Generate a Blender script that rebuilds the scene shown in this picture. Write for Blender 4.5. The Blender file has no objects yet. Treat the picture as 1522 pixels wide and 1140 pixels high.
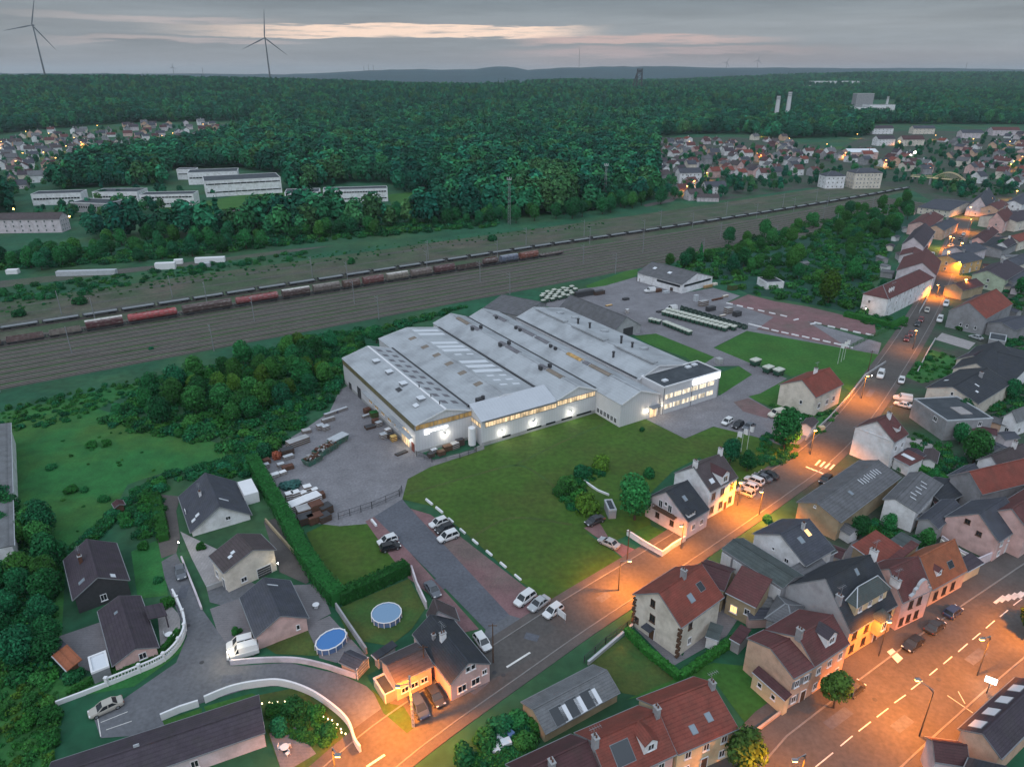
import bpy, bmesh, math, random
from mathutils import Vector, Matrix, noise
rnd = random.Random(7)
PI = math.pi
SC = bpy.context.scene
COL = SC.collection
# ------------------------------------------------------------------ camera model (photo is 1522 x 1140)
F = 1040.0; YH = 113.0; CH = 85.0
PITCH = math.atan((570 - YH) / F); CP, SP = math.cos(PITCH), math.sin(PITCH)

def ray(px, py):
    x = (px - 761) / F; y = (570 - py) / F
    return Vector((x, CP + y * SP, -SP + y * CP))

def W(px, py, z=0.0):
    d = ray(px, py); t = (z - CH) / d.z
    return Vector((d.x * t, d.y * t, z))

def HZ(y, py):
    k = (570 - py) / F
    return CH + y * (k * CP - SP) / (CP + k * SP)

def sstep(a, b, x):
    t = min(1, max(0, (x - a) / (b - a)))
    return t * t * (3 - 2 * t)

def lerp_tab(tab, x):
    if x <= tab[0][0]: return tab[0][1]
    for (a, va), (b, vb) in zip(tab, tab[1:]):
        if x <= b: return va + (vb - va) * (x - a) / (b - a)
    return tab[-1][1]

HT = [(-.75, 74), (-.5, 71), (-.35, 64), (-.25, 57), (-.1, 51), (0, 49), (.12, 44), (.22, 41), (.32, 40), (.5, 38), (.75, 38)]
def terrain(x, y):
    if y < 950: return 0.0
    az = x / max(y, 1)
    h = lerp_tab(HT, az) * sstep(950, 2250, y)
    h -= 45 * sstep(2350, 3000, y) * sstep(-.1, .2, -az)
    if y > 2500:      # wooded rise on the right, behind the chimneys
        h += 40 * sstep(2600, 3700, y) * sstep(.12, .5, az) * (1 - sstep(3900, 5000, y))
    h += 6 * sstep(1100, 1600, y) * noise.noise(Vector((x / 420, y / 420, 3.1)))
    return h

def T(px, py):
    """where the sight line through a pixel meets the ground"""
    d = ray(px, py); o = Vector((0, 0, CH)); t = 400.0
    if d.z < 0 and CH / -d.z * d.y < 940: return W(px, py, 0)
    while t < 6000:
        p = o + d * t
        if p.z <= terrain(p.x, p.y): return Vector((p.x, p.y, terrain(p.x, p.y)))
        t += 4
    p = o + d * 2000
    return Vector((p.x, p.y, terrain(p.x, p.y)))

# ------------------------------------------------------------------ materials
def new_mat(name):
    m = bpy.data.materials.new(name); m.use_nodes = True
    nt = m.node_tree; nt.nodes.clear()
    out = nt.nodes.new('ShaderNodeOutputMaterial'); b = nt.nodes.new('ShaderNodeBsdfPrincipled')
    nt.links.new(b.outputs[0], out.inputs[0])
    return m, nt, b

def mat(name, col, rough=.85, var=.22, scale=1.5, bump=0.0, stripe=None, tint=None, metal=0.0, world=False, fine=.5, spec=.3, detail=6):
    """noise-mottled surface; stripe=(axis, size, depth) adds courses; tint=(colour, scale, amount) adds big patches"""
    m, nt, b = new_mat(name); N = nt.nodes.new; L = nt.links.new
    tc = N('ShaderNodeNewGeometry') if world else N('ShaderNodeTexCoord')
    co = tc.outputs['Position'] if world else tc.outputs['Object']
    nz = N('ShaderNodeTexNoise'); nz.inputs['Scale'].default_value = scale; nz.inputs['Detail'].default_value = detail; nz.inputs['Roughness'].default_value = .65
    L(co, nz.inputs['Vector'])
    mr = N('ShaderNodeMapRange'); mr.inputs[1].default_value = .25; mr.inputs[2].default_value = .75
    mr.inputs[3].default_value = 1 - var; mr.inputs[4].default_value = 1 + var
    L(nz.outputs['Fac'], mr.inputs[0])
    last = mr.outputs[0]
    if fine:
        n2 = N('ShaderNodeTexNoise'); n2.inputs['Scale'].default_value = scale * 9; n2.inputs['Detail'].default_value = 3
        L(co, n2.inputs['Vector'])
        m2 = N('ShaderNodeMapRange'); m2.inputs[1].default_value = .3; m2.inputs[2].default_value = .7
        m2.inputs[3].default_value = 1 - var * fine; m2.inputs[4].default_value = 1 + var * fine
        L(n2.outputs['Fac'], m2.inputs[0])
        mm = N('ShaderNodeMath'); mm.operation = 'MULTIPLY'; L(last, mm.inputs[0]); L(m2.outputs[0], mm.inputs[1]); last = mm.outputs[0]
    if stripe:
        ax, size, depth = stripe
        sx = N('ShaderNodeSeparateXYZ'); L(co, sx.inputs[0])
        f = N('ShaderNodeMath'); f.operation = 'DIVIDE'; f.inputs[1].default_value = size; L(sx.outputs[ax], f.inputs[0])
        g = N('ShaderNodeMath'); g.operation = 'FRACT'; L(f.outputs[0], g.inputs[0])
        h = N('ShaderNodeMapRange'); h.inputs[1].default_value = 0; h.inputs[2].default_value = .35; h.inputs[3].default_value = 1 - depth; h.inputs[4].default_value = 1
        L(g.outputs[0], h.inputs[0])
        mm = N('ShaderNodeMath'); mm.operation = 'MULTIPLY'; L(last, mm.inputs[0]); L(h.outputs[0], mm.inputs[1]); last = mm.outputs[0]
    rgb = N('ShaderNodeRGB'); rgb.outputs[0].default_value = (*col, 1); base = rgb.outputs[0]
    if tint:
        tcol, ts, ta = tint
        n3 = N('ShaderNodeTexNoise'); n3.inputs['Scale'].default_value = ts; n3.inputs['Detail'].default_value = 5; n3.inputs['Roughness'].default_value = .6
        L(co, n3.inputs['Vector'])
        m3 = N('ShaderNodeMapRange'); m3.inputs[1].default_value = .44; m3.inputs[2].default_value = .66; m3.inputs[3].default_value = 0; m3.inputs[4].default_value = ta
        L(n3.outputs['Fac'], m3.inputs[0])
        mx = N('ShaderNodeMix'); mx.data_type = 'RGBA'; L(m3.outputs[0], mx.inputs[0]); L(base, mx.inputs[6]); mx.inputs[7].default_value = (*tcol, 1)
        base = mx.outputs[2]
    vm = N('ShaderNodeVectorMath'); vm.operation = 'SCALE'; L(base, vm.inputs[0]); L(last, vm.inputs['Scale'])
    L(vm.outputs[0], b.inputs['Base Color'])
    b.inputs['Roughness'].default_value = rough; b.inputs['Metallic'].default_value = metal
    b.inputs['Specular IOR Level'].default_value = spec
    if bump:
        bp = N('ShaderNodeBump'); bp.inputs['Strength'].default_value = bump; bp.inputs['Distance'].default_value = .06
        L(last, bp.inputs['Height']); L(bp.outputs[0], b.inputs['Normal'])
    return m

def glow(name, col, strength, bands=0):
    m, nt, b = new_mat(name)
    b.inputs['Base Color'].default_value = (col[0] * .3, col[1] * .3, col[2] * .3, 1)
    b.inputs['Emission Color'].default_value = (*col, 1); b.inputs['Emission Strength'].default_value = strength
    if bands:   # lit translucent sheeting: strips of differing brightness
        N = nt.nodes.new; L = nt.links.new
        tc = N('ShaderNodeTexCoord'); mp = N('ShaderNodeMapping'); mp.inputs['Scale'].default_value = (bands, bands, .25); L(tc.outputs['Object'], mp.inputs[0])
        nz = N('ShaderNodeTexNoise'); nz.inputs['Scale'].default_value = 1; nz.inputs['Detail'].default_value = 2; L(mp.outputs[0], nz.inputs['Vector'])
        mr = N('ShaderNodeMapRange'); mr.inputs[1].default_value = .35; mr.inputs[2].default_value = .68; mr.inputs[3].default_value = strength * .2; mr.inputs[4].default_value = strength * 1.25
        L(nz.outputs['Fac'], mr.inputs[0]); L(mr.outputs[0], b.inputs['Emission Strength'])
    return m

def paint(name, rough=.3, metal=.0):
    """vehicle paint: colour comes from the object's own colour"""
    m, nt, b = new_mat(name)
    oi = nt.nodes.new('ShaderNodeObjectInfo'); base = oi.outputs['Color']
    if rough > .5:      # old paint: rust and pale dusty streaks
        for col, sc, lo, hi, st in (((.07, .05, .04), .9, .45, .7, (1, 1, .5)), ((.30, .28, .26), .7, .52, .72, (1, 1, 2.2))):
            tc = nt.nodes.new('ShaderNodeTexCoord'); mp = nt.nodes.new('ShaderNodeMapping'); mp.inputs['Scale'].default_value = st; nt.links.new(tc.outputs['Object'], mp.inputs[0])
            nz = nt.nodes.new('ShaderNodeTexNoise'); nz.inputs['Scale'].default_value = sc; nz.inputs['Detail'].default_value = 6; nt.links.new(mp.outputs[0], nz.inputs['Vector'])
            mr = nt.nodes.new('ShaderNodeMapRange'); mr.inputs[1].default_value = lo; mr.inputs[2].default_value = hi; mr.inputs[4].default_value = .6; nt.links.new(nz.outputs['Fac'], mr.inputs[0])
            mx = nt.nodes.new('ShaderNodeMix'); mx.data_type = 'RGBA'; nt.links.new(mr.outputs[0], mx.inputs[0]); nt.links.new(base, mx.inputs[6]); mx.inputs[7].default_value = (*col, 1); base = mx.outputs[2]
    nt.links.new(base, b.inputs['Base Color'])
    b.inputs['Roughness'].default_value = rough; b.inputs['Metallic'].default_value = metal
    b.inputs['Coat Weight'].default_value = .4; b.inputs['Coat Roughness'].default_value = .1
    return m

def leaf_mat(name, col, hue=(.9, 1.1, 1.0), spread=.5):
    """foliage: every leaf clump differs a little, every tree differs more"""
    m, nt, b = new_mat(name); N = nt.nodes.new; L = nt.links.new
    g = N('ShaderNodeNewGeometry'); oi = N('ShaderNodeObjectInfo')
    a = N('ShaderNodeMapRange'); a.inputs[3].default_value = 1 - spread; a.inputs[4].default_value = 1 + spread; L(g.outputs['Random Per Island'], a.inputs[0])
    c = N('ShaderNodeMapRange'); c.inputs[3].default_value = .62; c.inputs[4].default_value = 1.4; L(oi.outputs['Random'], c.inputs[0])
    mu = N('ShaderNodeMath'); mu.operation = 'MULTIPLY'; L(a.outputs[0], mu.inputs[0]); L(c.outputs[0], mu.inputs[1])
    w = N('ShaderNodeMath'); w.operation = 'FRACT'; w2 = N('ShaderNodeMath'); w2.operation = 'MULTIPLY'; w2.inputs[1].default_value = 7.31
    L(oi.outputs['Random'], w2.inputs[0]); L(w2.outputs[0], w.inputs[0])
    mx = N('ShaderNodeMix'); mx.data_type = 'RGBA'; L(w.outputs[0], mx.inputs[0])
    mx.inputs[6].default_value = (*col, 1); mx.inputs[7].default_value = (col[0] * hue[0], col[1] * hue[1], col[2] * hue[2], 1)
    vm = N('ShaderNodeVectorMath'); vm.operation = 'SCALE'; L(mx.outputs[2], vm.inputs[0]); L(mu.outputs[0], vm.inputs['Scale'])
    L(vm.outputs[0], b.inputs['Base Color']); b.inputs['Roughness'].default_value = .9; b.inputs['Specular IOR Level'].default_value = .15
    return m

M = {}
def setup_materials():
    S = M
    S['ground'] = mat('scrub_ground', (.014, .085, .042), var=.4, scale=.05, world=True, tint=((.05, .085, .03), .02, .7), bump=.4)
    S['meadow'] = mat('meadow_grass', (.020, .125, .03), var=.35, scale=.25, world=True, tint=((.06, .115, .018), .04, .7), bump=.5)
    S['lawn'] = mat('mown_lawn', (.043, .098, .012), var=.24, scale=.09, world=True, tint=((.06, .085, .016), .06, .75), bump=.3, fine=.9)
    S['lawn2'] = mat('bright_lawn', (.03, .115, .018), var=.25, scale=.12, world=True, tint=((.05, .12, .02), .07, .5), bump=.3, fine=.8)
    S['drygrass'] = mat('dry_garden_grass', (.06, .085, .02), var=.3, scale=.2, world=True, tint=((.03, .095, .022), .12, .9), bump=.3)
    S['soil'] = mat('garden_soil', (.055, .06, .05), var=.3, scale=.3, world=True, bump=.4, tint=((.02, .08, .035), .06, .9))
    S['yard'] = mat('gravel_yard', (.185, .18, .195), var=.22, scale=.22, world=True, tint=((.13, .12, .13), .035, .7), bump=.3, fine=.8)
    S['road'] = mat('asphalt', (.122, .126, .14), var=.16, scale=.18, world=True, tint=((.10, .097, .105), .06, .6), bump=.15, fine=.9)
    S['road_dark'] = mat('fresh_asphalt', (.10, .105, .125), var=.16, scale=.2, world=True, bump=.15, fine=.9)
    S['street'] = mat('street_asphalt', (.088, .08, .077), var=.16, scale=.18, world=True, tint=((.066, .06, .058), .05, .7), bump=.15, fine=.9)  # blue held low, so some of the sodium warmth sits in the colour
    S['pavement'] = mat('pavement_asphalt', (.10, .088, .084), var=.18, scale=.35, world=True, tint=((.075, .067, .066), .12, .6), bump=.15)
    S['redgravel'] = mat('red_gravel', (.19, .105, .11), var=.25, scale=.3, world=True, tint=((.12, .10, .09), .06, .8), bump=.3)
    S['paving'] = mat('pale_paving', (.30, .28, .28), var=.2, scale=.4, world=True, stripe=(0, .6, .12))
    S['slabs'] = mat('grey_terrace_slabs', (.17, .16, .17), var=.2, scale=.4, world=True, stripe=(1, .5, .15))
    S['ballast'] = mat('track_ballast', (.086, .084, .076), var=.3, scale=.12, world=True, tint=((.06, .085, .045), .05, .8), bump=.4, fine=.8)
    S['weeds'] = mat('weedy_siding', (.05, .08, .042), var=.4, scale=.1, world=True, tint=((.10, .088, .07), .035, 1.0), bump=.4)
    S['trackgrass'] = mat('grass_between_tracks', (.05, .088, .036), var=.45, scale=.15, world=True, tint=((.085, .08, .07), .09, .9))
    S['forest_floor'] = mat('forest_floor', (.012, .06, .04), var=.4, scale=.03, world=True)
    S['hill'] = mat('wooded_hill', (.012, .045, .055), var=.4, scale=.004, world=True, fine=.8)
    S['line'] = mat('road_paint', (.62, .6, .58), var=.25, scale=.8, world=True)
    S['kerb'] = mat('kerb_stone', (.19, .18, .175), var=.2, scale=.8, world=True)
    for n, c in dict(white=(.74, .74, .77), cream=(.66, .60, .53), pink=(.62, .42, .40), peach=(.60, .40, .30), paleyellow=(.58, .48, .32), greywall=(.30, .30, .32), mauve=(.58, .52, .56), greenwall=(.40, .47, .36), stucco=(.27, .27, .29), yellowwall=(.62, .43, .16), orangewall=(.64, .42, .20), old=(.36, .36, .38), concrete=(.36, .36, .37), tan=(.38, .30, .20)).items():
        S[n] = mat('render_' + n, c, var=.1, scale=.9, tint=((c[0] * .66, c[1] * .65, c[2] * .63), .4, .7))
    for n, c in dict(slate=(.062, .066, .085), darkslate=(.034, .038, .048), brown=(.075, .058, .062), red=(.20, .052, .038), redbrown=(.115, .042, .042), darkred=(.075, .032, .036), orange=(.30, .10, .05), mossgrey=(.07, .085, .085), palegrey=(.15, .155, .165), violet=(.055, .043, .056), fibre=(.115, .115, .125)).items():
        S['r_' + n] = mat('roof_' + n, c, rough=.75, var=.25, scale=.6, stripe=(2, .21, .3), tint=((c[0] * .6 + .02, c[1] * .6 + .02, c[2] * .6 + .015), .5, .6), bump=.5)
    S['flatroof'] = mat('roofing_felt', (.05, .058, .068), rough=.95, var=.2, scale=.5, tint=((.08, .09, .1), .2, .6))
    S['lightroof'] = mat('pale_steel_roof', (.44, .46, .50), rough=.5, var=.06, scale=.3, stripe=(0, .9, .06), spec=.5)
    S['metalroof'] = mat('steel_roof_sheet', (.37, .39, .415), rough=.55, var=.09, scale=.3, stripe=(0, .9, .09), tint=((.225, .235, .25), .14, .75), spec=.5)
    S['cladding'] = mat('steel_cladding', (.56, .56, .585), rough=.6, var=.06, scale=.4, stripe=(0, .8, .10))
    S['plinth'] = mat('concrete_plinth', (.30, .30, .30), var=.15, scale=.6)
    S['trimgrey'] = mat('grey_flashing', (.20, .21, .225), rough=.5, var=.15, scale=.5)
    S['trimwhite'] = mat('white_trim', (.68, .68, .70), var=.06, scale=1)
    S['zinc'] = mat('zinc_flashing', (.42, .44, .47), rough=.5, var=.15, scale=1)
    S['turbine'] = mat('turbine_grey', (.13, .14, .155), var=.1, scale=.2)
    S['wood'] = mat('brown_timber', (.10, .055, .035), var=.25, scale=2)
    S['black'] = mat('black_rubber', (.012, .012, .013), var=.1, scale=2)
    S['steel'] = mat('galvanised_steel', (.26, .27, .29), rough=.5, var=.15, scale=2, metal=.3)
    S['darksteel'] = mat('dark_steel', (.05, .05, .055), rough=.6, var=.2, scale=2)
    S['rust'] = mat('rusted_steel', (.11, .05, .035), var=.35, scale=1.2)
    S['rail'] = mat('rail_steel', (.26, .23, .21), rough=.6, var=.2, scale=.5, world=True)
    S['sleeper'] = mat('sleeper', (.062, .054, .05), var=.3, scale=.6, world=True)
    m, nt, b = new_mat('window_glass'); b.inputs['Base Color'].default_value = (.018, .022, .028, 1); b.inputs['Roughness'].default_value = .12; b.inputs['Specular IOR Level'].default_value = .6; S['glass'] = m
    m, nt, b = new_mat('skylight_glass'); b.inputs['Base Color'].default_value = (.20, .24, .28, 1); b.inputs['Roughness'].default_value = .25; S['skyglass'] = m
    m, nt, b = new_mat('translucent_sheet'); b.inputs['Base Color'].default_value = (.62, .64, .68, 1); b.inputs['Roughness'].default_value = .4; S['sheet'] = m
    S['sheet_brown'] = mat('aged_translucent_sheet', (.20, .165, .135), var=.25, scale=.8)
    S['sheet_dark'] = mat('dim_rooflight', (.15, .145, .16), var=.25, scale=.5)
    S['paint'] = paint('vehicle_paint'); S['matte'] = paint('dull_painted_steel', .75)
    S['litwarm'] = glow('lit_warm_sheeting', (1, .72, .42), .95, bands=1.1)
    S['litdim'] = glow('dim_lit_sheeting', (.80, .50, .18), .26, bands=1.3)
    S['litgreen'] = glow('dim_green_sheeting', (.30, .26, .10), .12, bands=1.3)
    S['litoffice'] = glow('lit_office_glass', (1, .84, .60), 1.25, bands=.9)
    S['litwin'] = glow('lit_window', (1, .55, .2), 2.0)
    S['sign'] = glow('lit_sign_face', (.97, .98, 1), 2.2)
    S['signgreen'] = glow('lit_pharmacy_green', (.10, .5, .08), .8)
    S['bulb_o'] = glow('sodium_bulb', (1, .50, .12), 14)
    S['bulb_w'] = glow('white_bulb', (1, .93, .75), 30)
    S['solar'] = glow('garden_light', (1, .8, .45), 4)
    S['redlight'] = glow('red_beacon', (1, .1, .05), 4)
    S['leaf'] = leaf_mat('broad_leaves', (.020, .122, .034), hue=(1.9, 1.08, .7))
    S['leaf_t'] = leaf_mat('teal_leaves', (.012, .100, .046), hue=(1.5, 1.2, .7))
    S['leaf_f'] = leaf_mat('forest_leaves', (.016, .145, .08), hue=(2.0, 1.1, .65), spread=.32)
    S['leaf_fd'] = leaf_mat('dark_forest_leaves', (.008, .088, .06), hue=(2, 1.15, .8), spread=.3)
    S['leaf_fy'] = leaf_mat('light_forest_leaves', (.038, .15, .055), hue=(1.4, .9, .8), spread=.4)
    S['leaf_y'] = leaf_mat('yellow_leaves', (.05, .13, .02), hue=(1.2, 1.0, .8))
    S['leaf_h'] = leaf_mat('hedge_leaves', (.016, .10, .024), hue=(1.5, 1.15, .8))
    S['leaf_o'] = leaf_mat('street_tree_leaves', (.04, .085, .02), hue=(1.2, 1.1, .8))
    S['bark'] = mat('bark', (.06, .045, .035), var=.3, scale=3)
    m, nt, b = new_mat('pool_water'); b.inputs['Base Color'].default_value = (.05, .17, .42, 1); b.inputs['Roughness'].default_value = .15; S['pool'] = m
    m, nt, b = new_mat('pool_cover'); b.inputs['Base Color'].default_value = (.17, .28, .42, 1); b.inputs['Roughness'].default_value = .5; S['poolcover'] = m
    S['bluepanel'] = mat('blue_pool_wall', (.10, .17, .33), var=.1, scale=1)
setup_materials()

# ------------------------------------------------------------------ mesh collecting
class MB:
    def __init__(s): s.v = []; s.f = []; s.m = []
    def add(s, vs, fs, mi=0):
        o = len(s.v); s.v += [tuple(v) for v in vs]
        for f in fs: s.f.append(tuple(i + o for i in f)); s.m.append(mi)
        return s
    def box(s, c, d, mi=0, rz=0.0, taper=1.0):
        x, y, z = d[0] / 2, d[1] / 2, d[2] / 2; ca, sa = math.cos(rz), math.sin(rz); vs = []
        for dz, k in ((-z, 1), (z, taper)):
            for dx, dy in ((-x, -y), (x, -y), (x, y), (-x, y)):
                dx2, dy2 = dx * k, dy * k
                vs.append((c[0] + dx2 * ca - dy2 * sa, c[1] + dx2 * sa + dy2 * ca, c[2] + dz))
        return s.add(vs, [(3, 2, 1, 0), (4, 5, 6, 7), (0, 1, 5, 4), (1, 2, 6, 5), (2, 3, 7, 6), (3, 0, 4, 7)], mi)
    def prism(s, poly, z0, z1, mi=0):
        """upright prism over a flat outline (counter-clockwise)"""
        n = len(poly); vs = [(p[0], p[1], z0) for p in poly] + [(p[0], p[1], z1) for p in poly]
        return s.add(vs, [tuple(range(n - 1, -1, -1)), tuple(range(n, 2 * n))] + [(i, (i + 1) % n, n + (i + 1) % n, n + i) for i in range(n)], mi)
    def slab(s, pts, t, mi=0):
        """a sheet of thickness t whose top face is the polygon pts"""
        P = [Vector(p) for p in pts]; n = len(P)
        nn = Vector((0, 0, 0))
        for i in range(n): nn += P[i].cross(P[(i + 1) % n])
        nn.normalize(); Q = [p - nn * t for p in P]
        return s.add(P + Q, [tuple(range(n)), tuple(range(2 * n - 1, n - 1, -1))] + [((i + 1) % n, i, n + i, n + (i + 1) % n) for i in range(n)], mi)
    def cyl(s, a, b, r0, r1=None, n=8, mi=0, caps=True):
        a = Vector(a); b = Vector(b); r1 = r0 if r1 is None else r1
        w = (b - a).normalized(); u = w.orthogonal().normalized(); v = w.cross(u); vs = []
        for p, r in ((a, r0), (b, r1)):
            for i in range(n):
                t = 2 * PI * i / n; vs.append(p + u * (r * math.cos(t)) + v * (r * math.sin(t)))
        fs = [(i, (i + 1) % n, n + (i + 1) % n, n + i) for i in range(n)]
        if caps: fs += [tuple(range(n - 1, -1, -1)), tuple(range(n, 2 * n))]
        return s.add(vs, fs, mi)
    def bar(s, a, b, w, h=None, mi=0):
        a = Vector(a); b = Vector(b); h = h or w; d = (b - a).normalized()
        up = Vector((0, 0, 1)) if abs(d.z) < .95 else Vector((1, 0, 0))
        sx = d.cross(up).normalized() * (w / 2); sz = sx.cross(d).normalized() * (h / 2); vs = []
        for p in (a, b): vs += [p - sx - sz, p + sx - sz, p + sx + sz, p - sx + sz]
        return s.add(vs, [(0, 1, 2, 3), (7, 6, 5, 4), (0, 4, 5, 1), (1, 5, 6, 2), (2, 6, 7, 3), (3, 7, 4, 0)], mi)
    def loft(s, rings, mi=0, caps=True):
        n = len(rings[0]); vs = [v for r in rings for v in r]; fs = []
        for k in range(len(rings) - 1):
            for i in range(n):
                fs.append((k * n + i, k * n + (i + 1) % n, (k + 1) * n + (i + 1) % n, (k + 1) * n + i))
        if caps: fs += [tuple(range(n - 1, -1, -1)), tuple((len(rings) - 1) * n + i for i in range(n))]
        return s.add(vs, fs, mi)
    def mesh(s, name, mats, smooth=False):
        me = bpy.data.meshes.new(name); me.from_pydata(s.v, [], s.f)
        for m in mats: me.materials.append(M[m] if isinstance(m, str) else m)
        if len(mats) > 1: me.polygons.foreach_set('material_index', s.m)
        if smooth: me.polygons.foreach_set('use_smooth', [True] * len(s.f))
        me.update(); return me
    def build(s, name, mats, parent=None, smooth=False, fix=True):
        if isinstance(mats, str): mats = [mats]
        me = s.mesh(name, mats, smooth)
        if fix:
            bm = bmesh.new(); bm.from_mesh(me); bmesh.ops.recalc_face_normals(bm, faces=bm.faces); bm.to_mesh(me); bm.free()
        return link(name, me, parent)

def link(name, data, parent=None, loc=None, rz=None):
    o = bpy.data.objects.new(name, data); COL.objects.link(o)
    if parent is not None: o.parent = parent
    if loc is not None: o.location = loc
    if rz is not None: o.rotation_euler = (0, 0, rz)
    return o

def tag(o, label=None, cat=None, group=None, kind=None):
    if label: o['label'] = label
    if cat: o['category'] = cat
    if group: o['group'] = group
    if kind: o['kind'] = kind
    return o

def thing(name, label, cat, loc=(0, 0, 0), rz=0.0, group=None):
    return tag(link(name, None, None, loc, rz), label, cat, group)

def copy_thing(o, loc, rz, label=None, group=None, color=None, scale=None):
    kids = {}
    for x in o.children_recursive: kids.setdefault(x.parent, []).append(x)
    def rec(src, par):
        c = src.copy(); COL.objects.link(c)
        if par is not None: c.parent = par
        for ch in kids.get(src, ()): rec(ch, c)
        if color and src.color[3] != .5: c.color = (*color, 1)
        return c
    r = rec(o, None); r.location = loc; r.rotation_euler = (0, 0, rz)
    if scale: r.scale = scale
    if label: r['label'] = label
    if group: r['group'] = group
    return r

def setcolor(o, color):
    for c in [o] + list(o.children_recursive):
        if c.color[3] != .5: c.color = (*color, 1)

# ------------------------------------------------------------------ flat surfaces and strips
def smooth_path(pts, per=6):
    P = [Vector(p) for p in pts]
    if len(P) < 3: return P
    out = []
    for i in range(len(P) - 1):
        p0 = P[max(0, i - 1)]; p1 = P[i]; p2 = P[i + 1]; p3 = P[min(len(P) - 1, i + 2)]
        for k in range(per):
            t = k / per
            out.append(.5 * ((2 * p1) + (p2 - p0) * t + (2 * p0 - 5 * p1 + 4 * p2 - p3) * t * t + (3 * p1 - p0 - 3 * p2 + p3) * t ** 3))
    out.append(P[-1]); return out

def normals2(P):
    out = []
    for i in range(len(P)):
        d = P[min(i + 1, len(P) - 1)] - P[max(i - 1, 0)]
        out.append(Vector((-d.y, d.x, 0)).normalized())
    return out

def sheet(name, px, z, m, kind='structure', smooth=False, **kw):
    P = [T(*p) for p in px] if min(p[1] for p in px) < 215 else [W(*p) for p in px]
    if smooth: P = smooth_path(P + [P[0]])[:-1]
    me = bpy.data.meshes.new(name)
    me.from_pydata([(p.x, p.y, (p.z if p.z > 1 else 0) + z) for p in P], [], [tuple(range(len(P)))])
    me.materials.append(M[m]); bm = bmesh.new(); bm.from_mesh(me)
    bmesh.ops.recalc_face_normals(bm, faces=bm.faces)
    for f in bm.faces:
        if f.normal.z < 0: f.normal_flip()
    bmesh.ops.triangulate(bm, faces=bm.faces)
    bm.to_mesh(me); bm.free()
    return tag(link(name, me), kind=kind, **kw)

def strip(name, P, off0, off1, z, m, h=0.0, kind='structure', **kw):
    """a band along path P between two sideways offsets (left positive); h > 0 gives it a kerb height"""
    Nn = normals2(P); mb = MB(); n = len(P)
    a = [p + k * off0 for p, k in zip(P, Nn)]; b = [p + k * off1 for p, k in zip(P, Nn)]
    if h:
        mb.loft([[(q.x, q.y, 0.0), (p.x, p.y, 0.0), (p.x, p.y, z + h), (q.x, q.y, z + h)] for p, q in zip(a, b)])
    else:
        vs = [(p.x, p.y, z) for p in a] + [(p.x, p.y, z) for p in b]
        mb.add(vs, [(i, i + 1, n + i + 1, n + i) for i in range(n - 1)])
    o = mb.build(name, m)
    if not h:
        me = o.data
        if me.polygons[0].normal.z < 0: me.flip_normals()
    return tag(o, kind=kind, **kw)

def wall_run(name, label, px, h, th, m, cap=None, group=None, cat='wall', smooth=False, z0=0.0, posts=0):
    P = [W(*p) for p in px]
    if smooth: P = smooth_path(P)
    Nn = normals2(P); mb = MB()
    ring = lambda p, k, t, a, b: [(p.x + k.x * t, p.y + k.y * t, a), (p.x - k.x * t, p.y - k.y * t, a), (p.x - k.x * t, p.y - k.y * t, b), (p.x + k.x * t, p.y + k.y * t, b)]
    mb.loft([ring(p, k, th / 2, z0, z0 + h) for p, k in zip(P, Nn)])
    o = tag(mb.build(name, m), label, cat, group)
    if cap:
        c = MB(); c.loft([ring(p, k, th / 2 + .04, z0 + h, z0 + h + .07) for p, k in zip(P, Nn)]); c.build('coping', cap, o)
    return o, P, Nn
# ------------------------------------------------------------------ houses
def add_window(parent, p, n, w, h, frame='trimwhite', glass='glass', shutters=None, name='window', sill=True):
    """p: centre on the wall plane (parent space); n: outward normal"""
    n = Vector(n); t = Vector((-n.y, n.x, 0)); ang = math.atan2(t.y, t.x); mb = MB(); f = .09
    for dz in (-(h - f) / 2, (h - f) / 2): mb.box((0, -.045, dz), (w, .10, f))
    for dx in (-(w - f) / 2, 0, (w - f) / 2):
        if dx == 0 and w < .9: continue
        mb.box((dx, -.045, 0), (f * (.7 if dx == 0 else 1), .096, h - 2 * f))
    if sill: mb.box((0, -.09, -h / 2 - .05), (w + .16, .2, .08))
    mb.box((0, -.02, 0), (w - f, .05, h - f), 1)
    if shutters:
        for s in (-1, 1): mb.box((s * (w / 2 + w * .24), -.035, 0), (w * .46, .07, h), 2)
    o = mb.build(name, [frame, glass] + ([shutters] if shutters else []), parent)
    o.location = p; o.rotation_euler = (0, 0, ang + PI if False else ang)
    # local -y must look along n: rotate so that (0,-1) -> n
    o.rotation_euler = (0, 0, math.atan2(n.y, n.x) + PI / 2)
    return o

def add_door(parent, p, n, w=1.0, h=2.1, m='wood', name='door'):
    n = Vector(n); mb = MB()
    mb.box((0, -.03, h / 2), (w, .08, h)); 
    for s in (-1, 1): mb.box((s * (w / 2 + .05), -.045, h / 2), (.1, .12, h), 1)
    mb.box((0, -.045, h + .05), (w + .2, .12, .1), 1)
    if w > 1.8:
        for k in range(1, 4): mb.box((0, -.075, h * k / 4), (w - .1, .02, .04), 1)
    o = mb.build(name, [m, 'trimwhite'], parent)
    o.location = p; o.rotation_euler = (0, 0, math.atan2(n.y, n.x) + PI / 2)
    return o

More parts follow.
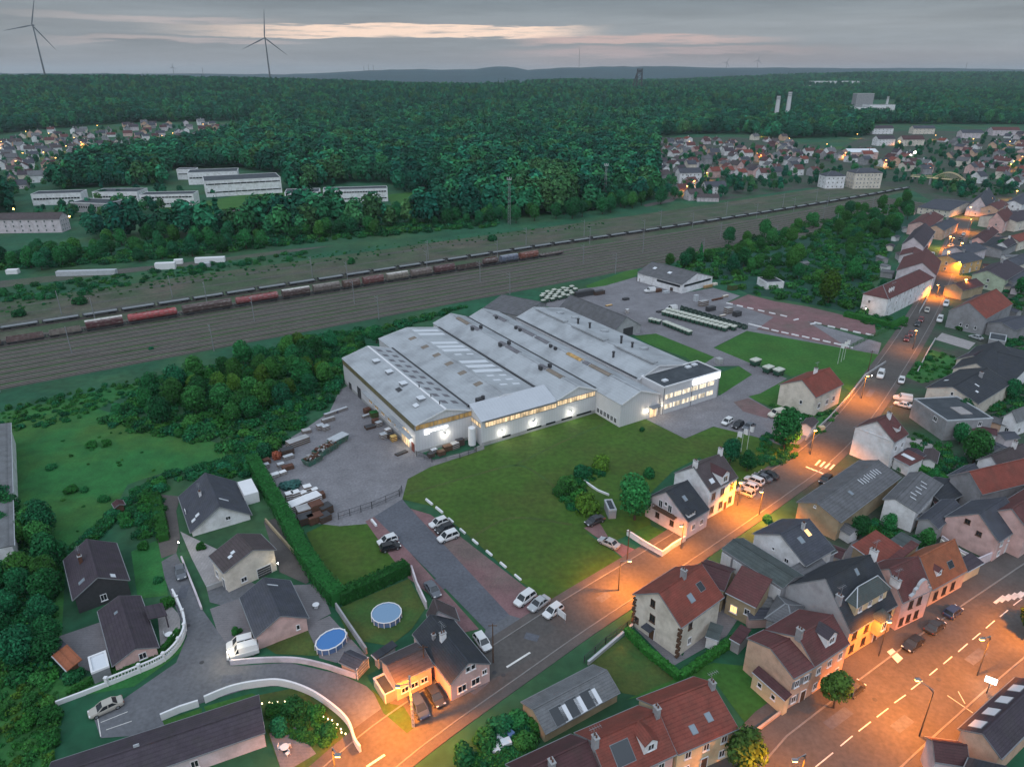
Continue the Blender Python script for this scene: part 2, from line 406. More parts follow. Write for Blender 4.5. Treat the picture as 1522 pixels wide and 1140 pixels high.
def chimney(roof, x, y, zr, m='greywall', w=.6, d=.9, h=1.2):
    mb = MB(); mb.box((x, y, zr - .3 + h / 2), (w, d, h + 1.0)); mb.box((x, y, zr + .2 + h), (w + .15, d + .15, .12), 1)
    for s in (-1, 1): mb.cyl((x, y + s * d * .22, zr + .2 + h), (x, y + s * d * .22, zr + .6 + h), .12, n=8, mi=2)
    c = mb.build('chimney', [m, 'concrete', 'rust'], roof)
    if x * 7 % 1 < .45:      # television aerial
        a = MB(); zt = zr + h + 1.9; a.bar((x + w / 2, y, zr + h - .3), (x + w / 2, y, zt), .05); a.bar((x - .7, y, zt - .1), (x + 1.0, y, zt - .1), .04)
        for k in range(5): a.bar((x - .6 + .35 * k, y - .35, zt - .1), (x - .6 + .35 * k, y + .35, zt - .1), .03)
        a.build('aerial', 'steel', c)
    return c

class House:
    """gable, shed, hip or flat house from the pixels of its eave corners. A-B is an eave line, B-C the gable end."""
    def __init__(s, name, label, A, B, C, R=None, base=None, ze=None, zr=None, kind='gable', wall='white', roof='slate', cat='house', group=None,
                 over=.35, og=.2, win=(0, 0, 0), storeys=1, frame='trimwhite', shut=None, seed=1, trim='trimgrey', world=False, rise=None):
        if world:
            a, b, c = A, B, C
        else:
            if base:
                pb, which = base; p = W(*pb); q = {'A': A, 'B': B, 'C': C}[which]; ze = HZ(p.y, q[1])
            a, b, c = W(*A, ze), W(*B, ze), W(*C, ze)
        s.ze = ze; u = (a - b); u.z = 0; s.Lx = u.length; u.normalize(); s.u = u
        ln = Vector((-u.y, u.x, 0)); d = (c - b).dot(ln); s.sg = 1 if d > 0 else -1; s.D = abs(d); v = ln * s.sg; s.v = v
        fr = .5
        if R is not None:
            r = ray(*R); o = Vector((0, 0, CH)); den = r.dot(u)
            t = (b - o).dot(u) / den; p = o + r * t; fr = min(.72, max(.28, (p - b).dot(v) / s.D)); zr = p.z
            zr = min(ze + s.D * .62, max(ze + s.D * .12, zr))
        if zr is None: zr = ze + (rise if rise is not None else s.D * .36)
        s.zr = zr; s.fr = fr; s.kind = kind; s.seed = seed
        o = b + u * (s.Lx / 2) + v * (s.D / 2); o.z = 0
        s.root = thing(name, label, cat, o, math.atan2(u.y, u.x), group)
        s.yB = -s.sg * s.D / 2; s.yC = s.sg * s.D / 2; s.yR = s.yB + (s.yC - s.yB) * fr
        s.over, s.og, s.wallm, s.roofm, s.trim = over, og, wall, roof, trim
        s.rng = random.Random(seed + int(a.x * 10)); s.frame = frame; s.shut = shut
        getattr(s, 'make_' + kind)()
        s.auto(win, storeys)
    # -- roofs
    def rz(s, y):
        if s.kind == 'flat': return s.ze
        if s.kind == 'shed': return s.ze + (s.zr - s.ze) * (y - s.yB) / (s.yC - s.yB)
        k = (y - s.yB) / (s.yR - s.yB) if (y - s.yR) * (s.yB - s.yR) > 0 else (y - s.yC) / (s.yR - s.yC)
        return s.ze + (s.zr - s.ze) * k
    def pent(s, x0, x1):
        h = s.D / 2 - s.over; ys = [-h, h]; t = .16
        prof = [(-h, 0), (h, 0), (h, s.rz(h) - t), (s.yR, s.zr - t), (-h, s.rz(-h) - t)]
        if s.kind in ('shed', 'flat'): prof = [(-h, 0), (h, 0), (h, s.rz(h) - t), (-h, s.rz(-h) - t)]
        mb = MB(); mb.loft([[(x0, y, z) for y, z in prof], [(x1, y, z) for y, z in prof]])
        return mb
    def make_gable(s):
        hx = s.Lx / 2
        s.wallo = s.pent(-hx + s.og, hx - s.og).build('wall', s.wallm, s.root)
        mb = MB()
        for y in (s.yB, s.yC):
            P = [(-hx, y, s.ze), (hx, y, s.ze), (hx, s.yR, s.zr), (-hx, s.yR, s.zr)]
            if y > s.yR: P = P[::-1]
            mb.slab(P, .15)
        s.roofo = mb.build('roof', 'r_' + s.roofm, s.root, fix=False)
        rg = MB(); rg.bar((-hx, s.yR, s.zr + .03), (hx, s.yR, s.zr + .03), .26, .1)
        rg.build('ridge_capping', 'r_' + s.roofm if s.seed % 2 else s.trim, s.roofo)
        for y in (s.yB, s.yC): gt = MB(); gt.bar((-hx, y + (.06 if y > s.yR else -.06), s.ze - .10), (hx, y + (.06 if y > s.yR else -.06), s.ze - .10), .13, .11); gt.build('gutter', 'trimgrey', s.roofo)
        s.fascia()
    def fascia(s):
        hx = s.Lx / 2
        for x in (-hx - .015, hx + .015):
            mb = MB()
            for y in (s.yB, s.yC): mb.bar((x, y, s.ze - .08), (x, s.yR, s.zr - .08), .03, .2)
            mb.build('bargeboard', s.trim, s.roofo)
    def make_shed(s):
        hx = s.Lx / 2
        s.wallo = s.pent(-hx + s.og, hx - s.og).build('wall', s.wallm, s.root)
        P = [(-hx, s.yB, s.ze), (hx, s.yB, s.ze), (hx, s.yC, s.zr), (-hx, s.yC, s.zr)]
        if s.sg < 0: P = P[::-1]
        mb = MB(); mb.slab(P, .15); s.roofo = mb.build('roof', 'r_' + s.roofm, s.root, fix=False)
        gt = MB(); gt.bar((-hx, s.yB - s.sg * .06, s.ze - .1), (hx, s.yB - s.sg * .06, s.ze - .1), .13, .11); gt.build('gutter', 'zinc', s.roofo)
    def make_flat(s):
        hx, hy = s.Lx / 2, s.D / 2; mb = MB(); mb.box((0, 0, (s.ze - .3) / 2), (s.Lx - .1, s.D - .1, s.ze - .3)); s.wallo = mb.build('wall', s.wallm, s.root)
        mb = MB(); mb.box((0, 0, s.ze - .25), (s.Lx - .5, s.D - .5, .1)); s.roofo = mb.build('roof', 'flatroof', s.root)
        mb = MB()
        for k in (-1, 1):
            mb.box((0, k * (hy - .15), s.ze - .17), (s.Lx, .3, .36)); mb.box((k * (hx - .15), 0, s.ze - .17), (.3, s.D - .6, .36))
        mb.build('parapet', 'zinc' if s.trim == 'trimgrey' else s.trim, s.wallo)
        s.over = s.og = .05
    def make_hip(s):
        hx, hy = s.Lx / 2, s.D / 2; o = s.over
        mb = MB(); mb.box((0, 0, s.ze / 2 - .05), (s.Lx - 2 * o, s.D - 2 * o, s.ze - .1)); s.wallo = mb.build('wall', s.wallm, s.root)
        k = min(hy, hx * .9); r0, r1 = (-hx + k, 0, s.zr), (hx - k, 0, s.zr)
        c = [(-hx, -hy, s.ze), (hx, -hy, s.ze), (hx, hy, s.ze), (-hx, hy, s.ze)]
        mb = MB(); mb.slab([c[0], c[1], r1, r0], .14); mb.slab([c[2], c[3], r0, r1], .14); mb.slab([c[1], c[2], r1], .14); mb.slab([c[3], c[0], r0], .14)
        s.roofo = mb.build('roof', 'r_' + s.roofm, s.root, fix=False)
        rg = MB(); rg.bar(r0, (r1[0] + .01, r1[1], r1[2]), .24, .1)
        for q, r in ((c[0], r0), (c[3], r0), (c[1], r1), (c[2], r1)): rg.bar(q, r, .2, .1)
        rg.build('ridge_capping', s.trim, s.roofo); s.yR = 0
    # -- facades: 'B' front eave wall, 'C' rear eave wall, 'g' gable at B-C, 'h' gable at the far end
    def face(s, which):
        hx = s.Lx / 2 - s.og; hy = s.D / 2 - s.over
        # u points from B to A; the gable B-C lies at local x = -Lx/2
        if which == 'B': return Vector((0, math.copysign(hy, s.yB), 0)), Vector((0, math.copysign(1, s.yB), 0)), 2 * hx
        if which == 'C': return Vector((0, math.copysign(hy, s.yC), 0)), Vector((0, math.copysign(1, s.yC), 0)), 2 * hx
        if which == 'g': return Vector((-hx, 0, 0)), Vector((-1, 0, 0)), 2 * hy
        return Vector((hx, 0, 0)), Vector((1, 0, 0)), 2 * hy
    def win(s, which, f, z, w=1.0, h=1.25, **kw):
        """window on a facade: f in -1..1 along it (to the right seen from outside), z = centre height"""
        c, n, wd = s.face(which); t = Vector((-n.y, n.x, 0))
        kw.setdefault('frame', s.frame); kw.setdefault('shutters', s.shut)
        return add_window(s.wallo, c + t * (f * wd / 2) + Vector((0, 0, z)), n, w, h, **kw)
    def door(s, which, f, **kw):
        c, n, wd = s.face(which); t = Vector((-n.y, n.x, 0))
        return add_door(s.wallo, c + t * (f * wd / 2), n, **kw)
    def auto(s, win, storeys):
        nb, ng, nh = win
        fh = (s.ze - .2) / storeys
        for which, n in (('B', nb), ('g', ng), ('h', nh), ('C', 0)):
            for st in range(storeys):
                for k in range(n):
                    f = -1 + 2 * (k + .5) / n
                    if st == 0 and which == 'B' and k == n // 2 and n > 1: s.door('B', f, m=s.rng.choice(['wood', 'trimwhite', 'trimgrey'])); continue
                    s.win(which, f * .94, st * fh + min(1.5, fh * .55), w=1.0, h=min(1.3, fh * .5))
    # -- things on the roof
    def sky(s, side, fx, k, w=.8, h=1.1, glass='skyglass', name='skylight'):
        """rooflight on slope 'B' or 'C'; fx -1..1 along the ridge, k 0 eave..1 ridge"""
        y0 = s.yB if side == 'B' else s.yC; y1 = s.yR if s.kind not in ('shed',) else s.yC
        P0 = Vector((fx * s.Lx / 2, y0, s.ze)); P1 = Vector((fx * s.Lx / 2, y1, s.zr)); d = (P1 - P0).normalized(); p = P0.lerp(P1, k)
        nrm = Vector((1, 0, 0)).cross(d)
        if nrm.z < 0: nrm = -nrm
        X = Vector((1, 0, 0)); mb = MB()
        def ringbox(a, b, e0, e1, mi):
            q = [p + X * sx * a + d * sy * b for sx, sy in ((-1, -1), (1, -1), (1, 1), (-1, 1))]
            mb.add([v + nrm * e0 for v in q] + [v + nrm * e1 for v in q], [(4, 5, 6, 7), (0, 1, 5, 4), (1, 2, 6, 5), (2, 3, 7, 6), (3, 0, 4, 7)], mi)
        ringbox(w / 2 + .07, h / 2 + .07, -.02, .07, 0); ringbox(w / 2, h / 2, .0, .09, 1)
        return mb.build(name, ['trimgrey', glass], s.roofo)
    def chim(s, fx, k=1.0, side='B', **kw):
        y0 = s.yB if side == 'B' else s.yC; y = y0 + (s.yR - y0) * k
        kw.setdefault('m', 'white' if s.wallm == 'white' else 'greywall')
        return chimney(s.roofo, fx * s.Lx / 2, y, s.ze + (s.zr - s.ze) * k if s.kind != 'flat' else s.ze, **kw)
    def dormer(s, side, fx, w=2.0, h=1.7, k=.28, roof=None, wall=None, hip=False):
        """small gabled dormer standing on a slope"""
        y0 = s.yB if side == 'B' else s.yC; sgn = 1 if y0 < s.yR else -1
        slope = (s.zr - s.ze) / abs(s.yR - y0); x = fx * s.Lx / 2
        yf = y0 + (s.yR - y0) * k; zf = s.ze + (s.zr - s.ze) * k; zt = zf + h; rise = w * .38
        yb = yf + sgn * h / slope; ybr = yf + sgn * (h + rise) / slope
        if abs(ybr - y0) > abs(s.yR - y0): ybr = s.yR
        mb = MB()
        mb.loft([[(x - w / 2, yf, zf - .15), (x + w / 2, yf, zf - .15), (x + w / 2, yf, zt), (x, yf, zt + rise - .1), (x - w / 2, yf, zt)],
                 [(x - w / 2, yb, zt - .25), (x + w / 2, yb, zt - .25), (x + w / 2, yb, zt), (x, yb, zt + rise - .1), (x - w / 2, yb, zt)]])
        o = mb.build('dormer', wall or s.wallm, s.roofo)
        r = MB(); e = -sgn * .2
        for sx in (-1, 1):
            P = [(x + sx * (w / 2 + .15), yf + e, zt - .1), (x + sx * (w / 2 + .15), yb, zt - .1), (x, ybr, zt + rise), (x, yf + e, zt + rise)]
            r.slab(P if sgn * sx > 0 else P[::-1], .1)
        r.build('dormer_roof', 'r_' + (roof or s.roofm), o)
        add_window(o, (x, yf, zf + h * .52), (0, -sgn, 0), w * .5, h * .62)
        return o
    def box_part(s, name, c, d, m, mats=None):
        mb = MB(); mb.box(c, d); return mb.build(name, m, s.root)
    def part_local(s, px, z):
        """pixel at height z -> local point"""
        p = W(*px, z); return s.root_inv() @ p
    def root_inv(s):
        return (Matrix.Translation(s.root.location) @ Matrix.Rotation(s.root.rotation_euler.z, 4, 'Z')).inverted()

def simple_house(name, label, p, rz, L, D, ze, rise, wall, roof, group=None, cat='house', n=0, chim=True, storeys=1, kind='gable', sky=False, detail=True):
    """house placed by its ground centre p"""
    u = Vector((math.cos(rz), math.sin(rz), 0)); v = Vector((-u.y, u.x, 0))
    b = p - u * L / 2 - v * D / 2; a = p + u * L / 2 - v * D / 2; c = p - u * L / 2 + v * D / 2
    h = House(name, label, a, b, c, ze=ze, rise=rise, wall=wall, roof=roof, group=group, cat=cat, kind=kind, world=True, win=(0, 0, 0))
    h.root.location.z = p.z - .2 if p.z > .5 else 0
    if n:
        fh = (ze - .2) / storeys
        for w, k in (('B', n), ('g', max(1, n // 2)), ('h', max(1, n // 2))):
            for st in range(storeys):
                for i in range(k): h.win(w, (-1 + 2 * (i + .5) / k) * .9, st * fh + min(1.5, fh * .55), w=1.0, h=min(1.3, fh * .5), sill=False)
    if chim: h.chim(rnd.uniform(-.6, .6), 1.0)
    return h
# ------------------------------------------------------------------ camera, sky, sun
def PXY(p):
    dz = p[2] - CH; de = p[1] * CP - dz * SP
    return 761 + F * p[0] / de, 570 - F * (p[1] * SP + dz * CP) / de

cam = bpy.data.cameras.new('camera'); cam.sensor_fit = 'HORIZONTAL'; cam.sensor_width = 36
cam.lens = F / 1522 * 36; cam.clip_start = .5; cam.clip_end = 60000
co = link('camera', cam, None, (0, 0, CH)); co.rotation_euler = (PI / 2 - PITCH, 0, 0); SC.camera = co
SC.view_settings.view_transform = 'Standard'; SC.view_settings.look = 'None'; SC.view_settings.exposure = .15; SC.view_settings.gamma = 1.0
SC.cycles.use_denoising = True
SC.cycles.max_bounces = 5; SC.cycles.diffuse_bounces = 2; SC.cycles.glossy_bounces = 2; SC.cycles.transmission_bounces = 2; SC.cycles.volume_bounces = 0
SC.cycles.sample_clamp_indirect = 3.0; SC.cycles.sample_clamp_direct = 0

def make_world():
    w = bpy.data.worlds.new('World'); SC.world = w; w.use_nodes = True
    nt = w.node_tree; nt.nodes.clear(); N = nt.nodes.new; L = nt.links.new
    out = N('ShaderNodeOutputWorld'); bg = N('ShaderNodeBackground'); L(bg.outputs[0], out.inputs[0])
    sky = N('ShaderNodeTexSky'); sky.sky_type = 'NISHITA'; sky.sun_disc = False
    sky.sun_elevation = math.radians(35); sky.sun_rotation = math.radians(205); sky.air_density = 1.5; sky.dust_density = 2
    bg.inputs['Strength'].default_value = .1
    tc = N('ShaderNodeTexCoord'); sx = N('ShaderNodeSeparateXYZ'); L(tc.outputs['Generated'], sx.inputs[0])
    def m(op, a, b=None, c=None):
        n = N('ShaderNodeMath'); n.operation = op
        for i, v in enumerate((a, b, c)):
            if v is None: continue
            if isinstance(v, (int, float)): n.inputs[i].default_value = v
            else: L(v, n.inputs[i])
        return n.outputs[0]
    def rng(v, a, b, c=0.0, d=1.0, smooth=True):
        n = N('ShaderNodeMapRange'); n.interpolation_type = 'SMOOTHSTEP' if smooth else 'LINEAR'
        n.inputs[1].default_value = a; n.inputs[2].default_value = b; n.inputs[3].default_value = c; n.inputs[4].default_value = d
        L(v, n.inputs[0]); return n.outputs[0]
    def mix(f, a, b):
        n = N('ShaderNodeMix'); n.data_type = 'RGBA'
        if isinstance(f, (int, float)): n.inputs[0].default_value = f
        else: L(f, n.inputs[0])
        for i, v in ((6, a), (7, b)):
            if isinstance(v, tuple): n.inputs[i].default_value = (*v, 1)
            else: L(v, n.inputs[i])
        return n.outputs[2]
    az = m('MULTIPLY', m('ARCTAN2', sx.outputs[0], sx.outputs[1]), 57.2958)      # degrees to the right of the view
    el = m('MULTIPLY', m('ARCSINE', sx.outputs[2]), 57.2958)
    # stratus layers: noise stretched along the horizon
    cb = N('ShaderNodeCombineXYZ'); L(m('MULTIPLY', az, .07), cb.inputs[0]); L(m('MULTIPLY', el, .95), cb.inputs[1])
    n1 = N('ShaderNodeTexNoise'); n1.inputs['Scale'].default_value = 1.0; n1.inputs['Detail'].default_value = 9; n1.inputs['Roughness'].default_value = .66; L(cb.outputs[0], n1.inputs['Vector'])
    cb2 = N('ShaderNodeCombineXYZ'); L(m('MULTIPLY', az, .035), cb2.inputs[0]); L(m('MULTIPLY', el, .35), cb2.inputs[1]); cb2.inputs[2].default_value = 4.7
    n2 = N('ShaderNodeTexNoise'); n2.inputs['Scale'].default_value = 1.0; n2.inputs['Detail'].default_value = 5; n2.inputs['Roughness'].default_value = .55; L(cb2.outputs[0], n2.inputs['Vector'])
    wob = m('MULTIPLY', m('SUBTRACT', n1.outputs['Fac'], .5), 2.1)
    elw = m('ADD', el, wob)
    # cloud deck: colour (x 10 because of the strength of .1)
    K = 10.0
    low = (.30 * K, .295 * K, .305 * K); mid = (.265 * K, .288 * K, .312 * K); high = (.165 * K, .200 * K, .230 * K); zen = (.60 * K, .70 * K, .82 * K)
    deck = mix(rng(el, .2, 2.6), low, mid); deck = mix(rng(el, 3.0, 5.5), deck, high); deck = mix(rng(el, 12, 60), deck, zen)
    tone = rng(m('ADD', m('MULTIPLY', n1.outputs['Fac'], .45), m('MULTIPLY', n2.outputs['Fac'], .55)), .34, .66, .70, 1.28, False)
    vm = N('ShaderNodeVectorMath'); vm.operation = 'SCALE'; L(deck, vm.inputs[0]); L(tone, vm.inputs['Scale']); deck = vm.outputs[0]
    deck = mix(.96, sky.outputs[0], deck)
    back = rng(m('ABSOLUTE', az), 55, 125, 1.0, 2.1); vb = N('ShaderNodeVectorMath'); vb.operation = 'SCALE'; L(deck, vb.inputs[0]); L(back, vb.inputs['Scale']); deck = vb.outputs[0]      # sky behind the camera brightened, an added fill for the facing walls
    # warm glow near the horizon to the right of centre
    g1 = m('MULTIPLY', m('MULTIPLY', rng(az, -8, 6), rng(az, 40, 15)), rng(el, 2.2, .6))
    deck = mix(m('MULTIPLY', g1, .45), deck, (.43 * K, .32 * K, .31 * K))
    # the break in the cloud: a long thin opening and fainter ones beside it
    cb3 = N('ShaderNodeCombineXYZ'); L(m('MULTIPLY', az, .22), cb3.inputs[0]); L(m('MULTIPLY', el, 3.2), cb3.inputs[1]); cb3.inputs[2].default_value = 9.1
    n3 = N('ShaderNodeTexNoise'); n3.inputs['Scale'].default_value = 1.0; n3.inputs['Detail'].default_value = 7; n3.inputs['Roughness'].default_value = .6; L(cb3.outputs[0], n3.inputs['Vector'])
    brk = rng(n3.outputs['Fac'], .30, .52, .25, 1.0)
    def slit(a0, a1, a2, a3, e0, e1, e2, e3, col, amt):
        f = m('MULTIPLY', m('MULTIPLY', rng(az, a0, a1), rng(az, a3, a2)), m('MULTIPLY', rng(elw, e0, e1), rng(elw, e3, e2)))
        return m('MULTIPLY', m('MULTIPLY', f, brk), amt), col
    for f, col in (slit(-27, -12, 1, 8, 2.5, 2.6, 3.25, 3.38, (1.02 * K, .76 * K, .60 * K), .97), slit(-1, 4, 12, 22, 2.0, 2.15, 2.55, 2.75, (.66 * K, .46 * K, .41 * K), .75),
                   slit(-3, 4, 14, 26, 1.2, 1.4, 1.7, 1.95, (.56 * K, .41 * K, .39 * K), .55), slit(-36, -24, -22, -14, 3.25, 3.4, 3.6, 3.8, (.55 * K, .46 * K, .44 * K), .6),
                   slit(-34, -26, -18, -13, 2.0, 2.1, 2.25, 2.4, (.6 * K, .48 * K, .45 * K), .5)):
        deck = mix(f, deck, col)
    L(deck, bg.inputs[0])
make_world()
sun = bpy.data.lights.new('sun', 'SUN'); sun.energy = .5; sun.angle = math.radians(25); sun.color = (1, .96, .94)
so = link('sun', sun, None, (0, 0, 200)); so.rotation_euler = (math.radians(55), 0, math.radians(-25))  # aimed from behind the camera to fill the facing walls, opposite the sunset

# ------------------------------------------------------------------ ground
def make_ground():
    ys = [-80, -30, 20, 60] + list(range(100, 950, 50)) + list(range(950, 4200, 50)) + list(range(4200, 9000, 300)) + list(range(9000, 30001, 3000))
    n = 90; vs = []; fs = []
    for y in ys:
        for i in range(n):
            az = -1.25 + 2.5 * i / (n - 1); x = az * (max(y, 0) + 160); vs.append((x, y, terrain(x, y)))
    for j in range(len(ys) - 1):
        for i in range(n - 1): k = j * n + i; fs.append((k, k + 1, k + n + 1, k + n))
    mb = MB(); mb.add(vs, fs); o = mb.build('ground', 'ground', smooth=True, fix=False); tag(o, kind='structure')
    # far hills on the skyline
    prof = [(-700, 108), (0, 109), (380, 110), (470, 111), (520, 109.5), (570, 106), (620, 103.5), (690, 104), (718, 103), (733, 100.2), (748, 99), (764, 100.8), (782, 104), (830, 101), (895, 99), (960, 99), (1012, 101.5), (1100, 101), (1200, 102), (1300, 101.5), (1400, 104), (1522, 107.5), (2300, 108)]
    rows = [(5200, 0), (5900, .45), (6600, .8), (7300, 1), (8200, .6), (9500, 0)]
    vs = []; fs = []; nc = 260
    for y, k in rows:
        for i in range(nc):
            px = -900 + 3400 * i / (nc - 1); x = (px - 761) / F * y / CP * 1.0
            h = HZ(7300, lerp_tab(prof, px)) + 7 * noise.noise(Vector((px / 22, 0, 1))) + 3 * noise.noise(Vector((px / 7, 0, 5)))
            vs.append((x, y, 30 + (h - 30) * k + 10 * (k > 0 and k < 1) * noise.noise(Vector((px / 60, y / 600, 2)))))
    for j in range(len(rows) - 1):
        for i in range(nc - 1): k = j * nc + i; fs.append((k, k + 1, k + nc + 1, k + nc))
    mb = MB(); mb.add(vs, fs); tag(mb.build('hills', 'hill', smooth=True, fix=False), kind='structure')
make_ground()

# railway land
TA = W(0, 515); TB = W(837, 378); TU = (TB - TA).normalized(); TN = Vector((-TU.y, TU.x, 0))
def trackpath(off, s0=-160, s1=560):
    """a path parallel to the parked goods train; off metres to the far side; bends gently away in the distance"""
    out = []
    s = s0
    while s <= s1:
        b = max(0, s - 250); bend = -.00035 * b * b + 0
        out.append(TA + TU * s + TN * (off * (1 - .00045 * max(0, s - 200)) + bend * -.35 - b * .02)); s += 20
    return out
strip('railway_ballast', trackpath(0), -44, 8, .05, 'ballast')
strip('siding_ground', trackpath(0, -200, 620), 8, 62, .04, 'weeds')
for a_, b_ in ((-40.6, -39), (-31.2, -29.6), (-26.6, -25), (-17.6, -16), (-8, -6.6), (-3.2, -2), (2, 3.4)): strip('grassy_strip', trackpath(0), a_, b_, .09, 'trackgrass')
for a_, b_ in ((26, 28.5), (38, 40), (50, 53)): strip('dirt_track', trackpath(0, -200, 560), a_, b_, .07, 'ballast')
strip('wagon_path', trackpath(0, -200, 600), 17, 20.5, .06, 'ballast')
sheet('gravel_track', [(0, 418), (60, 412), (180, 400), (300, 388), (420, 372), (500, 365), (420, 377), (300, 394), (180, 407), (70, 420), (0, 428)], .07, 'ballast')

# near ground
sheet('meadow', [(0, 640), (120, 600), (250, 640), (330, 660), (390, 690), (370, 700), (250, 700), (190, 720), (150, 790), (60, 830), (-80, 860), (-80, 680)], .03, 'meadow')
sheet('grass_bank', [(-60, 625), (60, 602), (170, 575), (250, 562), (160, 600), (120, 625), (-60, 650)], .031, 'meadow')
sheet('rough_grass', [(-60, 820), (100, 800), (85, 1060), (80, 1160), (-120, 1180)], .035, 'meadow')
sheet('lawn', [(597, 742), (604, 712), (640, 693), (690, 672), (718, 665), (886, 611), (930, 630), (956, 622), (1018, 652), (1062, 634), (1110, 645), (1170, 660), (1196, 685), (1150, 730), (1095, 738), (1070, 712), (1040, 680), (1000, 700), (960, 740), (968, 783), (932, 796), (905, 808), (870, 790), (948, 846), (848, 918), (770, 862), (690, 790), (640, 752)], .04, 'lawn')
for q in ([(603, 735), (650, 722), (700, 708), (765, 692), (800, 705), (838, 736)], [(765, 692), (840, 655), (900, 630)], [(700, 800), (760, 770), (850, 780)]): strip('worn_track', smooth_path([W(*p) for p in q]), -.35, .4, .05, 'drygrass')
sheet('small_lawn', [(455, 792), (480, 780), (545, 774), (560, 790), (605, 850), (500, 895)], .04, 'lawn')
sheet('grass_bank', [(1060, 518), (1110, 492), (1305, 525), (1310, 530), (1275, 590), (1253, 575), (1215, 550), (1175, 560), (1150, 548), (1095, 535)], .04, 'lawn2')
sheet('grass_bank', [(942, 500), (975, 496), (1062, 530), (1070, 537), (1040, 545), (1020, 532), (965, 512)], .04, 'lawn2')
sheet('grass_bank', [(1063, 556), (1098, 545), (1120, 556), (1110, 572), (1072, 587), (1062, 580)], .04, 'lawn2')
sheet('grass_bank', [(1110, 590), (1165, 566), (1165, 598), (1215, 615), (1200, 640), (1150, 606)], .042, 'lawn2')
sheet('grass_bank', [(870, 425), (945, 398), (950, 405), (930, 425), (880, 432)], .04, 'lawn2')
sheet('factory_yard', [(505, 580), (520, 572), (625, 672), (645, 684), (720, 664), (720, 668), (640, 694), (606, 712), (598, 742), (553, 778), (505, 782), (440, 775), (395, 730), (385, 695), (400, 670), (450, 640), (490, 612)], .05, 'yard')
sheet('service_yard', [(800, 452), (850, 432), (900, 425), (945, 412), (1015, 436), (1060, 428), (1100, 440), (1080, 450), (1190, 475), (1310, 510), (1305, 527), (1110, 492), (1060, 517), (1170, 563), (1130, 585), (1110, 590), (1070, 588), (1118, 557), (1098, 544), (1040, 545), (1062, 531), (975, 496), (945, 499), (900, 480)], .05, 'yard')
sheet('forecourt', [(975, 612), (1062, 588), (1110, 588), (1130, 600), (1200, 640), (1205, 665), (1190, 672), (1125, 650), (1060, 634), (1018, 652), (958, 622)], .052, 'yard')
sheet('forecourt_paving', [(1090, 598), (1112, 592), (1150, 612), (1140, 622), (1105, 612)], .07, 'redgravel')
sheet('car_park_paving', [(1083, 450), (1112, 438), (1150, 448), (1200, 456), (1250, 468), (1300, 482), (1302, 498), (1296, 500), (1200, 478), (1265, 520), (1190, 503), (1124, 490), (1150, 472)], .075, 'redgravel')
sheet('access_road', [(556, 768), (598, 742), (606, 752), (757, 914), (722, 936), (640, 852)], .07, 'road_dark')
sheet('access_road_mouth', [(722, 936), (757, 914), (770, 918), (818, 936), (745, 995), (700, 1000)], .07, 'road')
sheet('gravel_parking', [(610, 756), (640, 765), (690, 802), (780, 872), (830, 905), (850, 922), (820, 936), (757, 914)], .06, 'redgravel')
sheet('gravel_parking', [(543, 775), (556, 768), (590, 800), (650, 866), (712, 935), (690, 940), (640, 885), (605, 858), (575, 820)], .06, 'redgravel')
sheet('red_drive', [(868, 785), (890, 775), (905, 800), (978, 832), (948, 846), (905, 812)], .065, 'redgravel')

# streets
STREET = smooth_path([W(*p) for p in [(470, 1200), (560, 1118), (640, 1058), (740, 990), (850, 916), (955, 850), (1060, 782), (1150, 722), (1215, 675), (1268, 622), (1312, 562), (1350, 505), (1382, 450), (1404, 400), (1420, 360), (1432, 325)]], 8)
strip('pavement', STREET, -5.4, 5.4, .0, 'pavement', h=.09)
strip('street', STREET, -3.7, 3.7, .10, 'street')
BLV = [W(*p) for p in [(1130, 1250), (1222, 1134), (1318, 1053), (1400, 987), (1480, 926), (1560, 868), (1700, 770)]]
strip('boulevard_pavement', BLV, -9.5, 10.5, .0, 'pavement', h=.09)
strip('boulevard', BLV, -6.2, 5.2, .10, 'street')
strip('kerb_line', BLV, 5.2, 5.45, .0, 'kerb', h=.17)
strip('kerb_line', BLV, -6.45, -6.2, .0, 'kerb', h=.17)
for k in (-1, 1): strip('kerb_line', STREET, k * 3.7, k * 3.9, .0, 'kerb', h=.16)
LANE = smooth_path([W(*p) for p in [(258, 735), (264, 800), (272, 850), (288, 905), (310, 960), (325, 1000), (300, 1030), (255, 1050), (190, 1068), (150, 1080)]], 8)
sheet('lane', [(240, 835), (262, 822), (300, 905), (345, 968), (345, 990), (430, 985), (505, 1002), (545, 1020), (600, 1075), (560, 1125), (530, 1100), (520, 1070), (480, 1036), (430, 1020), (380, 1020), (300, 1045), (240, 1068), (250, 1090), (150, 1097), (140, 1068), (175, 1045), (262, 985), (278, 945), (262, 905), (245, 860)], .08, 'road')
sheet('lane', [(236, 735), (268, 738), (262, 760), (268, 800), (262, 822), (240, 830), (232, 790)], .079, 'pavement')
sheet('corner_verge', [(553, 1025), (575, 1045), (600, 1050), (618, 1080), (605, 1090), (570, 1060)], .105, 'drygrass')
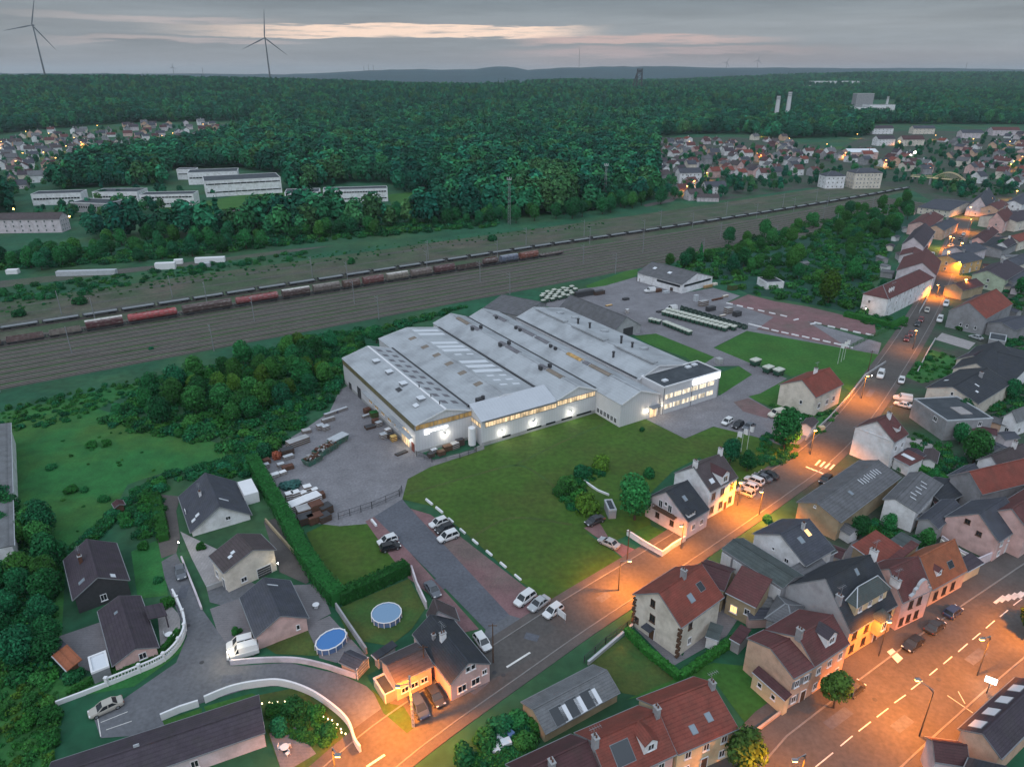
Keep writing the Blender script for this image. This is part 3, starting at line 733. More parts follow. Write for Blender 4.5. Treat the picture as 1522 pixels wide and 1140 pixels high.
# road paint: every mark is real thin paint on the asphalt
def paint_line(a, b, w=.16, z=.112):
    P = [W(*a), W(*b)]; return strip('road_marking', P, -w / 2, w / 2, z, 'line')
for a, b in (((1212, 1140), (1238, 1119)), ((1249, 1109), (1267, 1094)), ((1276, 1087), (1294, 1073)), ((1303, 1066), (1320, 1053)), ((1329, 1045), (1346, 1033)), ((1354, 1025), (1371, 1012)), ((1381, 1004), (1393, 994)), ((1402, 987), (1415, 976)), ((1424, 969), (1438, 957)), ((1445, 951), (1457, 941)), ((1465, 934), (1478, 923)), ((1486, 917), (1498, 907)), ((1506, 900), (1519, 890))):
    paint_line(a, b)
paint_line((545, 1140), (572, 1122), .35); paint_line((753, 992), (788, 970), .35)
for k in range(4):
    paint_line((1212 + 7 * k, 692 + 2.2 * k), (1219 + 7 * k, 684.5 + 2.2 * k), .45); paint_line((1198 + 6.5 * k, 694 + 2.6 * k), (1204 + 6.5 * k, 697 + 2.6 * k), .5)
for k in range(5): paint_line((1478 + 9 * k, 897 - 2 * k), (1492 + 9 * k, 886 - 2 * k), .5)
sheet('pavement_patch', [(1318, 969), (1326, 964), (1342, 979), (1334, 986)], .118, 'line')
for a, b in (((1408, 1034), (1446, 1060)), ((1424, 1028), (1434, 1046)), ((150, 1074), (190, 1058)), ((158, 1085), (196, 1072)), ((145, 1065), (150, 1095))): paint_line(a, b, .12)
for a, b in (((1230, 1080), (1262, 1056)), ((1330, 1085), (1352, 1068)), ((1440, 985), (1462, 968)), ((700, 1030), (722, 1012)), ((890, 893), (905, 883)), ((1120, 742), (1132, 734)), ((1290, 590), (1297, 580)), ((330, 1010), (360, 1008)), ((270, 890), (276, 870)), ((650, 860), (664, 874)), ((780, 945), (800, 950))): strip('road_patch', [W(*a), W(*b)], -.7, .8, .1125, 'road_dark')
for px, py in ((640, 1075), (735, 1000), (748, 1004), (1010, 812), (1190, 705), (1300, 1040), (1395, 1010), (300, 985), (280, 930), (1345, 520)):
    mb = MB(); p = W(px, py); mb.cyl((p.x, p.y, .1), (p.x, p.y, .116), .36, n=16); tag(mb.build('manhole_cover', 'darksteel'), kind='structure')
# gardens
sheet('garden', [(500, 905), (608, 860), (632, 905), (612, 935), (580, 960), (520, 950)], .05, 'drygrass')
sheet('garden', [(395, 962), (457, 935), (475, 975), (410, 972)], .05, 'drygrass')
sheet('terrace', [(455, 930), (490, 915), (545, 975), (500, 985), (475, 978)], .05, 'slabs')
sheet('terrace', [(425, 870), (475, 868), (492, 912), (458, 930)], .051, 'slabs')
sheet('garden', [(385, 1033), (440, 1022), (490, 1045), (520, 1080), (528, 1110), (480, 1140), (420, 1150), (395, 1085)], .05, 'drygrass')
sheet('garden', [(240, 1072), (300, 1052), (300, 1060), (245, 1088)], .05, 'lawn2')
sheet('garden', [(303, 1050), (375, 1030), (385, 1035), (310, 1065)], .05, 'lawn2')
sheet('drive', [(520, 1140), (535, 1100), (528, 1110), (470, 1145), (440, 1170)], .052, 'pavement')
sheet('terrace', [(400, 1090), (440, 1080), (470, 1120), (420, 1150)], .055, 'slabs')
sheet('garden', [(88, 1040), (85, 1010), (150, 1003), (235, 980), (270, 935), (275, 965), (200, 1020)], .05, 'meadow')
sheet('terrace', [(75, 960), (90, 945), (148, 925), (168, 990), (140, 1000), (100, 985)], .055, 'slabs')
sheet('terrace', [(232, 900), (245, 890), (268, 915), (268, 935), (240, 975), (236, 930)], .055, 'paving')
sheet('drive', [(268, 790), (330, 820), (345, 860), (308, 875), (285, 830)], .055, 'paving')
sheet('drive', [(308, 878), (365, 860), (390, 875), (350, 905), (312, 895)], .056, 'road')
sheet('drive', [(312, 905), (355, 890), (378, 950), (345, 965), (325, 945)], .057, 'slabs')
sheet('drive', [(392, 775), (412, 770), (470, 855), (455, 868), (415, 850)], .055, 'pavement')
sheet('garden', [(195, 820), (240, 800), (245, 850), (250, 885), (205, 890)], .05, 'meadow')
sheet('garden', [(876, 985), (930, 945), (1010, 1000), (985, 1040), (925, 1030)], .05, 'drygrass')
sheet('garden', [(930, 1040), (1060, 985), (1110, 990), (1170, 1060), (1115, 1085), (1060, 1010)], .052, 'lawn2')
sheet('yard_paving', [(940, 930), (1000, 990), (1080, 945), (1100, 915), (1080, 880), (1040, 900), (1015, 975)], .053, 'slabs')
sheet('front_garden', [(935, 796), (965, 780), (1018, 804), (985, 826)], .06, 'lawn2')
sheet('forecourt_bay', [(1095, 735), (1150, 700), (1170, 712), (1110, 745)], .065, 'pavement')
sheet('town_ground', [(1180, 740), (1260, 660), (1330, 560), (1400, 440), (1440, 340), (1600, 330), (1900, 620), (1640, 760), (1480, 850), (1300, 960)], .02, 'soil')
sheet('garden', [(1345, 560), (1385, 520), (1430, 535), (1420, 555), (1370, 570)], .05, 'meadow')
sheet('yard_paving', [(1390, 505), (1400, 495), (1450, 510), (1440, 520)], .06, 'paving')
sheet('yard_paving', [(1340, 650), (1380, 655), (1400, 675), (1370, 690), (1330, 670)], .06, 'paving')
sheet('garden', [(1200, 640), (1215, 622), (1260, 600), (1262, 615), (1225, 650)], .06, 'meadow')
sheet('allotments', [(1030, 400), (1130, 350), (1300, 310), (1370, 310), (1290, 430), (1285, 470), (1200, 452), (1110, 436)], .03, 'forest_floor')
sheet('courtyard', [(1063, 915), (1130, 905), (1145, 870), (1250, 830), (1270, 800), (1330, 830), (1270, 960), (1180, 940)], .045, 'slabs')
# far fields and village ground
sheet('school_field', [(300, 300), (420, 280), (430, 290), (432, 308), (300, 325), (240, 320), (230, 308)], .05, 'lawn2')
sheet('school_yard', [(320, 316), (430, 296), (432, 310), (330, 325)], .07, 'pavement')
sheet('far_meadow', [(575, 290), (620, 285), (650, 300), (640, 312), (585, 310)], .05, 'lawn2')
sheet('sports_field', [(1140, 222), (1170, 210), (1280, 207), (1290, 218), (1240, 222)], .05, 'lawn2')
sheet('far_lane', [(960, 308), (1000, 300), (1020, 285), (1050, 268), (1075, 262), (1070, 258), (1040, 266), (1010, 285), (995, 296), (955, 305)], .06, 'pavement')
sheet('village_ground', [(960, 290), (965, 205), (1100, 205), (1250, 220), (1300, 195), (1522, 195), (1700, 330), (1440, 330), (1350, 280), (1200, 280), (1060, 300)], .02, 'soil')
# ------------------------------------------------------------------ foliage
def leaf_quad(mb, p, n, s, r, k=1.0):
    n = n.normalized(); u = n.orthogonal().normalized(); v = n.cross(u); a = r.uniform(0, 6.28)
    e = (u * math.cos(a) + v * math.sin(a)) * s; g = (v * math.cos(a) - u * math.sin(a)) * s * k
    mb.add([p - e - g * .6, p + e * .7 - g, p + e + g * .6, p - e * .6 + g], [(0, 1, 2, 3)])

def crown_mesh(name, R, H, z0, leaves, size, lobes, m, seed, shape='round'):
    r = random.Random(seed); mb = MB(); L = []
    for i in range(lobes):
        t = (i + .5) / lobes; a = i * 2.4 + r.uniform(-.4, .4)
        if shape == 'cone':
            z = z0 + H * t; q = R * (1 - t) * .55 + .15; L.append((Vector((q * .5 * math.cos(a), q * .5 * math.sin(a), z)), q * .9, H / lobes * 1.1)); continue
        z = z0 + H * (.30 + .48 * r.random() if shape == 'round' else .2 + .4 * r.random()); q = R * r.uniform(.38, .62)
        d = (R - q) * math.sqrt(r.random()) * (1.0 if z < z0 + H * .6 else .7)
        L.append((Vector((d * math.cos(a), d * math.sin(a), z)), q, min(q * 1.05, H * .5)))
    if shape == 'round': L.append((Vector((0, 0, z0 + H * .68)), R * .55, H * .32)); L.append((Vector((0, 0, z0 + H * .4)), R * .75, H * .34))
    wsum = sum(q * q for _, q, _ in L)
    for c, q, hz in L:
        for _ in range(int(leaves * q * q / wsum)):
            d = Vector((r.gauss(0, 1), r.gauss(0, 1), r.gauss(0, 1) + .25)).normalized()
            k = .72 + .34 * r.random() ** .6
            p = c + Vector((d.x * q * k, d.y * q * k, d.z * hz * k))
            if p.z < z0 * .55: continue
            nn = d + Vector((r.uniform(-.7, .7), r.uniform(-.7, .7), r.uniform(-.3, .9)))
            leaf_quad(mb, p, nn, size * r.uniform(.6, 1.3), r, r.uniform(.5, .9))
    return mb.mesh(name, [m])

def trunk_mesh(name, h, r0, seed, limbs=4):
    r = random.Random(seed); mb = MB(); rings = []; n = 7
    for k in range(6):
        t = k / 5; rr = r0 * (1.25 if k == 0 else 1 - .6 * t); x, y = .12 * math.sin(t * 3 + seed), .1 * math.cos(t * 2.6)
        rings.append([(x + rr * math.cos(2 * PI * i / n), y + rr * math.sin(2 * PI * i / n), h * t) for i in range(n)])
    mb.loft(rings)
    for i in range(limbs):
        a = i * 2.4 + r.random(); z = h * r.uniform(.5, .8); l = h * r.uniform(.3, .5)
        mb.cyl((0, 0, z), (l * .7 * math.cos(a), l * .7 * math.sin(a), z + l * .7), r0 * .42, r0 * .12, n=5)
    return mb.mesh(name, ['bark'])

KINDS = {}
def tree_kind(key, crowns, trunk): KINDS[key] = (crowns, trunk)
tree_kind('broad', [crown_mesh('crown', 4.4, 9.6, 1.2, 3000, .30, 9, 'leaf', 11 + i) for i in range(3)], trunk_mesh('trunk', 7.5, .26, 1))
tree_kind('teal', [crown_mesh('crown', 4.6, 10.4, 1.0, 3000, .30, 10, 'leaf_t', 31 + i) for i in range(3)], trunk_mesh('trunk', 8, .28, 2))
tree_kind('conifer', [crown_mesh('crown', 2.6, 10, .8, 2400, .24, 9, 'leaf_t', 51, 'cone')], trunk_mesh('trunk', 9, .2, 3, 0))
tree_kind('yellow', [crown_mesh('crown', 4.5, 9.2, 1.2, 3000, .29, 10, 'leaf_y', 61)], trunk_mesh('trunk', 7, .25, 4))
tree_kind('street', [crown_mesh('crown', 2.6, 4.2, 1.9, 1900, .22, 8, 'leaf_o', 71 + i) for i in range(2)], trunk_mesh('trunk', 3.6, .14, 5))
BUSH = [crown_mesh('bush', 2.2, 3.2, -.4, 1300, .22, 7, m, 81 + i, 'low') for i, m in enumerate(('leaf', 'leaf_t', 'leaf_h'))]
SHRUB_Y = crown_mesh('bush', 2.2, 3.2, -.4, 1300, .21, 8, 'leaf_y', 91, 'low')
RED = crown_mesh('bush', 2.0, 3.0, -.3, 600, .28, 6, 'leaf', 95, 'low')

def tree(p, key, s=1.0, label=None, group=None, name=None, sz=None):
    cr, tr = KINDS[key]
    nm = name or dict(broad='broadleaf_tree', teal='broadleaf_tree', conifer='conifer_tree', yellow='broadleaf_tree', street='street_tree')[key]
    o = thing(nm, label, 'tree', p, rnd.uniform(0, 6.28), group); o.scale = (s, s, (sz or s) * rnd.uniform(.92, 1.08))
    link('trunk', tr, o); link('crown', rnd.choice(cr), o); return o

def bush(p, s=1.0, label=None, group=None, k=None, sz=None, name='bush'):
    me = SHRUB_Y if k == 'y' else BUSH[k if k is not None else rnd.randrange(3)]
    o = link(name, me, None, p, rnd.uniform(0, 6.28)); o.scale = (s, s, sz or s * rnd.uniform(.8, 1.15)); return tag(o, label, 'bush' if name == 'bush' else 'plant', group)

def inpoly(x, y, P):
    c = False; j = len(P) - 1
    for i in range(len(P)):
        if (P[i][1] > y) != (P[j][1] > y) and x < (P[j][0] - P[i][0]) * (y - P[i][1]) / (P[j][1] - P[i][1]) + P[i][0]: c = not c
        j = i
    return c

def scatter(poly, n, mind, seed, fast=False):
    """n ground points inside a pixel polygon, evenly per ground area"""
    r = random.Random(seed); G = [W(*p) for p in poly]; g2 = [(p.x, p.y) for p in G]
    x0, x1 = min(p[0] for p in g2), max(p[0] for p in g2); y0, y1 = min(p[1] for p in g2), max(p[1] for p in g2); out = []
    for _ in range(n * 60):
        x, y = r.uniform(x0, x1), r.uniform(y0, y1)
        if not inpoly(x, y, g2): continue
        if not fast and any((x - q.x) ** 2 + (y - q.y) ** 2 < mind * mind for q in out): continue
        out.append(Vector((x, y, 0)))
        if len(out) >= n: break
    return out

# thicket between the tracks and the yard
for p in scatter([(160, 632), (200, 590), (330, 552), (440, 520), (505, 520), (508, 556), (485, 575), (440, 605), (370, 630), (300, 635), (230, 640), (165, 640)], 44, 3.6, 3):
    tree(p, rnd.choice(['broad', 'broad', 'broad', 'teal', 'teal', 'teal', 'yellow']), rnd.uniform(.5, .85), 'bushy green tree of the thicket between the railway tracks and the factory yard', 'trees of the thicket beside the tracks')
for p in scatter([(150, 632), (200, 588), (440, 508), (560, 492), (515, 535), (500, 580), (430, 650), (385, 690), (330, 670), (250, 650)], 64, 2.6, 4):
    bush(p, rnd.uniform(.7, 1.3), 'low dark green bush of the thicket beside the railway tracks', 'bushes of the thicket beside the tracks')
for p in scatter([(160, 760), (215, 720), (375, 690), (372, 705), (250, 715), (240, 800), (215, 800)], 26, 1.8, 5):
    bush(p, rnd.uniform(.6, .9), 'dark bush in the strip behind the grey roofed house', 'bushes behind the grey roofed house', k=rnd.choice([1, 2]))
for p in scatter([(-30, 770), (40, 770), (95, 800), (75, 900), (85, 1000), (60, 1010), (-40, 960)], 34, 2.8, 6):
    tree(p, rnd.choice(['teal', 'teal', 'broad']), rnd.uniform(.5, .75), 'dark green tree at the left edge beside the slate roofed bungalows', 'trees at the left edge')
for p in scatter([(40, 700), (150, 640), (230, 690), (150, 780), (60, 800)], 7, 3.0, 7):
    bush(p, rnd.uniform(.4, .8), 'low bush in the wild meadow at the left', 'bushes in the wild meadow')
for p in scatter([(10, 1000), (85, 960), (88, 1060), (70, 1140), (-30, 1140)], 10, 3.0, 8):
    bush(p, rnd.uniform(.5, .9), 'rounded bush on the rough grass at the bottom left corner', 'bushes at the bottom left corner', k=rnd.choice([0, 2]))
# belt of trees beyond the sidings
for p in scatter([(-60, 408), (100, 402), (200, 394), (300, 382), (400, 370), (500, 356), (560, 352), (640, 345), (735, 335), (735, 315), (560, 322), (400, 338), (200, 362), (-60, 384)], 120, 4.6, 9):
    tree(p, rnd.choice(['broad', 'teal', 'teal']), rnd.uniform(.6, 1.0), 'green tree at the front of the wood beyond the railway sidings', 'trees at the front of the wood')
for p in scatter([(740, 335), (850, 326), (980, 306), (1010, 298), (980, 292), (850, 310), (740, 318)], 36, 5, 10):
    tree(p, rnd.choice(['broad', 'teal', 'teal']), rnd.uniform(.7, 1.15), 'green tree at the front of the wood near the lattice masts', 'trees near the lattice masts')
for px, py, s in ((732, 358, 1.0), (522, 392, .7), (30, 470, .8), (120, 452, .95), (60, 445, .7), (5, 440, .8), (300, 400, .8), (330, 398, .7), (430, 388, .6), (90, 428, .6), (360, 395, .7), (225, 520, .3), (495, 500, .7)):
    bush(W(px, py), s * 1.6, 'dark rounded bush standing among the weedy railway sidings', 'bushes among the sidings', k=1)
for px, py, lab in ((560, 510, 'dark green tree behind the back corner of the factory'),):
    tree(W(px, py), 'teal', .62, lab)
# gardens and allotments right of the railway
for p in scatter([(985, 400), (1040, 378), (1150, 345), (1270, 315), (1345, 300), (1360, 330), (1300, 380), (1270, 420), (1180, 440), (1120, 430), (1060, 405)], 60, 5, 11):
    tree(p, rnd.choice(['broad', 'teal', 'broad']), rnd.uniform(.6, 1.0), 'green tree among the allotments right of the railway', 'trees among the allotments')
for p in scatter([(985, 400), (1150, 345), (1345, 300), (1300, 400), (1290, 470), (1200, 455), (1110, 437)], 70, 3.4, 12):
    bush(p, rnd.uniform(.6, 1.1), 'green bush among the allotments right of the railway', 'bushes among the allotments')
tree(W(1229, 455), 'yellow', 1.15, 'tall yellowish green tree beside the red car park', sz=1.35)
tree(W(1040, 392), 'conifer', 1.0, 'tall dark conifer behind the white garage building')
for k, (px, py, s, key, lab) in enumerate(((1165, 668, 1.0, 'broad', 'dense tree on the street corner beside the yellow lamp'), (1085, 690, .62, 'teal', 'dark tree beside the flagpoles'), (1110, 700, .5, 'teal', 'small dark tree behind the parked cars'), (942, 772, .98, 'broad', 'broad tree beside the white house with the balcony'), (1445, 690, .85, 'broad', 'wide round tree behind the white house with orange light'), (1425, 660, .5, 'teal', 'small tree behind the flat roofed house'), (1430, 625, .6, 'teal', 'dark tree right of the flat roofed house'), (1500, 560, .6, 'broad', 'tree at the right edge behind dark roofs'),
        (1500, 595, .6, 'teal', 'teal tree at the right edge above the garden'), (1385, 720, .4, 'teal', 'small tree in the courtyard among the slate roofs'), (1275, 800, .5, 'broad', 'green tree beside the long red roof'), (1320, 790, .4, 'teal', 'tree in the courtyard beside the white gable'), (1375, 815, .42, 'broad', 'olive tree beside the orange roof'), (1310, 435, .5, 'teal', 'dark tree behind the long white terrace'), (1485, 375, .6, 'teal', 'dark tree behind the orange house'), (1515, 440, .7, 'teal', 'dark tree at the right edge beyond the green gable'))):
    tree(W(px, py), key, s, lab)
for px, py, s, lab in ((1237, 1052, 1.0, 'round pavement tree in front of the peach coloured house'), (1102, 1148, 1.15, 'round pavement tree at the bottom edge in front of the red roof'), (1500, 800, .95, 'round pavement tree beside the pink gable house'), (1527, 945, .9, 'street tree lit yellow at the right edge')):
    tree(W(px, py), 'street', s, lab)
for px, py, s, k, lab in ((872, 760, .95, 'y', 'rounded golden green bush beside the lawn'), (893, 695, .75, 'y', 'pale flowering bush at the top of the old garden'), (865, 708, .8, 1, 'dark bush beside the pale flowering bush'), (845, 725, .8, 0, 'reddish dark bush at the garden corner'), (835, 735, .7, 0, 'low hedge bush on the lawn edge'), (860, 745, .7, 2, 'low hedge bush above the golden one'), (965, 708, .6, 1, 'dark bush on the lawn near the white house'), (954, 640, .3, 1, 'small dark bush in front of the entrance'),
        (300, 815, .45, 2, 'bright green bush at the drive of the brown roofed house'), (250, 900, .6, 2, 'round bush at the top of the curved balustrade'), (352, 940, .4, 2, 'small round bush beside the white cars'), (190, 985, .6, 1, 'dark bush in front of the pink gable'), (165, 1000, .5, 2, 'dark bush behind the balustrade wall'), (150, 1005, .5, 1, 'dark bush behind the balustrade near its end'), (110, 1010, .7, 1, 'dark bush beside the orange tiled shelter'),
        (440, 1060, .8, 0, 'large bush in the curved garden'), (415, 1085, .7, 1, 'bush beside the long dark roof'), (470, 1065, .6, 2, 'bush in the middle of the curved garden'), (490, 1090, .6, 1, 'bush beside the garden lights'), (405, 1060, .6, 2, 'bush at the corner of the long dark roof'), (770, 1075, .8, 0, 'dark bush beside the grey roofed building'), (745, 1085, .9, 1, 'dark bush on the street bank'), (720, 1105, .8, 0, 'dark bush on the bank lower down'), (800, 1080, .7, 2, 'green bush at the wall of the grey roofed building'), (690, 1128, .8, 1, 'dark bush at the bottom of the bank'), (780, 1110, .7, 0, 'bush beside the garden clutter'),
        (1188, 625, .6, 1, 'dark bush in front of the red roofed house'), (1172, 620, .5, 1, 'dark bush at the left wall of the red roofed house'), (1292, 700, .5, 1, 'bush below the blank white gable'), (1400, 580, .5, 0, 'bush behind the flat roofed house'), (1460, 735, .6, 1, 'bush between the courtyard roofs'), (1140, 775, .5, 1, 'dark bush at the kerb beside the white gable'), (1340, 700, .6, 1, 'hedge bush along the garden of the white house'), (1370, 715, .6, 2, 'hedge bush further along the garden'), (1365, 545, .6, 0, 'garden bush behind the right hand street wall'), (1380, 535, .6, 1, 'garden bush beside the pale paved yard'), (1425, 490, .7, 2, 'bush in front of the grey stuccoed house'),
        (215, 815, .5, 2, 'clipped bush beside the dark roofed house'), (235, 865, .4, 1, 'small bush by the garden gate'), (1215, 640, .4, 0, 'bush beside the little hut')):
    bush(W(px, py), s * (1.45 if 825 < px < 970 else 1.15), lab, k=k)

# clipped hedges
def hedge(label, px, h, th, m='leaf_h', dens=38, group=None, smooth=False):
    P = [W(*p) for p in px]
    if smooth: P = smooth_path(P)
    Nn = normals2(P); mb = MB(); r = random.Random(len(label) + int(P[0].x))
    core = lambda p, k, f: [(p.x + k.x * th / 2 * f, p.y + k.y * th / 2 * f, 0), (p.x - k.x * th / 2 * f, p.y - k.y * th / 2 * f, 0), (p.x - k.x * th / 2 * f, p.y - k.y * th / 2 * f, h * .93), (p.x + k.x * th / 2 * f, p.y + k.y * th / 2 * f, h * .93)]
    mb.loft([core(p, k, .86) for p, k in zip(P, Nn)])
    for a, b, n in zip(P, P[1:], Nn):
        l = (b - a).length
        for _ in range(int(l * dens * (h + th) / 2.2)):
            q = a.lerp(b, r.random()); w = r.random()
            bump = .12 * noise.noise(Vector((q.x * .5, q.y * .5, 0)))
            if w < .45: p = q + n * (r.uniform(-.5, .5) * th); p.z = h + r.uniform(-.12, .12) + bump * 2; nn = Vector((r.uniform(-.6, .6), r.uniform(-.6, .6), 1))
            else:
                sd = 1 if w < .72 else -1; p = q + n * (sd * th * (.5 + r.uniform(-.06, .08))); p.z = h * r.random(); nn = n * sd + Vector((r.uniform(-.5, .5), r.uniform(-.5, .5), r.uniform(-.2, .7)))
            leaf_quad(mb, p, nn, r.uniform(.1, .22), r, .7)
    return tag(mb.build('hedge', m, fix=False), label, 'hedge', group)
hedge('long clipped hedge between the yard and the bungalow gardens', [(376, 690), (395, 725), (425, 775), (450, 825), (478, 868), (505, 898)], 2.8, 3.0)
hedge('tall clipped hedge behind the round pool', [(506, 896), (560, 872), (606, 850)], 2.6, 2.4)
hedge('clipped hedge around the cream house garden', [(930, 940), (962, 972), (1010, 1010)], 1.3, 1.2, dens=60)
hedge('clipped hedge from the cream house corner towards the peach house', [(1010, 1010), (1050, 982), (1098, 950)], 1.3, 1.2, dens=60)
hedge('hedge in front of the long white terrace', [(1255, 470), (1290, 478), (1325, 488), (1345, 478)], 2.0, 2.5)
hedge('hedge behind the curved balustrade wall', [(100, 1035), (150, 1008), (200, 992), (240, 972), (266, 940)], .9, .8, dens=60)
hedge('hedge beside the sloping drive', [(232, 745), (240, 778), (244, 805)], 1.6, 2.2)
hedge('hedge beside the garden of the white lamp lit house', [(1345, 690), (1375, 705), (1415, 722), (1440, 735)], 1.6, 1.8)

def gn_scatter(name, protos, pts, sc, rot, pick):
    me = bpy.data.meshes.new(name); me.from_pydata(pts, [], [])
    for nm, ty, data in (('scl', 'FLOAT', sc), ('rot', 'FLOAT', rot), ('pick', 'INT', pick)):
        at = me.attributes.new(nm, ty, 'POINT'); at.data.foreach_set('value', data)
    o = tag(link(name, me), kind='stuff')
    ng = bpy.data.node_groups.new(name, 'GeometryNodeTree')
    ng.interface.new_socket('Geometry', in_out='INPUT', socket_type='NodeSocketGeometry'); ng.interface.new_socket('Geometry', in_out='OUTPUT', socket_type='NodeSocketGeometry')
    N = ng.nodes.new; L = ng.links.new
    gi = N('NodeGroupInput'); go = N('NodeGroupOutput'); ip = N('GeometryNodeInstanceOnPoints'); ci = N('GeometryNodeCollectionInfo')
    ci.inputs['Collection'].default_value = protos; ci.inputs['Separate Children'].default_value = True; ci.inputs['Reset Children'].default_value = True
    def attr(nm, ty):
        a = N('GeometryNodeInputNamedAttribute'); a.data_type = ty; a.inputs['Name'].default_value = nm; return a.outputs['Attribute']
    cx = N('ShaderNodeCombineXYZ'); L(attr('rot', 'FLOAT'), cx.inputs[2])
    L(gi.outputs[0], ip.inputs['Points']); L(ci.outputs[0], ip.inputs['Instance']); ip.inputs['Pick Instance'].default_value = True
    L(attr('pick', 'INT'), ip.inputs['Instance Index']); L(cx.outputs[0], ip.inputs['Rotation']); L(attr('scl', 'FLOAT'), ip.inputs['Scale'])
    L(ip.outputs[0], go.inputs[0])
    o.modifiers.new('scatter', 'NODES').node_group = ng
    return o

def undergrowth():
    """brambles, nettles and tall weeds between the bushes: nobody could count them"""
    C = bpy.data.collections.new('weed_kinds'); r = random.Random(77)
    for i, m in enumerate(('leaf', 'leaf_t', 'leaf_h', 'leaf_y')): C.objects.link(bpy.data.objects.new('weed', crown_mesh('weed', 1.5, 1.5, -.3, 230, .19, 5, m, 300 + i, 'low')))
    pts = []; sc = []; rot = []; pick = []
    for poly, n, lo, hi, ks in (([(150, 630), (200, 588), (330, 545), (440, 505), (560, 490), (540, 512), (512, 540), (505, 580), (470, 615), (425, 655), (385, 690), (330, 672), (250, 650), (165, 640)], 1150, .6, 1.6, (0, 1, 1, 2, 2)), ([(-60, 780), (60, 810), (92, 840), (72, 960), (85, 1010), (60, 1020), (-60, 1000)], 420, .7, 1.6, (0, 1, 1, 2)), ([(-60, 640), (120, 600), (250, 640), (240, 690), (150, 790), (40, 800), (-60, 780)], 30, .25, .5, (0, 2)), ([(-40, 1000), (84, 1010), (84, 1150), (-60, 1150)], 190, .3, .8, (0, 0, 2, 3)),  # in the last patch some yellow leaves stand in for yellow light on green
            ([(160, 765), (215, 722), (378, 688), (370, 708), (250, 718), (240, 800), (215, 805)], 160, .5, 1.0, (1, 2)), ([(100, 830), (160, 770), (230, 715), (380, 672), (382, 692), (250, 705), (180, 760), (120, 830)], 330, .5, 1.1, (1, 1, 2)), ([(700, 1140), (735, 1085), (772, 1062), (800, 1080), (790, 1120), (760, 1140)], 120, .4, .8, (0, 1, 2)), ([(400, 1062), (430, 1040), (470, 1050), (500, 1085), (490, 1110), (440, 1100), (410, 1085)], 90, .35, .7, (0, 2, 2)), ([(985, 400), (1150, 345), (1340, 302), (1310, 400), (1288, 470), (1200, 452), (1110, 436)], 620, 1.0, 2.3, (0, 0, 1, 2)), ([(0, 468), (100, 450), (400, 405), (700, 362), (900, 335), (900, 330), (650, 355), (300, 398), (0, 430)], 420, .2, .7, (0, 1, 2)), ([(-60, 386), (100, 374), (330, 352), (560, 338), (735, 328), (735, 338), (560, 352), (400, 368), (200, 391), (-60, 406)], 620, 1.2, 2.6, (0, 1, 1, 2)), ([(0, 430), (200, 408), (450, 375), (470, 380), (250, 415), (120, 440), (0, 452)], 130, .5, 1.6, (0, 1, 1)), ([(560, 500), (700, 455), (660, 462), (560, 490)], 60, .6, 1.4, (0, 1)), ([(825, 735), (840, 712), (868, 700), (900, 690), (900, 705), (870, 720), (862, 760), (850, 760)], 90, .35, .8, (1, 2, 0)), ([(1330, 690), (1345, 670), (1480, 740), (1470, 755)], 120, .5, 1.0, (1, 2)), ([(1480, 560), (1522, 540), (1522, 640), (1470, 620)], 120, .5, 1.2, (0, 1)), ([(0, 608), (160, 572), (330, 540), (330, 552), (190, 590), (100, 630), (0, 645)], 260, .3, .9, (0, 1, 2)), ([(1345, 562), (1385, 520), (1430, 536), (1420, 556), (1370, 572)], 60, .4, .8, (0, 2)), ([(1360, 640), (1420, 660), (1440, 700), (1400, 720), (1345, 690)], 70, .5, 1.1, (0, 1, 2)), ([(1470, 500), (1522, 480), (1522, 520), (1490, 530)], 70, .5, 1.1, (0, 1)), ([(1255, 465), (1345, 475), (1345, 490), (1305, 492)], 60, .4, .9, (0, 1)), ([(1140, 600), (1165, 600), (1200, 615), (1255, 600), (1225, 650), (1180, 640)], 60, .4, .8, (0, 2)), ([(1135, 645), (1183, 648), (1186, 676), (1160, 692), (1125, 692)], 80, .4, .9, (0, 1)), ([(1275, 790), (1300, 775), (1380, 810), (1370, 830), (1330, 815)], 60, .5, 1.0, (0, 1, 2)), ([(1500, 420), (1522, 400), (1522, 470), (1480, 450)], 60, .6, 1.3, (0, 1)), ([(1400, 280), (1522, 275), (1522, 290), (1440, 300)], 60, .8, 1.8, (0, 1))):
        for p in scatter(poly, n, .5, len(pts), fast=True): pts.append((p.x, p.y, 0)); sc.append(r.uniform(lo, hi)); rot.append(r.uniform(0, 6.3)); pick.append(r.choice(ks))
    gn_scatter('undergrowth', C, pts, sc, rot, pick)
undergrowth()

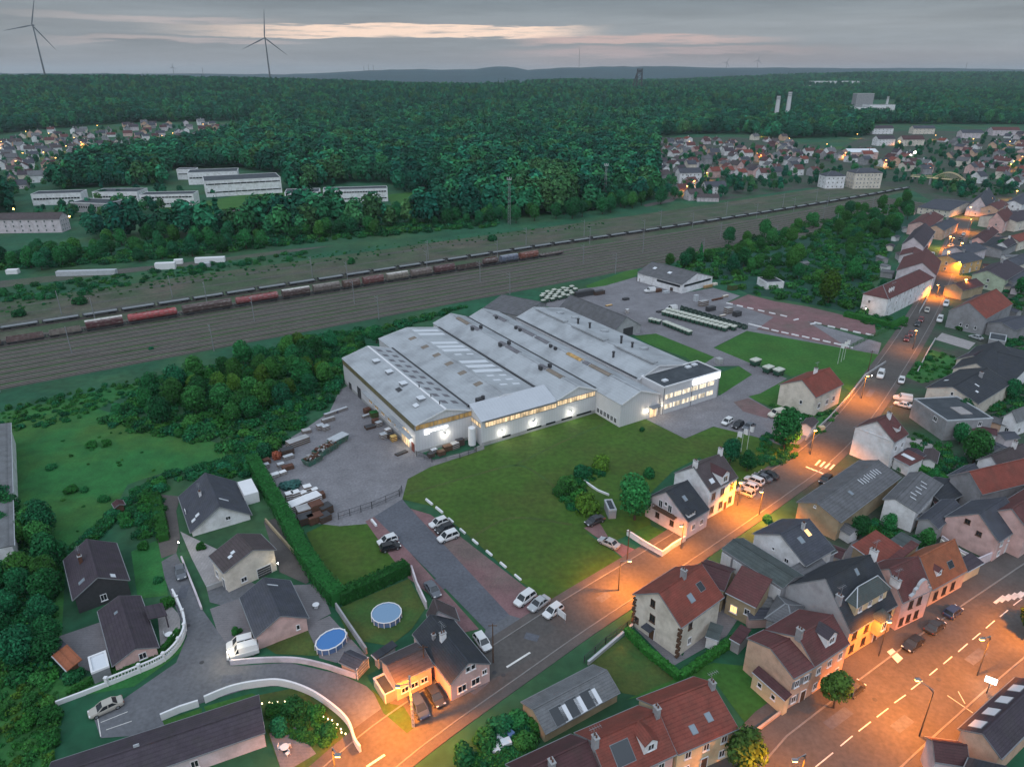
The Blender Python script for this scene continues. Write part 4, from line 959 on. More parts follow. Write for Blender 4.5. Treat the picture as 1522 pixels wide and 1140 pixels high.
# ------------------------------------------------------------------ the far wood: one mass
def forest():
    protos = bpy.data.collections.new('forest_tree_kinds')
    for i, m in enumerate(('leaf_f', 'leaf_f', 'leaf_fd', 'leaf_fd', 'leaf_fy')):
        o = bpy.data.objects.new('forest_crown', crown_mesh('forest_crown', 4.6, 9.5 + i % 2, 2.0, 360, .72, 8, m, 200 + i)); protos.objects.link(o)
    o = bpy.data.objects.new('forest_crown', crown_mesh('forest_crown', 3.2, 13, 1.5, 300, .7, 7, 'leaf_fd', 210, 'cone')); protos.objects.link(o)
    front = [(-80, 402), (0, 398), (100, 393), (200, 384), (300, 373), (400, 360), (500, 347), (560, 342), (640, 337), (735, 325), (850, 318), (975, 298), (985, 288), (962, 250), (962, 205), (1030, 201), (1100, 203), (1135, 218), (1290, 206), (1300, 186), (1420, 186), (1640, 188)]
    holes = [[(-40, 300), (-40, 205), (60, 193), (200, 183), (375, 180), (376, 192), (330, 206), (290, 217), (240, 226), (190, 236), (130, 247), (110, 262), (70, 288), (40, 300)],
             [(250, 268), (255, 252), (350, 250), (425, 262), (432, 288), (520, 272), (590, 275), (590, 292), (640, 284), (655, 298), (640, 322), (600, 336), (430, 332), (330, 345), (235, 345), (120, 345), (20, 318), (20, 288), (140, 280), (245, 276)],
             [(-60, 376), (-60, 318), (112, 318), (125, 345), (118, 370)], [(1112, 182), (1130, 170), (1185, 170), (1185, 184)], [(1262, 176), (1268, 150), (1330, 150), (1330, 178)]]
    r = random.Random(5); pts = []; sc = []; rot = []; pick = []
    y = 400.0
    while y < 4000:
        st = 6.6 if y < 900 else 8.0 if y < 1500 else 10.5 if y < 2600 else 14
        x = -.80 * y if y < 2700 else .02 * y
        while x < .80 * y:
            X = x + r.uniform(-.5, .5) * st; Y = y + r.uniform(-.5, .5) * st; x += st
            z = terrain(X, Y); px, py = PXY((X, Y, z))
            if Y < 1150 or py > 150:
                lim = lerp_tab(front, px) if px < 975 else None
                if px < 975:
                    if py > lim: continue
                elif not (py < lerp_tab([(975, 205), (1030, 200), (1110, 200), (1140, 207), (1290, 204), (1300, 185), (1640, 186)], px)): continue
                if any(inpoly(px, py, h) for h in holes): continue
            n = noise.noise(Vector((X / 90, Y / 90, 7))); q = noise.noise(Vector((X / 60, Y / 75, 3))) + r.uniform(-.35, .35)
            pts.append((X, Y, z - .3)); sc.append((r.choice((.6, .8, 1, 1.15, 1.5, 1.8)) + .3 * n) * (1.2 if y > 2600 else .8 if y > 1500 else 1)); rot.append(r.uniform(0, 6.28)); pick.append(5 if r.random() < .04 else 4 if q > .38 else r.choice((2, 3)) if q < -.02 else r.choice((0, 1)))
        y += st
    # scattered trees inside the villages and round the school, the smallest in view
    for poly, n in (([(0, 300), (0, 215), (200, 190), (365, 188), (240, 230), (110, 268)], 260), ([(965, 300), (965, 215), (1250, 225), (1520, 200), (1520, 290), (1440, 300), (1350, 275), (1200, 282), (1060, 298)], 620), ([(30, 320), (240, 285), (300, 300), (230, 322), (100, 345)], 90)):
        k = 0
        while k < n:
            px, py = r.uniform(min(p[0] for p in poly), max(p[0] for p in poly)), r.uniform(min(p[1] for p in poly), max(p[1] for p in poly))
            if not inpoly(px, py, poly): continue
            p = T(px, py); k += 1; pts.append(tuple(p)); sc.append(r.uniform(.35, .8)); rot.append(r.uniform(0, 6)); pick.append(r.choice((0, 1, 2, 2, 3, 4)))
    gn_scatter('wood', protos, pts, sc, rot, pick)
forest()
# ------------------------------------------------------------------ the bungalows, bottom left
H = House('bungalow', 'grey slate roofed bungalow with a white gable at the top of the lane', (265, 738), (283, 792), (372, 760), (326, 753), base=((301, 800), 'B'), wall='white', roof='slate', win=(3, 0, 0), og=.5)
H.win('g', .25, H.ze + .6, 1.0, .9); H.chim(.15, .62, 'B', w=.5, d=.5, h=.8, m='trimwhite'); H.sky('B', -.55, .35, .9, .9, 'sheet'); H.sky('B', -.62, .2, .9, .9, 'sheet'); H.sky('C', -.5, .75, .35, 2.0, 'sheet')
H.box_part('conservatory', (H.Lx * .12, H.yC + H.sg * 1.5, 1.25), (6.5, 3.0, 2.5), 'trimwhite')
H2 = House('bungalow', 'slate roofed bungalow with dark timber gable between the trees and the lane', (94, 832), (108, 892), (194, 866), (145, 858), ze=3.2, wall='darksteel', roof='violet', win=(0, 1, 0)); H2.chim(.2, .6, 'B', w=.6, d=.6, m='rust'); H2.sky('B', -.6, .45); H2.sky('C', -.85, .5, 1.0, .8, 'sheet')
mb = MB(); mb.loft([[(-3, H2.sg * 1, 2.9), (-3, H2.yC + H2.sg * .5, 2.9), (-3, H2.sg * 1.5, 5.2)], [(4.5, H2.sg * 1, 2.9), (4.5, H2.yC + H2.sg * .5, 2.9), (4.5, H2.sg * 1.5, 5.2)]])
H3 = House('bungalow', 'brown roofed bungalow with a pink gable behind the curved balustrade', (145, 908), (167, 990), (237, 963), (201, 964), base=((238, 978), 'C'), wall='pink', roof='violet', win=(0, 0, 0), og=.25); H3.sky('B', .5, .7, .5, .5); H3.win('g', .3, 1.6, 1.1, 1.2); H3.win('C', -.2, 1.6); H3.win('C', .5, 1.6)
mb = MB(); mb.slab([(-1.2, H3.yC + H3.sg * 2.6, 2.5), (2.6, H3.yC + H3.sg * 2.6, 2.5), (2.6, H3.yC - H3.sg * .2, 3.1), (-1.2, H3.yC - H3.sg * .2, 3.1)][::H3.sg], .14)
for xx in (-1, 2.4): mb.bar((xx, H3.yC + H3.sg * 2.4, 0), (xx, H3.yC + H3.sg * 2.4, 2.5), .2)
mb.build('porch', 'r_violet', H3.root)
H4 = House('bungalow', 'dark brown roofed bungalow with a cream gable and a dark garage door', (310, 826), (332, 852), (411, 817), (376, 817), base=((415, 847), 'C'), wall='cream', roof='brown', win=(2, 0, 0), og=.3)
add_door(H4.wallo, (-H4.Lx / 2 + .3, H4.yC * .45, 0), (-1, 0, 0), 2.6, 2.0, 'darksteel', 'garage_door'); H4.win('g', -.35, 1.3, 1.1, 1.0); H4.sky('B', -.1, .55, .7, .7, 'sheet'); H4.sky('B', -.25, .42, .7, .7, 'sheet')
H5 = House('bungalow', 'charcoal roofed bungalow with a pale pink gable beside the blue pool', (356, 888), (379, 948), (457, 914), (417, 915), base=((459, 933), 'C'), wall='pink', roof='slate', win=(2, 0, 0), og=.25)
H5.win('g', .62, 1.5, .6, 1.0); H5.sky('C', .6, .8, .2, 2.0, 'sheet')
H6 = House('long_house', 'long low dark violet roofed house at the bottom edge left of centre', (76, 1132), (385, 1032), (400, 1086), ze=3.0, rise=1.3, wall='mauve', roof='violet', win=(0, 0, 0)); H6.win('g', 0, 1.4); H6.win('C', -.6, 1.4); H6.win('C', -.2, 1.4); H6.win('C', .3, 1.4)
H6.box_part('satellite_dish', (H6.Lx * .10, 0, H6.zr + .25), (.7, .15, .5), 'zinc')
s1 = House('shelter', 'orange tiled garden shelter on posts left of the pink gable bungalow', (77, 974), (99, 997), (126, 986), ze=2.5, rise=.5, kind='shed', wall='wood', roof='orange', cat='shelter', over=.6, og=.4)
s2 = House('canopy', 'white flat canopy joining the pink gable bungalow', (130, 976), (135, 1000), (163, 991), ze=2.4, kind='flat', wall='trimgrey', trim='trimwhite', cat='canopy'); s2.roofo.data.materials[0] = M['sheet']
House('shed', 'grey roofed lean-to beside the orange tiled shelter', (72, 962), (82, 972), (98, 958), ze=2.3, kind='shed', rise=.4, wall='greywall', roof='slate', cat='shed')
House('garden_shed', 'small dark red garden shed among the wild bushes', (166, 748), (170, 755), (187, 751), ze=2.2, rise=.5, wall='wood', roof='darkred', cat='shed')
House('warehouse', 'long pale building cut off by the left edge', (16, 628), (21, 810), (-40, 822), ze=6, rise=.8, kind='shed', wall='white', roof='palegrey', cat='warehouse', og=.1).door('g', .35, w=2.2, h=2.6, m='orangewall')
# houses at the orange lit corner
H7 = House('corner_house', 'pink house with a steep dark roof and front gable at the road corner', (613, 942), (669, 1017), (730, 987), (697, 985), base=((671, 1044), 'B'), wall='pink', roof='darkslate', storeys=1, og=.12, over=.15)
for f in (-.45, .25): H7.win('g', f, 1.6, 1.5, 1.3)
H7.win('g', .72, 2.6, .9, .9); H7.win('g', -.12, H7.ze + 1.1, .8, 1.0); H7.win('g', .15, H7.ze + 1.1, .8, 1.0); H7.chim(.1, .8, 'B', h=1.1, m='white'); H7.chim(.35, .55, 'B', h=.6, w=.5, d=.5)
House('house_extension', 'low grey gabled extension behind the pink corner house', (634, 912), (640, 932), (684, 925), (650, 905), ze=3.2, wall='mauve', roof='brown', cat='house')
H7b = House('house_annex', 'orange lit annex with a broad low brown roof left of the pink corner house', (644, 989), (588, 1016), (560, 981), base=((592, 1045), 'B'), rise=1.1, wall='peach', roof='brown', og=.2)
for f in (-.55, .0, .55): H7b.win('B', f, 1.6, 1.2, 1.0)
s3 = House('garage', 'garage with a grey roof at the end of the curved white wall', (503, 983), (531, 996), (559, 982), base=((532, 1011), 'B'), rise=.7, wall='peach', roof='slate', cat='garage')
add_door(s3.wallo, (-s3.Lx / 2 + .22, 0, 0), (-1, 0, 0), 2.6, 2.1, 'trimgrey', 'garage_door')
s4 = House('shed', 'small flat yellow lit shed on the corner verge', (554, 1007), (571, 1034), (588, 1022), base=((572, 1047), 'B'), kind='flat', wall='paleyellow', cat='shed'); s4.door('g', 0, w=1.6, h=1.9, m='trimgrey')
House('carport', 'low black roofed carport behind the orange lit annex', (552, 972), (560, 980), (592, 962), ze=2.4, kind='shed', rise=.3, wall='greywall', roof='darkslate', cat='carport')
H8 = House('outbuilding', 'wide pale grey roofed outbuilding beside the road with three rooflights', (774, 1043), (882, 987), (924, 1027), base=((926, 1043), 'C'), rise=1.6, wall='tan', roof='palegrey', og=.15)
for f in (-.25, .15, .55): H8.sky('C', f, .35, 2.0, 2.4, 'glass'); H8.sky('C', f - .16, .3, 1.2, 2.2, 'sheet', 'roof_panel')
# red roofs at the bottom
H9 = House('terraced_house', 'bright red tiled house with two rooflights at the bottom edge', (1008, 1121), (1098, 1082), (1018, 1010), (1058, 1013), ze=5.6, wall='paleyellow', roof='red', storeys=2, win=(3, 0, 0)); H9.sky('B', -.35, .4); H9.sky('B', .25, .3); H9.chim(-.9, .9, h=.9)
H9b = House('terraced_house', 'red tiled house with a large dark rooflight and a dormer at the bottom edge', (905, 1168), (1006, 1120), (948, 1048), (979, 1057), ze=5.9, wall='pink', roof='red', storeys=2, win=(3, 0, 0)); H9b.sky('B', .35, .5, 2.6, 2.6, 'glass'); H9b.dormer('B', -.35, wall='white'); H9b.chim(.95, .9); H9b.chim(-.9, .95)
H9c = House('terraced_house', 'dark mossy roofed house at the bottom edge beside the red roofs', (800, 1222), (903, 1169), (845, 1092), (874, 1100), ze=5.4, wall='tan', roof='darkred', storeys=2, win=(2, 0, 0)); H9c.chim(.2, .8)
H10 = House('villa', 'cream villa with a red tiled roof and dark corner stones', (1004, 842), (940, 883), (1017, 930), (979, 881), base=((942, 929), 'B'), wall='cream', roof='red', storeys=2, og=.4, over=.4)
for z, f, w, h in ((7.2, -.22, .9, 1.4), (4.2, -.18, 1.1, 1.5), (1.7, -.85, .8, 1.2)): H10.win('g', f, z, w, h, frame='wood')
H10.door('g', -.15); H10.win('C', -.5, 5, .9, 1.3, frame='wood'); H10.win('C', -.45, 1.8, .9, 1.3); H10.sky('C', -.1, .45, 1.0, 1.3); H10.sky('C', .45, .55, 1.2, 1.4, 'glass'); H10.chim(.1, 1.0)
mb = MB(); hy = H10.D / 2 - .4; gx = -H10.Lx / 2 + .4
for sy in (-1, 1):
    for k in range(int(H10.ze / .6)): mb.box((gx - .01, sy * hy, .3 + k * .6), (.42 if k % 2 else .7, .7 if k % 2 else .42, .3))
mb.build('corner_stones', 'wood', H10.wallo); H10.box_part('porch', (gx - .7, -.1 * H10.D * H10.sg, 2.5), (1.5, 1.8, .15), 'r_slate')
H11 = House('outbuilding', 'dark red roofed outbuilding sloping down to the courtyard', (1078, 880), (1124, 903), (1147, 880), ze=4.6, zr=7.2, kind='shed', wall='tan', roof='redbrown'); H11.win('B', .5, 2.6, 1.0, 1.2); H11.win('B', -.4, 1.8, 1.3, 1.5, glass='litwin')
House('outbuilding', 'dark red roofed wing behind the cream villa', (1077, 878), (1032, 862), (1030, 824), ze=5.0, zr=6.6, kind='gable', wall='tan', roof='darkred')
House('lean_to', 'small glazed lean-to in the courtyard by the cream villa', (1048, 945), (1068, 952), (1092, 938), ze=2.6, rise=.3, kind='shed', wall='white', roof='mossgrey', cat='lean to')
House('lean_to', 'tiny red roofed lean-to beside the peach house', (1084, 948), (1100, 957), (1118, 940), ze=2.6, rise=.5, kind='shed', wall='greywall', roof='darkred', cat='lean to')
H12 = House('workshop', 'long dark grey roofed workshop with pale wall panels', (1073, 815), (1164, 874), (1182, 847), ze=6.4, rise=.9, wall='stucco', roof='mossgrey', og=.1, over=.1)
for k in range(5):
    o = H12.box_part('wall_panel', (-H12.Lx / 2 + H12.Lx * (k + .5) / 5, H12.yB + (-.12 if H12.yB < 0 else .12), H12.ze - 1.9), (H12.Lx / 5 - .5, .18, 2.6), 'cladding')
H13 = House('house', 'white gabled house with a large dark roof and one lit rooflight', (1161, 771), (1118, 793), (1198, 841), (1160, 794), ze=6.5, wall='white', roof='slate', og=.25); H13.win('g', -.2, H13.ze - .6, .6, .6); H13.win('g', .35, H13.ze - 1.4, .9, .9); H13.sky('C', -.25, .62, 1.0, 1.2); H13.sky('C', .35, .7, .9, 1.3, 'litwin'); H13.chim(.25, .85, 'C', m='zinc', w=.5, d=.5, h=1.1)
House('lean_to', 'mossy grey lean-to between the white gable house and the slate townhouse', (1194, 845), (1245, 819), (1240, 806), ze=5.0, rise=1.2, kind='shed', wall='old', roof='mossgrey', cat='lean to')
House('outbuilding', 'pale weathered roof tucked behind the slate townhouse', (1176, 868), (1230, 838), (1222, 822), ze=5.6, rise=.8, kind='shed', wall='old', roof='fibre')
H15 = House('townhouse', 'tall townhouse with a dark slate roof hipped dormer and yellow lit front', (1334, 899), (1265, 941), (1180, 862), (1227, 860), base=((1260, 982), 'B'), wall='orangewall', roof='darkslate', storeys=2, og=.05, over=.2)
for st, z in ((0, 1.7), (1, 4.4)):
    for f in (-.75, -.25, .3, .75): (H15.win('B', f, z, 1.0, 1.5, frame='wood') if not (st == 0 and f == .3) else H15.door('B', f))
mb = MB(); s = 1 if H15.yB < 0 else -1; y0 = H15.yB; sl = (H15.zr - H15.ze) / abs(H15.yR - y0); yf = y0 + s * 1.3; zf = H15.ze + 1.3 * sl; xa, xb = -H15.Lx * .32, H15.Lx * .36; zt = zf + 1.9; yb = y0 + s * (1.3 + 1.9 / sl)
mb.loft([[(xa, yf, zf - .2), (xb, yf, zf - .2), (xb, yf, zt), (xa, yf, zt)], [(xa, yb, zt - .3), (xb, yb, zt - .3), (xb, yb, zt), (xa, yb, zt)]])
dm = mb.build('dormer', 'paleyellow', H15.roofo); r = MB(); e = -s * .35; yr = (yf + yb) / 2 + s * .6; zc = min(H15.zr + .1, zt + 2.0); q = [(xa - .35, yf + e, zt), (xb + .35, yf + e, zt), (xb + .35, yb, zt), (xa - .35, yb, zt)]; ra, rb = (xa + 1.8, yr, zc), (xb - 1.2, yr, zc)
for P in ([q[0], q[1], rb, ra], [q[2], q[3], ra, rb], [q[1], q[2], rb], [q[3], q[0], ra]): r.slab(P[::s], .1)
r.build('dormer_roof', 'r_mossgrey', dm)
rr = MB()
for a, b in ((ra, rb), (q[0], ra), (q[1], rb), (q[3], ra), (q[2], rb)): rr.bar(a, b, .14, .08)
rr.build('hip_flashing', 'zinc', dm)
for k, f in enumerate((.15, .45, .8)): add_window(dm, (xa + (xb - xa) * f, yf, zf + .9), (0, -s, 0), .9, 1.2)
mb = MB(); bx = H15.Lx * .1; mb.box((bx, y0 - s * .35, H15.ze - 1.4), (2.4, 1.3, 3.0)); bay = mb.build('bay_window', 'orangewall', H15.wallo); add_window(bay, (bx, y0 - s * 1.0, H15.ze - 1.2), (0, -s, 0), 1.2, 1.6)
r = MB(); ap = (bx, y0 - s * .2, H15.ze + 1.7); c = [(bx - 1.5, y0 - s * 1.3, H15.ze + .15), (bx + 1.5, y0 - s * 1.3, H15.ze + .15), (bx + 1.5, y0 + s * .9, H15.ze + .15), (bx - 1.5, y0 + s * .9, H15.ze + .15)]
for i in range(4): r.slab([c[i], c[(i + 1) % 4], ap][::s], .08)
r.build('bay_roof', 'r_mossgrey', bay); H15.sky('B', .15, .85, .6, 1.0); H15.chim(-.95, .55, 'B'); H15.chim(.96, .95, m='white', d=1.2)
# weathered party wall at the left gable
H15.pent(-H15.Lx / 2 - .03, -H15.Lx / 2 + .049).build('party_wall', 'old', H15.root)
H16 = House('house', 'peach coloured gable house with a dark red roof by the boulevard', (1211, 991), (1180, 1008), (1104, 951), (1145, 963), base=((1166, 1056), 'B'), wall='peach', roof='redbrown', storeys=2, og=.1, over=.2, win=(2, 0, 0), shut='trimgrey')
le = House('lean_to', 'dark red roofed lean-to along the peach gable', (1118, 998), (1167, 1041), (1174, 1034), ze=3.2, rise=.6, kind='shed', wall='paleyellow', roof='darkred', cat='lean to', og=.1, over=.15); le.win('B', -.5, 1.9, .8, .9); le.win('B', .35, 1.9, .8, .9)
H16b = House('house', 'dark red roofed house with a pale dormer beside the slate townhouse', (1263, 956), (1211, 991), (1152, 926), (1186, 946), ze=H16.ze, wall='peach', roof='redbrown', storeys=2, og=.05, over=.2, win=(3, 0, 0)); H16b.dormer('B', .15, 2.4, 1.8, wall='white', roof='violet'); H16b.chim(-.95, 1.0)
House('outbuilding', 'low grey hipped roof behind the peach house', (1136, 919), (1180, 937), (1224, 910), ze=4.6, rise=1.6, kind='hip', wall='old', roof='fibre')
H18 = House('house', 'pink house with a round topped front gable on the boulevard', (1385, 876), (1342, 896), (1300, 838), (1322, 845), base=((1336, 938), 'B'), wall='pink', roof='redbrown', storeys=2, og=.05, over=.1)
for z, fs in ((1.6, (-.7, -.2, .35)), (4.6, (-.3, .3))):
    for f in fs: H18.win('B', f, z, 1.0, 1.6, frame='wood')
mb = MB(); s = 1 if H18.yB < 0 else -1; pr = []
for k in range(13):
    t = PI * k / 12; pr.append((1.1 * math.cos(t), 1.2 * math.sin(t) + 1.9))
outl = [(-2.6, -.3), (2.6, -.3), (2.6, .6), (1.7, .9), (1.7, 1.6), (1.1, 1.9)] + pr[1:-1] + [(-1.1, 1.9), (-1.7, 1.6), (-1.7, .9), (-2.6, .6)]
mb.loft([[(x + .6, H18.yB - s * .05, H18.ze + z) for x, z in outl], [(x + .6, H18.yB + s * .3, H18.ze + z) for x, z in outl]]); g = mb.build('front_gable', 'pink', H18.wallo)
mb = MB()
for i in range(1, len(outl) - 1):
    a, b = outl[i], outl[i + 1]; mb.bar((a[0] + .6, H18.yB + s * .12, H18.ze + a[1] + .06), (b[0] + .6, H18.yB + s * .12, H18.ze + b[1] + .06), .5, .12)
mb.build('gable_coping', 'zinc', g); r = MB(); zt = H18.ze + 2.2; sl = (H18.zr - H18.ze) / abs(H18.yR - H18.yB); yb = H18.yB + s * min(abs(H18.yR - H18.yB), 2.4 / sl)
for sx in (-1, 1):
    P = [(.6 + sx * 2.2, H18.yB + s * .3, H18.ze + .7), (.6 + sx * 2.2, yb, H18.ze + .7), (.6, yb + s * .8, zt), (.6, H18.yB + s * .3, zt)]
    r.slab(P if sx * s > 0 else P[::-1], .1)
r.build('gable_roof', 'r_redbrown', g); H18.chim(-.97, .6, 'B', m='white', d=1.6, h=.6)
H18b = House('house', 'orange tiled house with a small dormer on the boulevard', (1438, 848), (1386, 877), (1352, 824), (1367, 828), base=((1384, 903), 'B'), wall='peach', roof='orange', storeys=1, og=.1, over=.15)
for f in (-.65, -.15, .35): H18b.win('B', f, 1.8, 1.1, 1.7, frame='wood')
H18b.dormer('B', -.45, 1.4, 1.2, roof='redbrown', wall='white'); H18b.sky('B', .3, .4, 1.4, 1.2, 'glass')
House('lean_to', 'low cream walled garage beside the orange tiled house', (1463, 836), (1438, 850), (1428, 832), ze=2.8, rise=.6, kind='shed', wall='paleyellow', roof='violet', cat='garage')
House('outbuilding', 'long plain red roof in the courtyard behind the boulevard', (1308, 840), (1266, 810), (1281, 788), ze=3.6, zr=5.6, kind='shed', wall='tan', roof='red')
House('outbuilding', 'short red roof joining the long red one', (1322, 845), (1310, 838), (1350, 815), ze=4.2, zr=6.2, kind='shed', wall='tan', roof='redbrown')
House('glasshouse', 'pale blue green flat roof among the courtyard bushes', (1322, 802), (1352, 818), (1366, 806), ze=2.6, rise=.4, kind='shed', wall='greywall', roof='mossgrey', cat='lean to')
H19 = House('house', 'salmon pink gabled house with a dark roof and two attic windows', (1524, 779), (1485, 806), (1402, 769), (1455, 763), base=((1479, 836), 'B'), wall='pink', roof='slate', storeys=2, og=.12, over=.2, win=(3, 0, 0)); H19.win('g', -.2, H19.ze + 1.2, 1.0, 1.0, frame='wood'); H19.win('g', .3, H19.ze - .2, 1.0, 1.0, frame='wood')
House('house', 'red tiled house at the right edge above the salmon gable', (1600, 700), (1460, 735), (1440, 700), ze=5.5, rise=3.2, wall='stucco', roof='red')
House('house', 'house with an orange red roof cut off by the right edge', (1610, 735), (1530, 790), (1500, 740), ze=6.5, rise=3, wall='pink', roof='redbrown')
H20 = House('workshop', 'big old grey roofed workshop with a yellow lit gable on the road', (1277, 684), (1184, 746), (1238, 785), (1214, 747), ze=4.6, wall='tan', roof='fibre', og=.15)
for k in range(9): H20.sky('C', .15 + .07 * k, .72 - .03 * (k % 3), .18, 1.4, 'sheet', 'roof_patch')
H20.sky('C', -.25, .6, .8, 1.0); H20.win('g', -.2, H20.ze + .8, .5, .5)
H20b = House('workshop', 'grey roofed workshop with a white gable facing the courtyard', (1352, 702), (1312, 742), (1357, 770), (1330, 741), ze=5.0, wall='white', roof='fibre', og=.12)
for k in range(6): H20b.sky('C', -.5 + .2 * k, .5 + .1 * (k % 2), .18, 1.2, 'sheet', 'roof_patch')
House('outbuilding', 'low dark grey roof between the white gable workshop and the salmon house', (1400, 742), (1362, 772), (1396, 785), ze=3.6, rise=1.2, wall='old', roof='slate')
H21 = House('house', 'blank white gable house lit orange by the street lamp', (1351, 645), (1330, 658), (1268, 636), (1304, 626), base=((1261, 676), 'C'), wall='white', roof='redbrown', storeys=2, og=.15, over=.25, win=(2, 0, 0)); H21.dormer('B', .2, 1.8, 1.2, roof='redbrown'); H21.chim(.3, .9); H21.win('C', -.3, 4.5); H21.win('C', .4, 4.5)
mb = MB(); mb.box((-H21.Lx / 2 + .12, 0, H21.ze + .1), (.16, H21.D - .6, .14)); mb.build('string_course', 'trimwhite', H21.wallo)
le = House('lean_to', 'red tiled lean-to with a pale rooflight beside the orange lit gable house', (1327, 679), (1352, 692), (1361, 679), ze=3.0, rise=.9, kind='shed', wall='white', roof='redbrown', cat='lean to'); le.sky('B', .1, .5, 3.0, 1.0, 'sheet')
H22 = House('flat_roofed_house', 'grey rendered flat roofed house with a roof terrace', (1358, 592), (1408, 625), (1445, 602), base=((1406, 655), 'B'), kind='flat', wall='greywall', win=(0, 2, 0), storeys=2); H22.box_part('roof_terrace', (H22.Lx * -.12, H22.sg * H22.D * .1, H22.ze - .12), (4.2, 3.2, .2), 'paving'); H22.win('B', .4, 4.2, 1.4, 1.2)
H23 = House('house', 'dark roofed house with a broad cream gable behind the flat roofed house', (1428, 548), (1376, 576), (1450, 603), (1416, 575), ze=5.0, wall='cream', roof='darkslate', og=.12); H23.win('g', .0, H23.ze + .5, .7, 1.0); H23.sky('C', -.5, .4, .9, .7, 'sheet'); H23.sky('C', -.2, .6, .5, 1.2, 'sheet'); H23.sky('B', -.3, .3, 1.0, 1.0, 'sheet'); H23.chim(.3, .8, 'C')
House('house', 'dark violet roofed house behind the garden with a black rear roof', (1450, 515), (1415, 548), (1470, 575), ze=4.6, rise=3.4, wall='cream', roof='darkslate')
H23c = House('house', 'low dark house with a small cream gable near the right hand street wall', (1452, 517), (1420, 534), (1463, 541), (1447, 528), ze=4.0, wall='cream', roof='violet')
House('house', 'teal grey roofed house cut off at the right edge beside a slim white wall', (1560, 530), (1498, 515), (1530, 575), ze=4.5, rise=2.5, wall='white', roof='darkslate')
H24 = House('house', 'grey stuccoed house with a bright red roof on the upper street', (1452, 441), (1410, 462), (1466, 474), (1440, 450), base=((1408, 486), 'B'), wall='stucco', roof='red', og=.1, over=.12)
for f, z in ((-.2, 2.2), (.15, 2.2), (.6, 2.2)): H24.win('g', f, z, .8, 1.1)
H24b = House('house', 'low grey stuccoed wing with twin garage doors', (1500, 470), (1466, 480), (1512, 490), ze=4.2, rise=1.6, wall='stucco', roof='slate')
House('garage', 'pair of white garage doors below the grey stuccoed wing', (1472, 494), (1470, 503), (1495, 510), ze=2.6, kind='flat', wall='greywall', cat='garage')
House('house', 'white dormered house behind the bright red roof', (1500, 448), (1475, 468), (1440, 445), ze=5.0, rise=2.5, wall='white', roof='violet').dormer('B', 0, 2.4, 1.6, wall='white')
House('outbuilding', 'dark red gabled outbuilding below the green gable', (1464, 424), (1432, 432), (1424, 420), ze=4.2, rise=2.0, wall='tan', roof='darkred')
H25 = House('terrace', 'long white three storey terrace with a dark red hipped roof', (1389, 413), (1321, 445), (1281, 437), base=((1320, 473), 'B'), rise=3.6, kind='hip', wall='white', roof='redbrown', storeys=3, cat='terrace', over=.3)
for st in range(3):
    for k in range(7): H25.win('B', -.9 + .3 * k, 1.5 + 2.6 * st, .9, 1.4)
H25.win('g', -.4, 5, .9, 1.2)
for k in (-.8, -.72, -.64): H25.chim(k, .4, 'B', w=.4, d=.5, h=1.4, m='white')
H26 = House('house', 'mauve gabled house with a red roof above the long terrace', (1399, 388), (1392, 410), (1330, 406), (1371, 391), ze=6.0, wall='mauve', roof='redbrown', og=.1)
H27 = House('house', 'pale gabled house with a low red front roof on the upper street', (1390, 345), (1374, 368), (1340, 364), (1358, 353), ze=6.0, wall='mauve', roof='violet', og=.1)
House('house', 'low red roofed house in front of the pale gable', (1380, 366), (1372, 384), (1336, 380), ze=3.6, rise=2.2, wall='mauve', roof='redbrown')
H28 = House('long_house', 'long cream house with a dark roof facing the allotments', (1364, 308), (1412, 314), (1428, 298), base=((1410, 324), 'B'), rise=2.6, wall='cream', roof='slate', storeys=2, og=.1, win=(5, 2, 0))
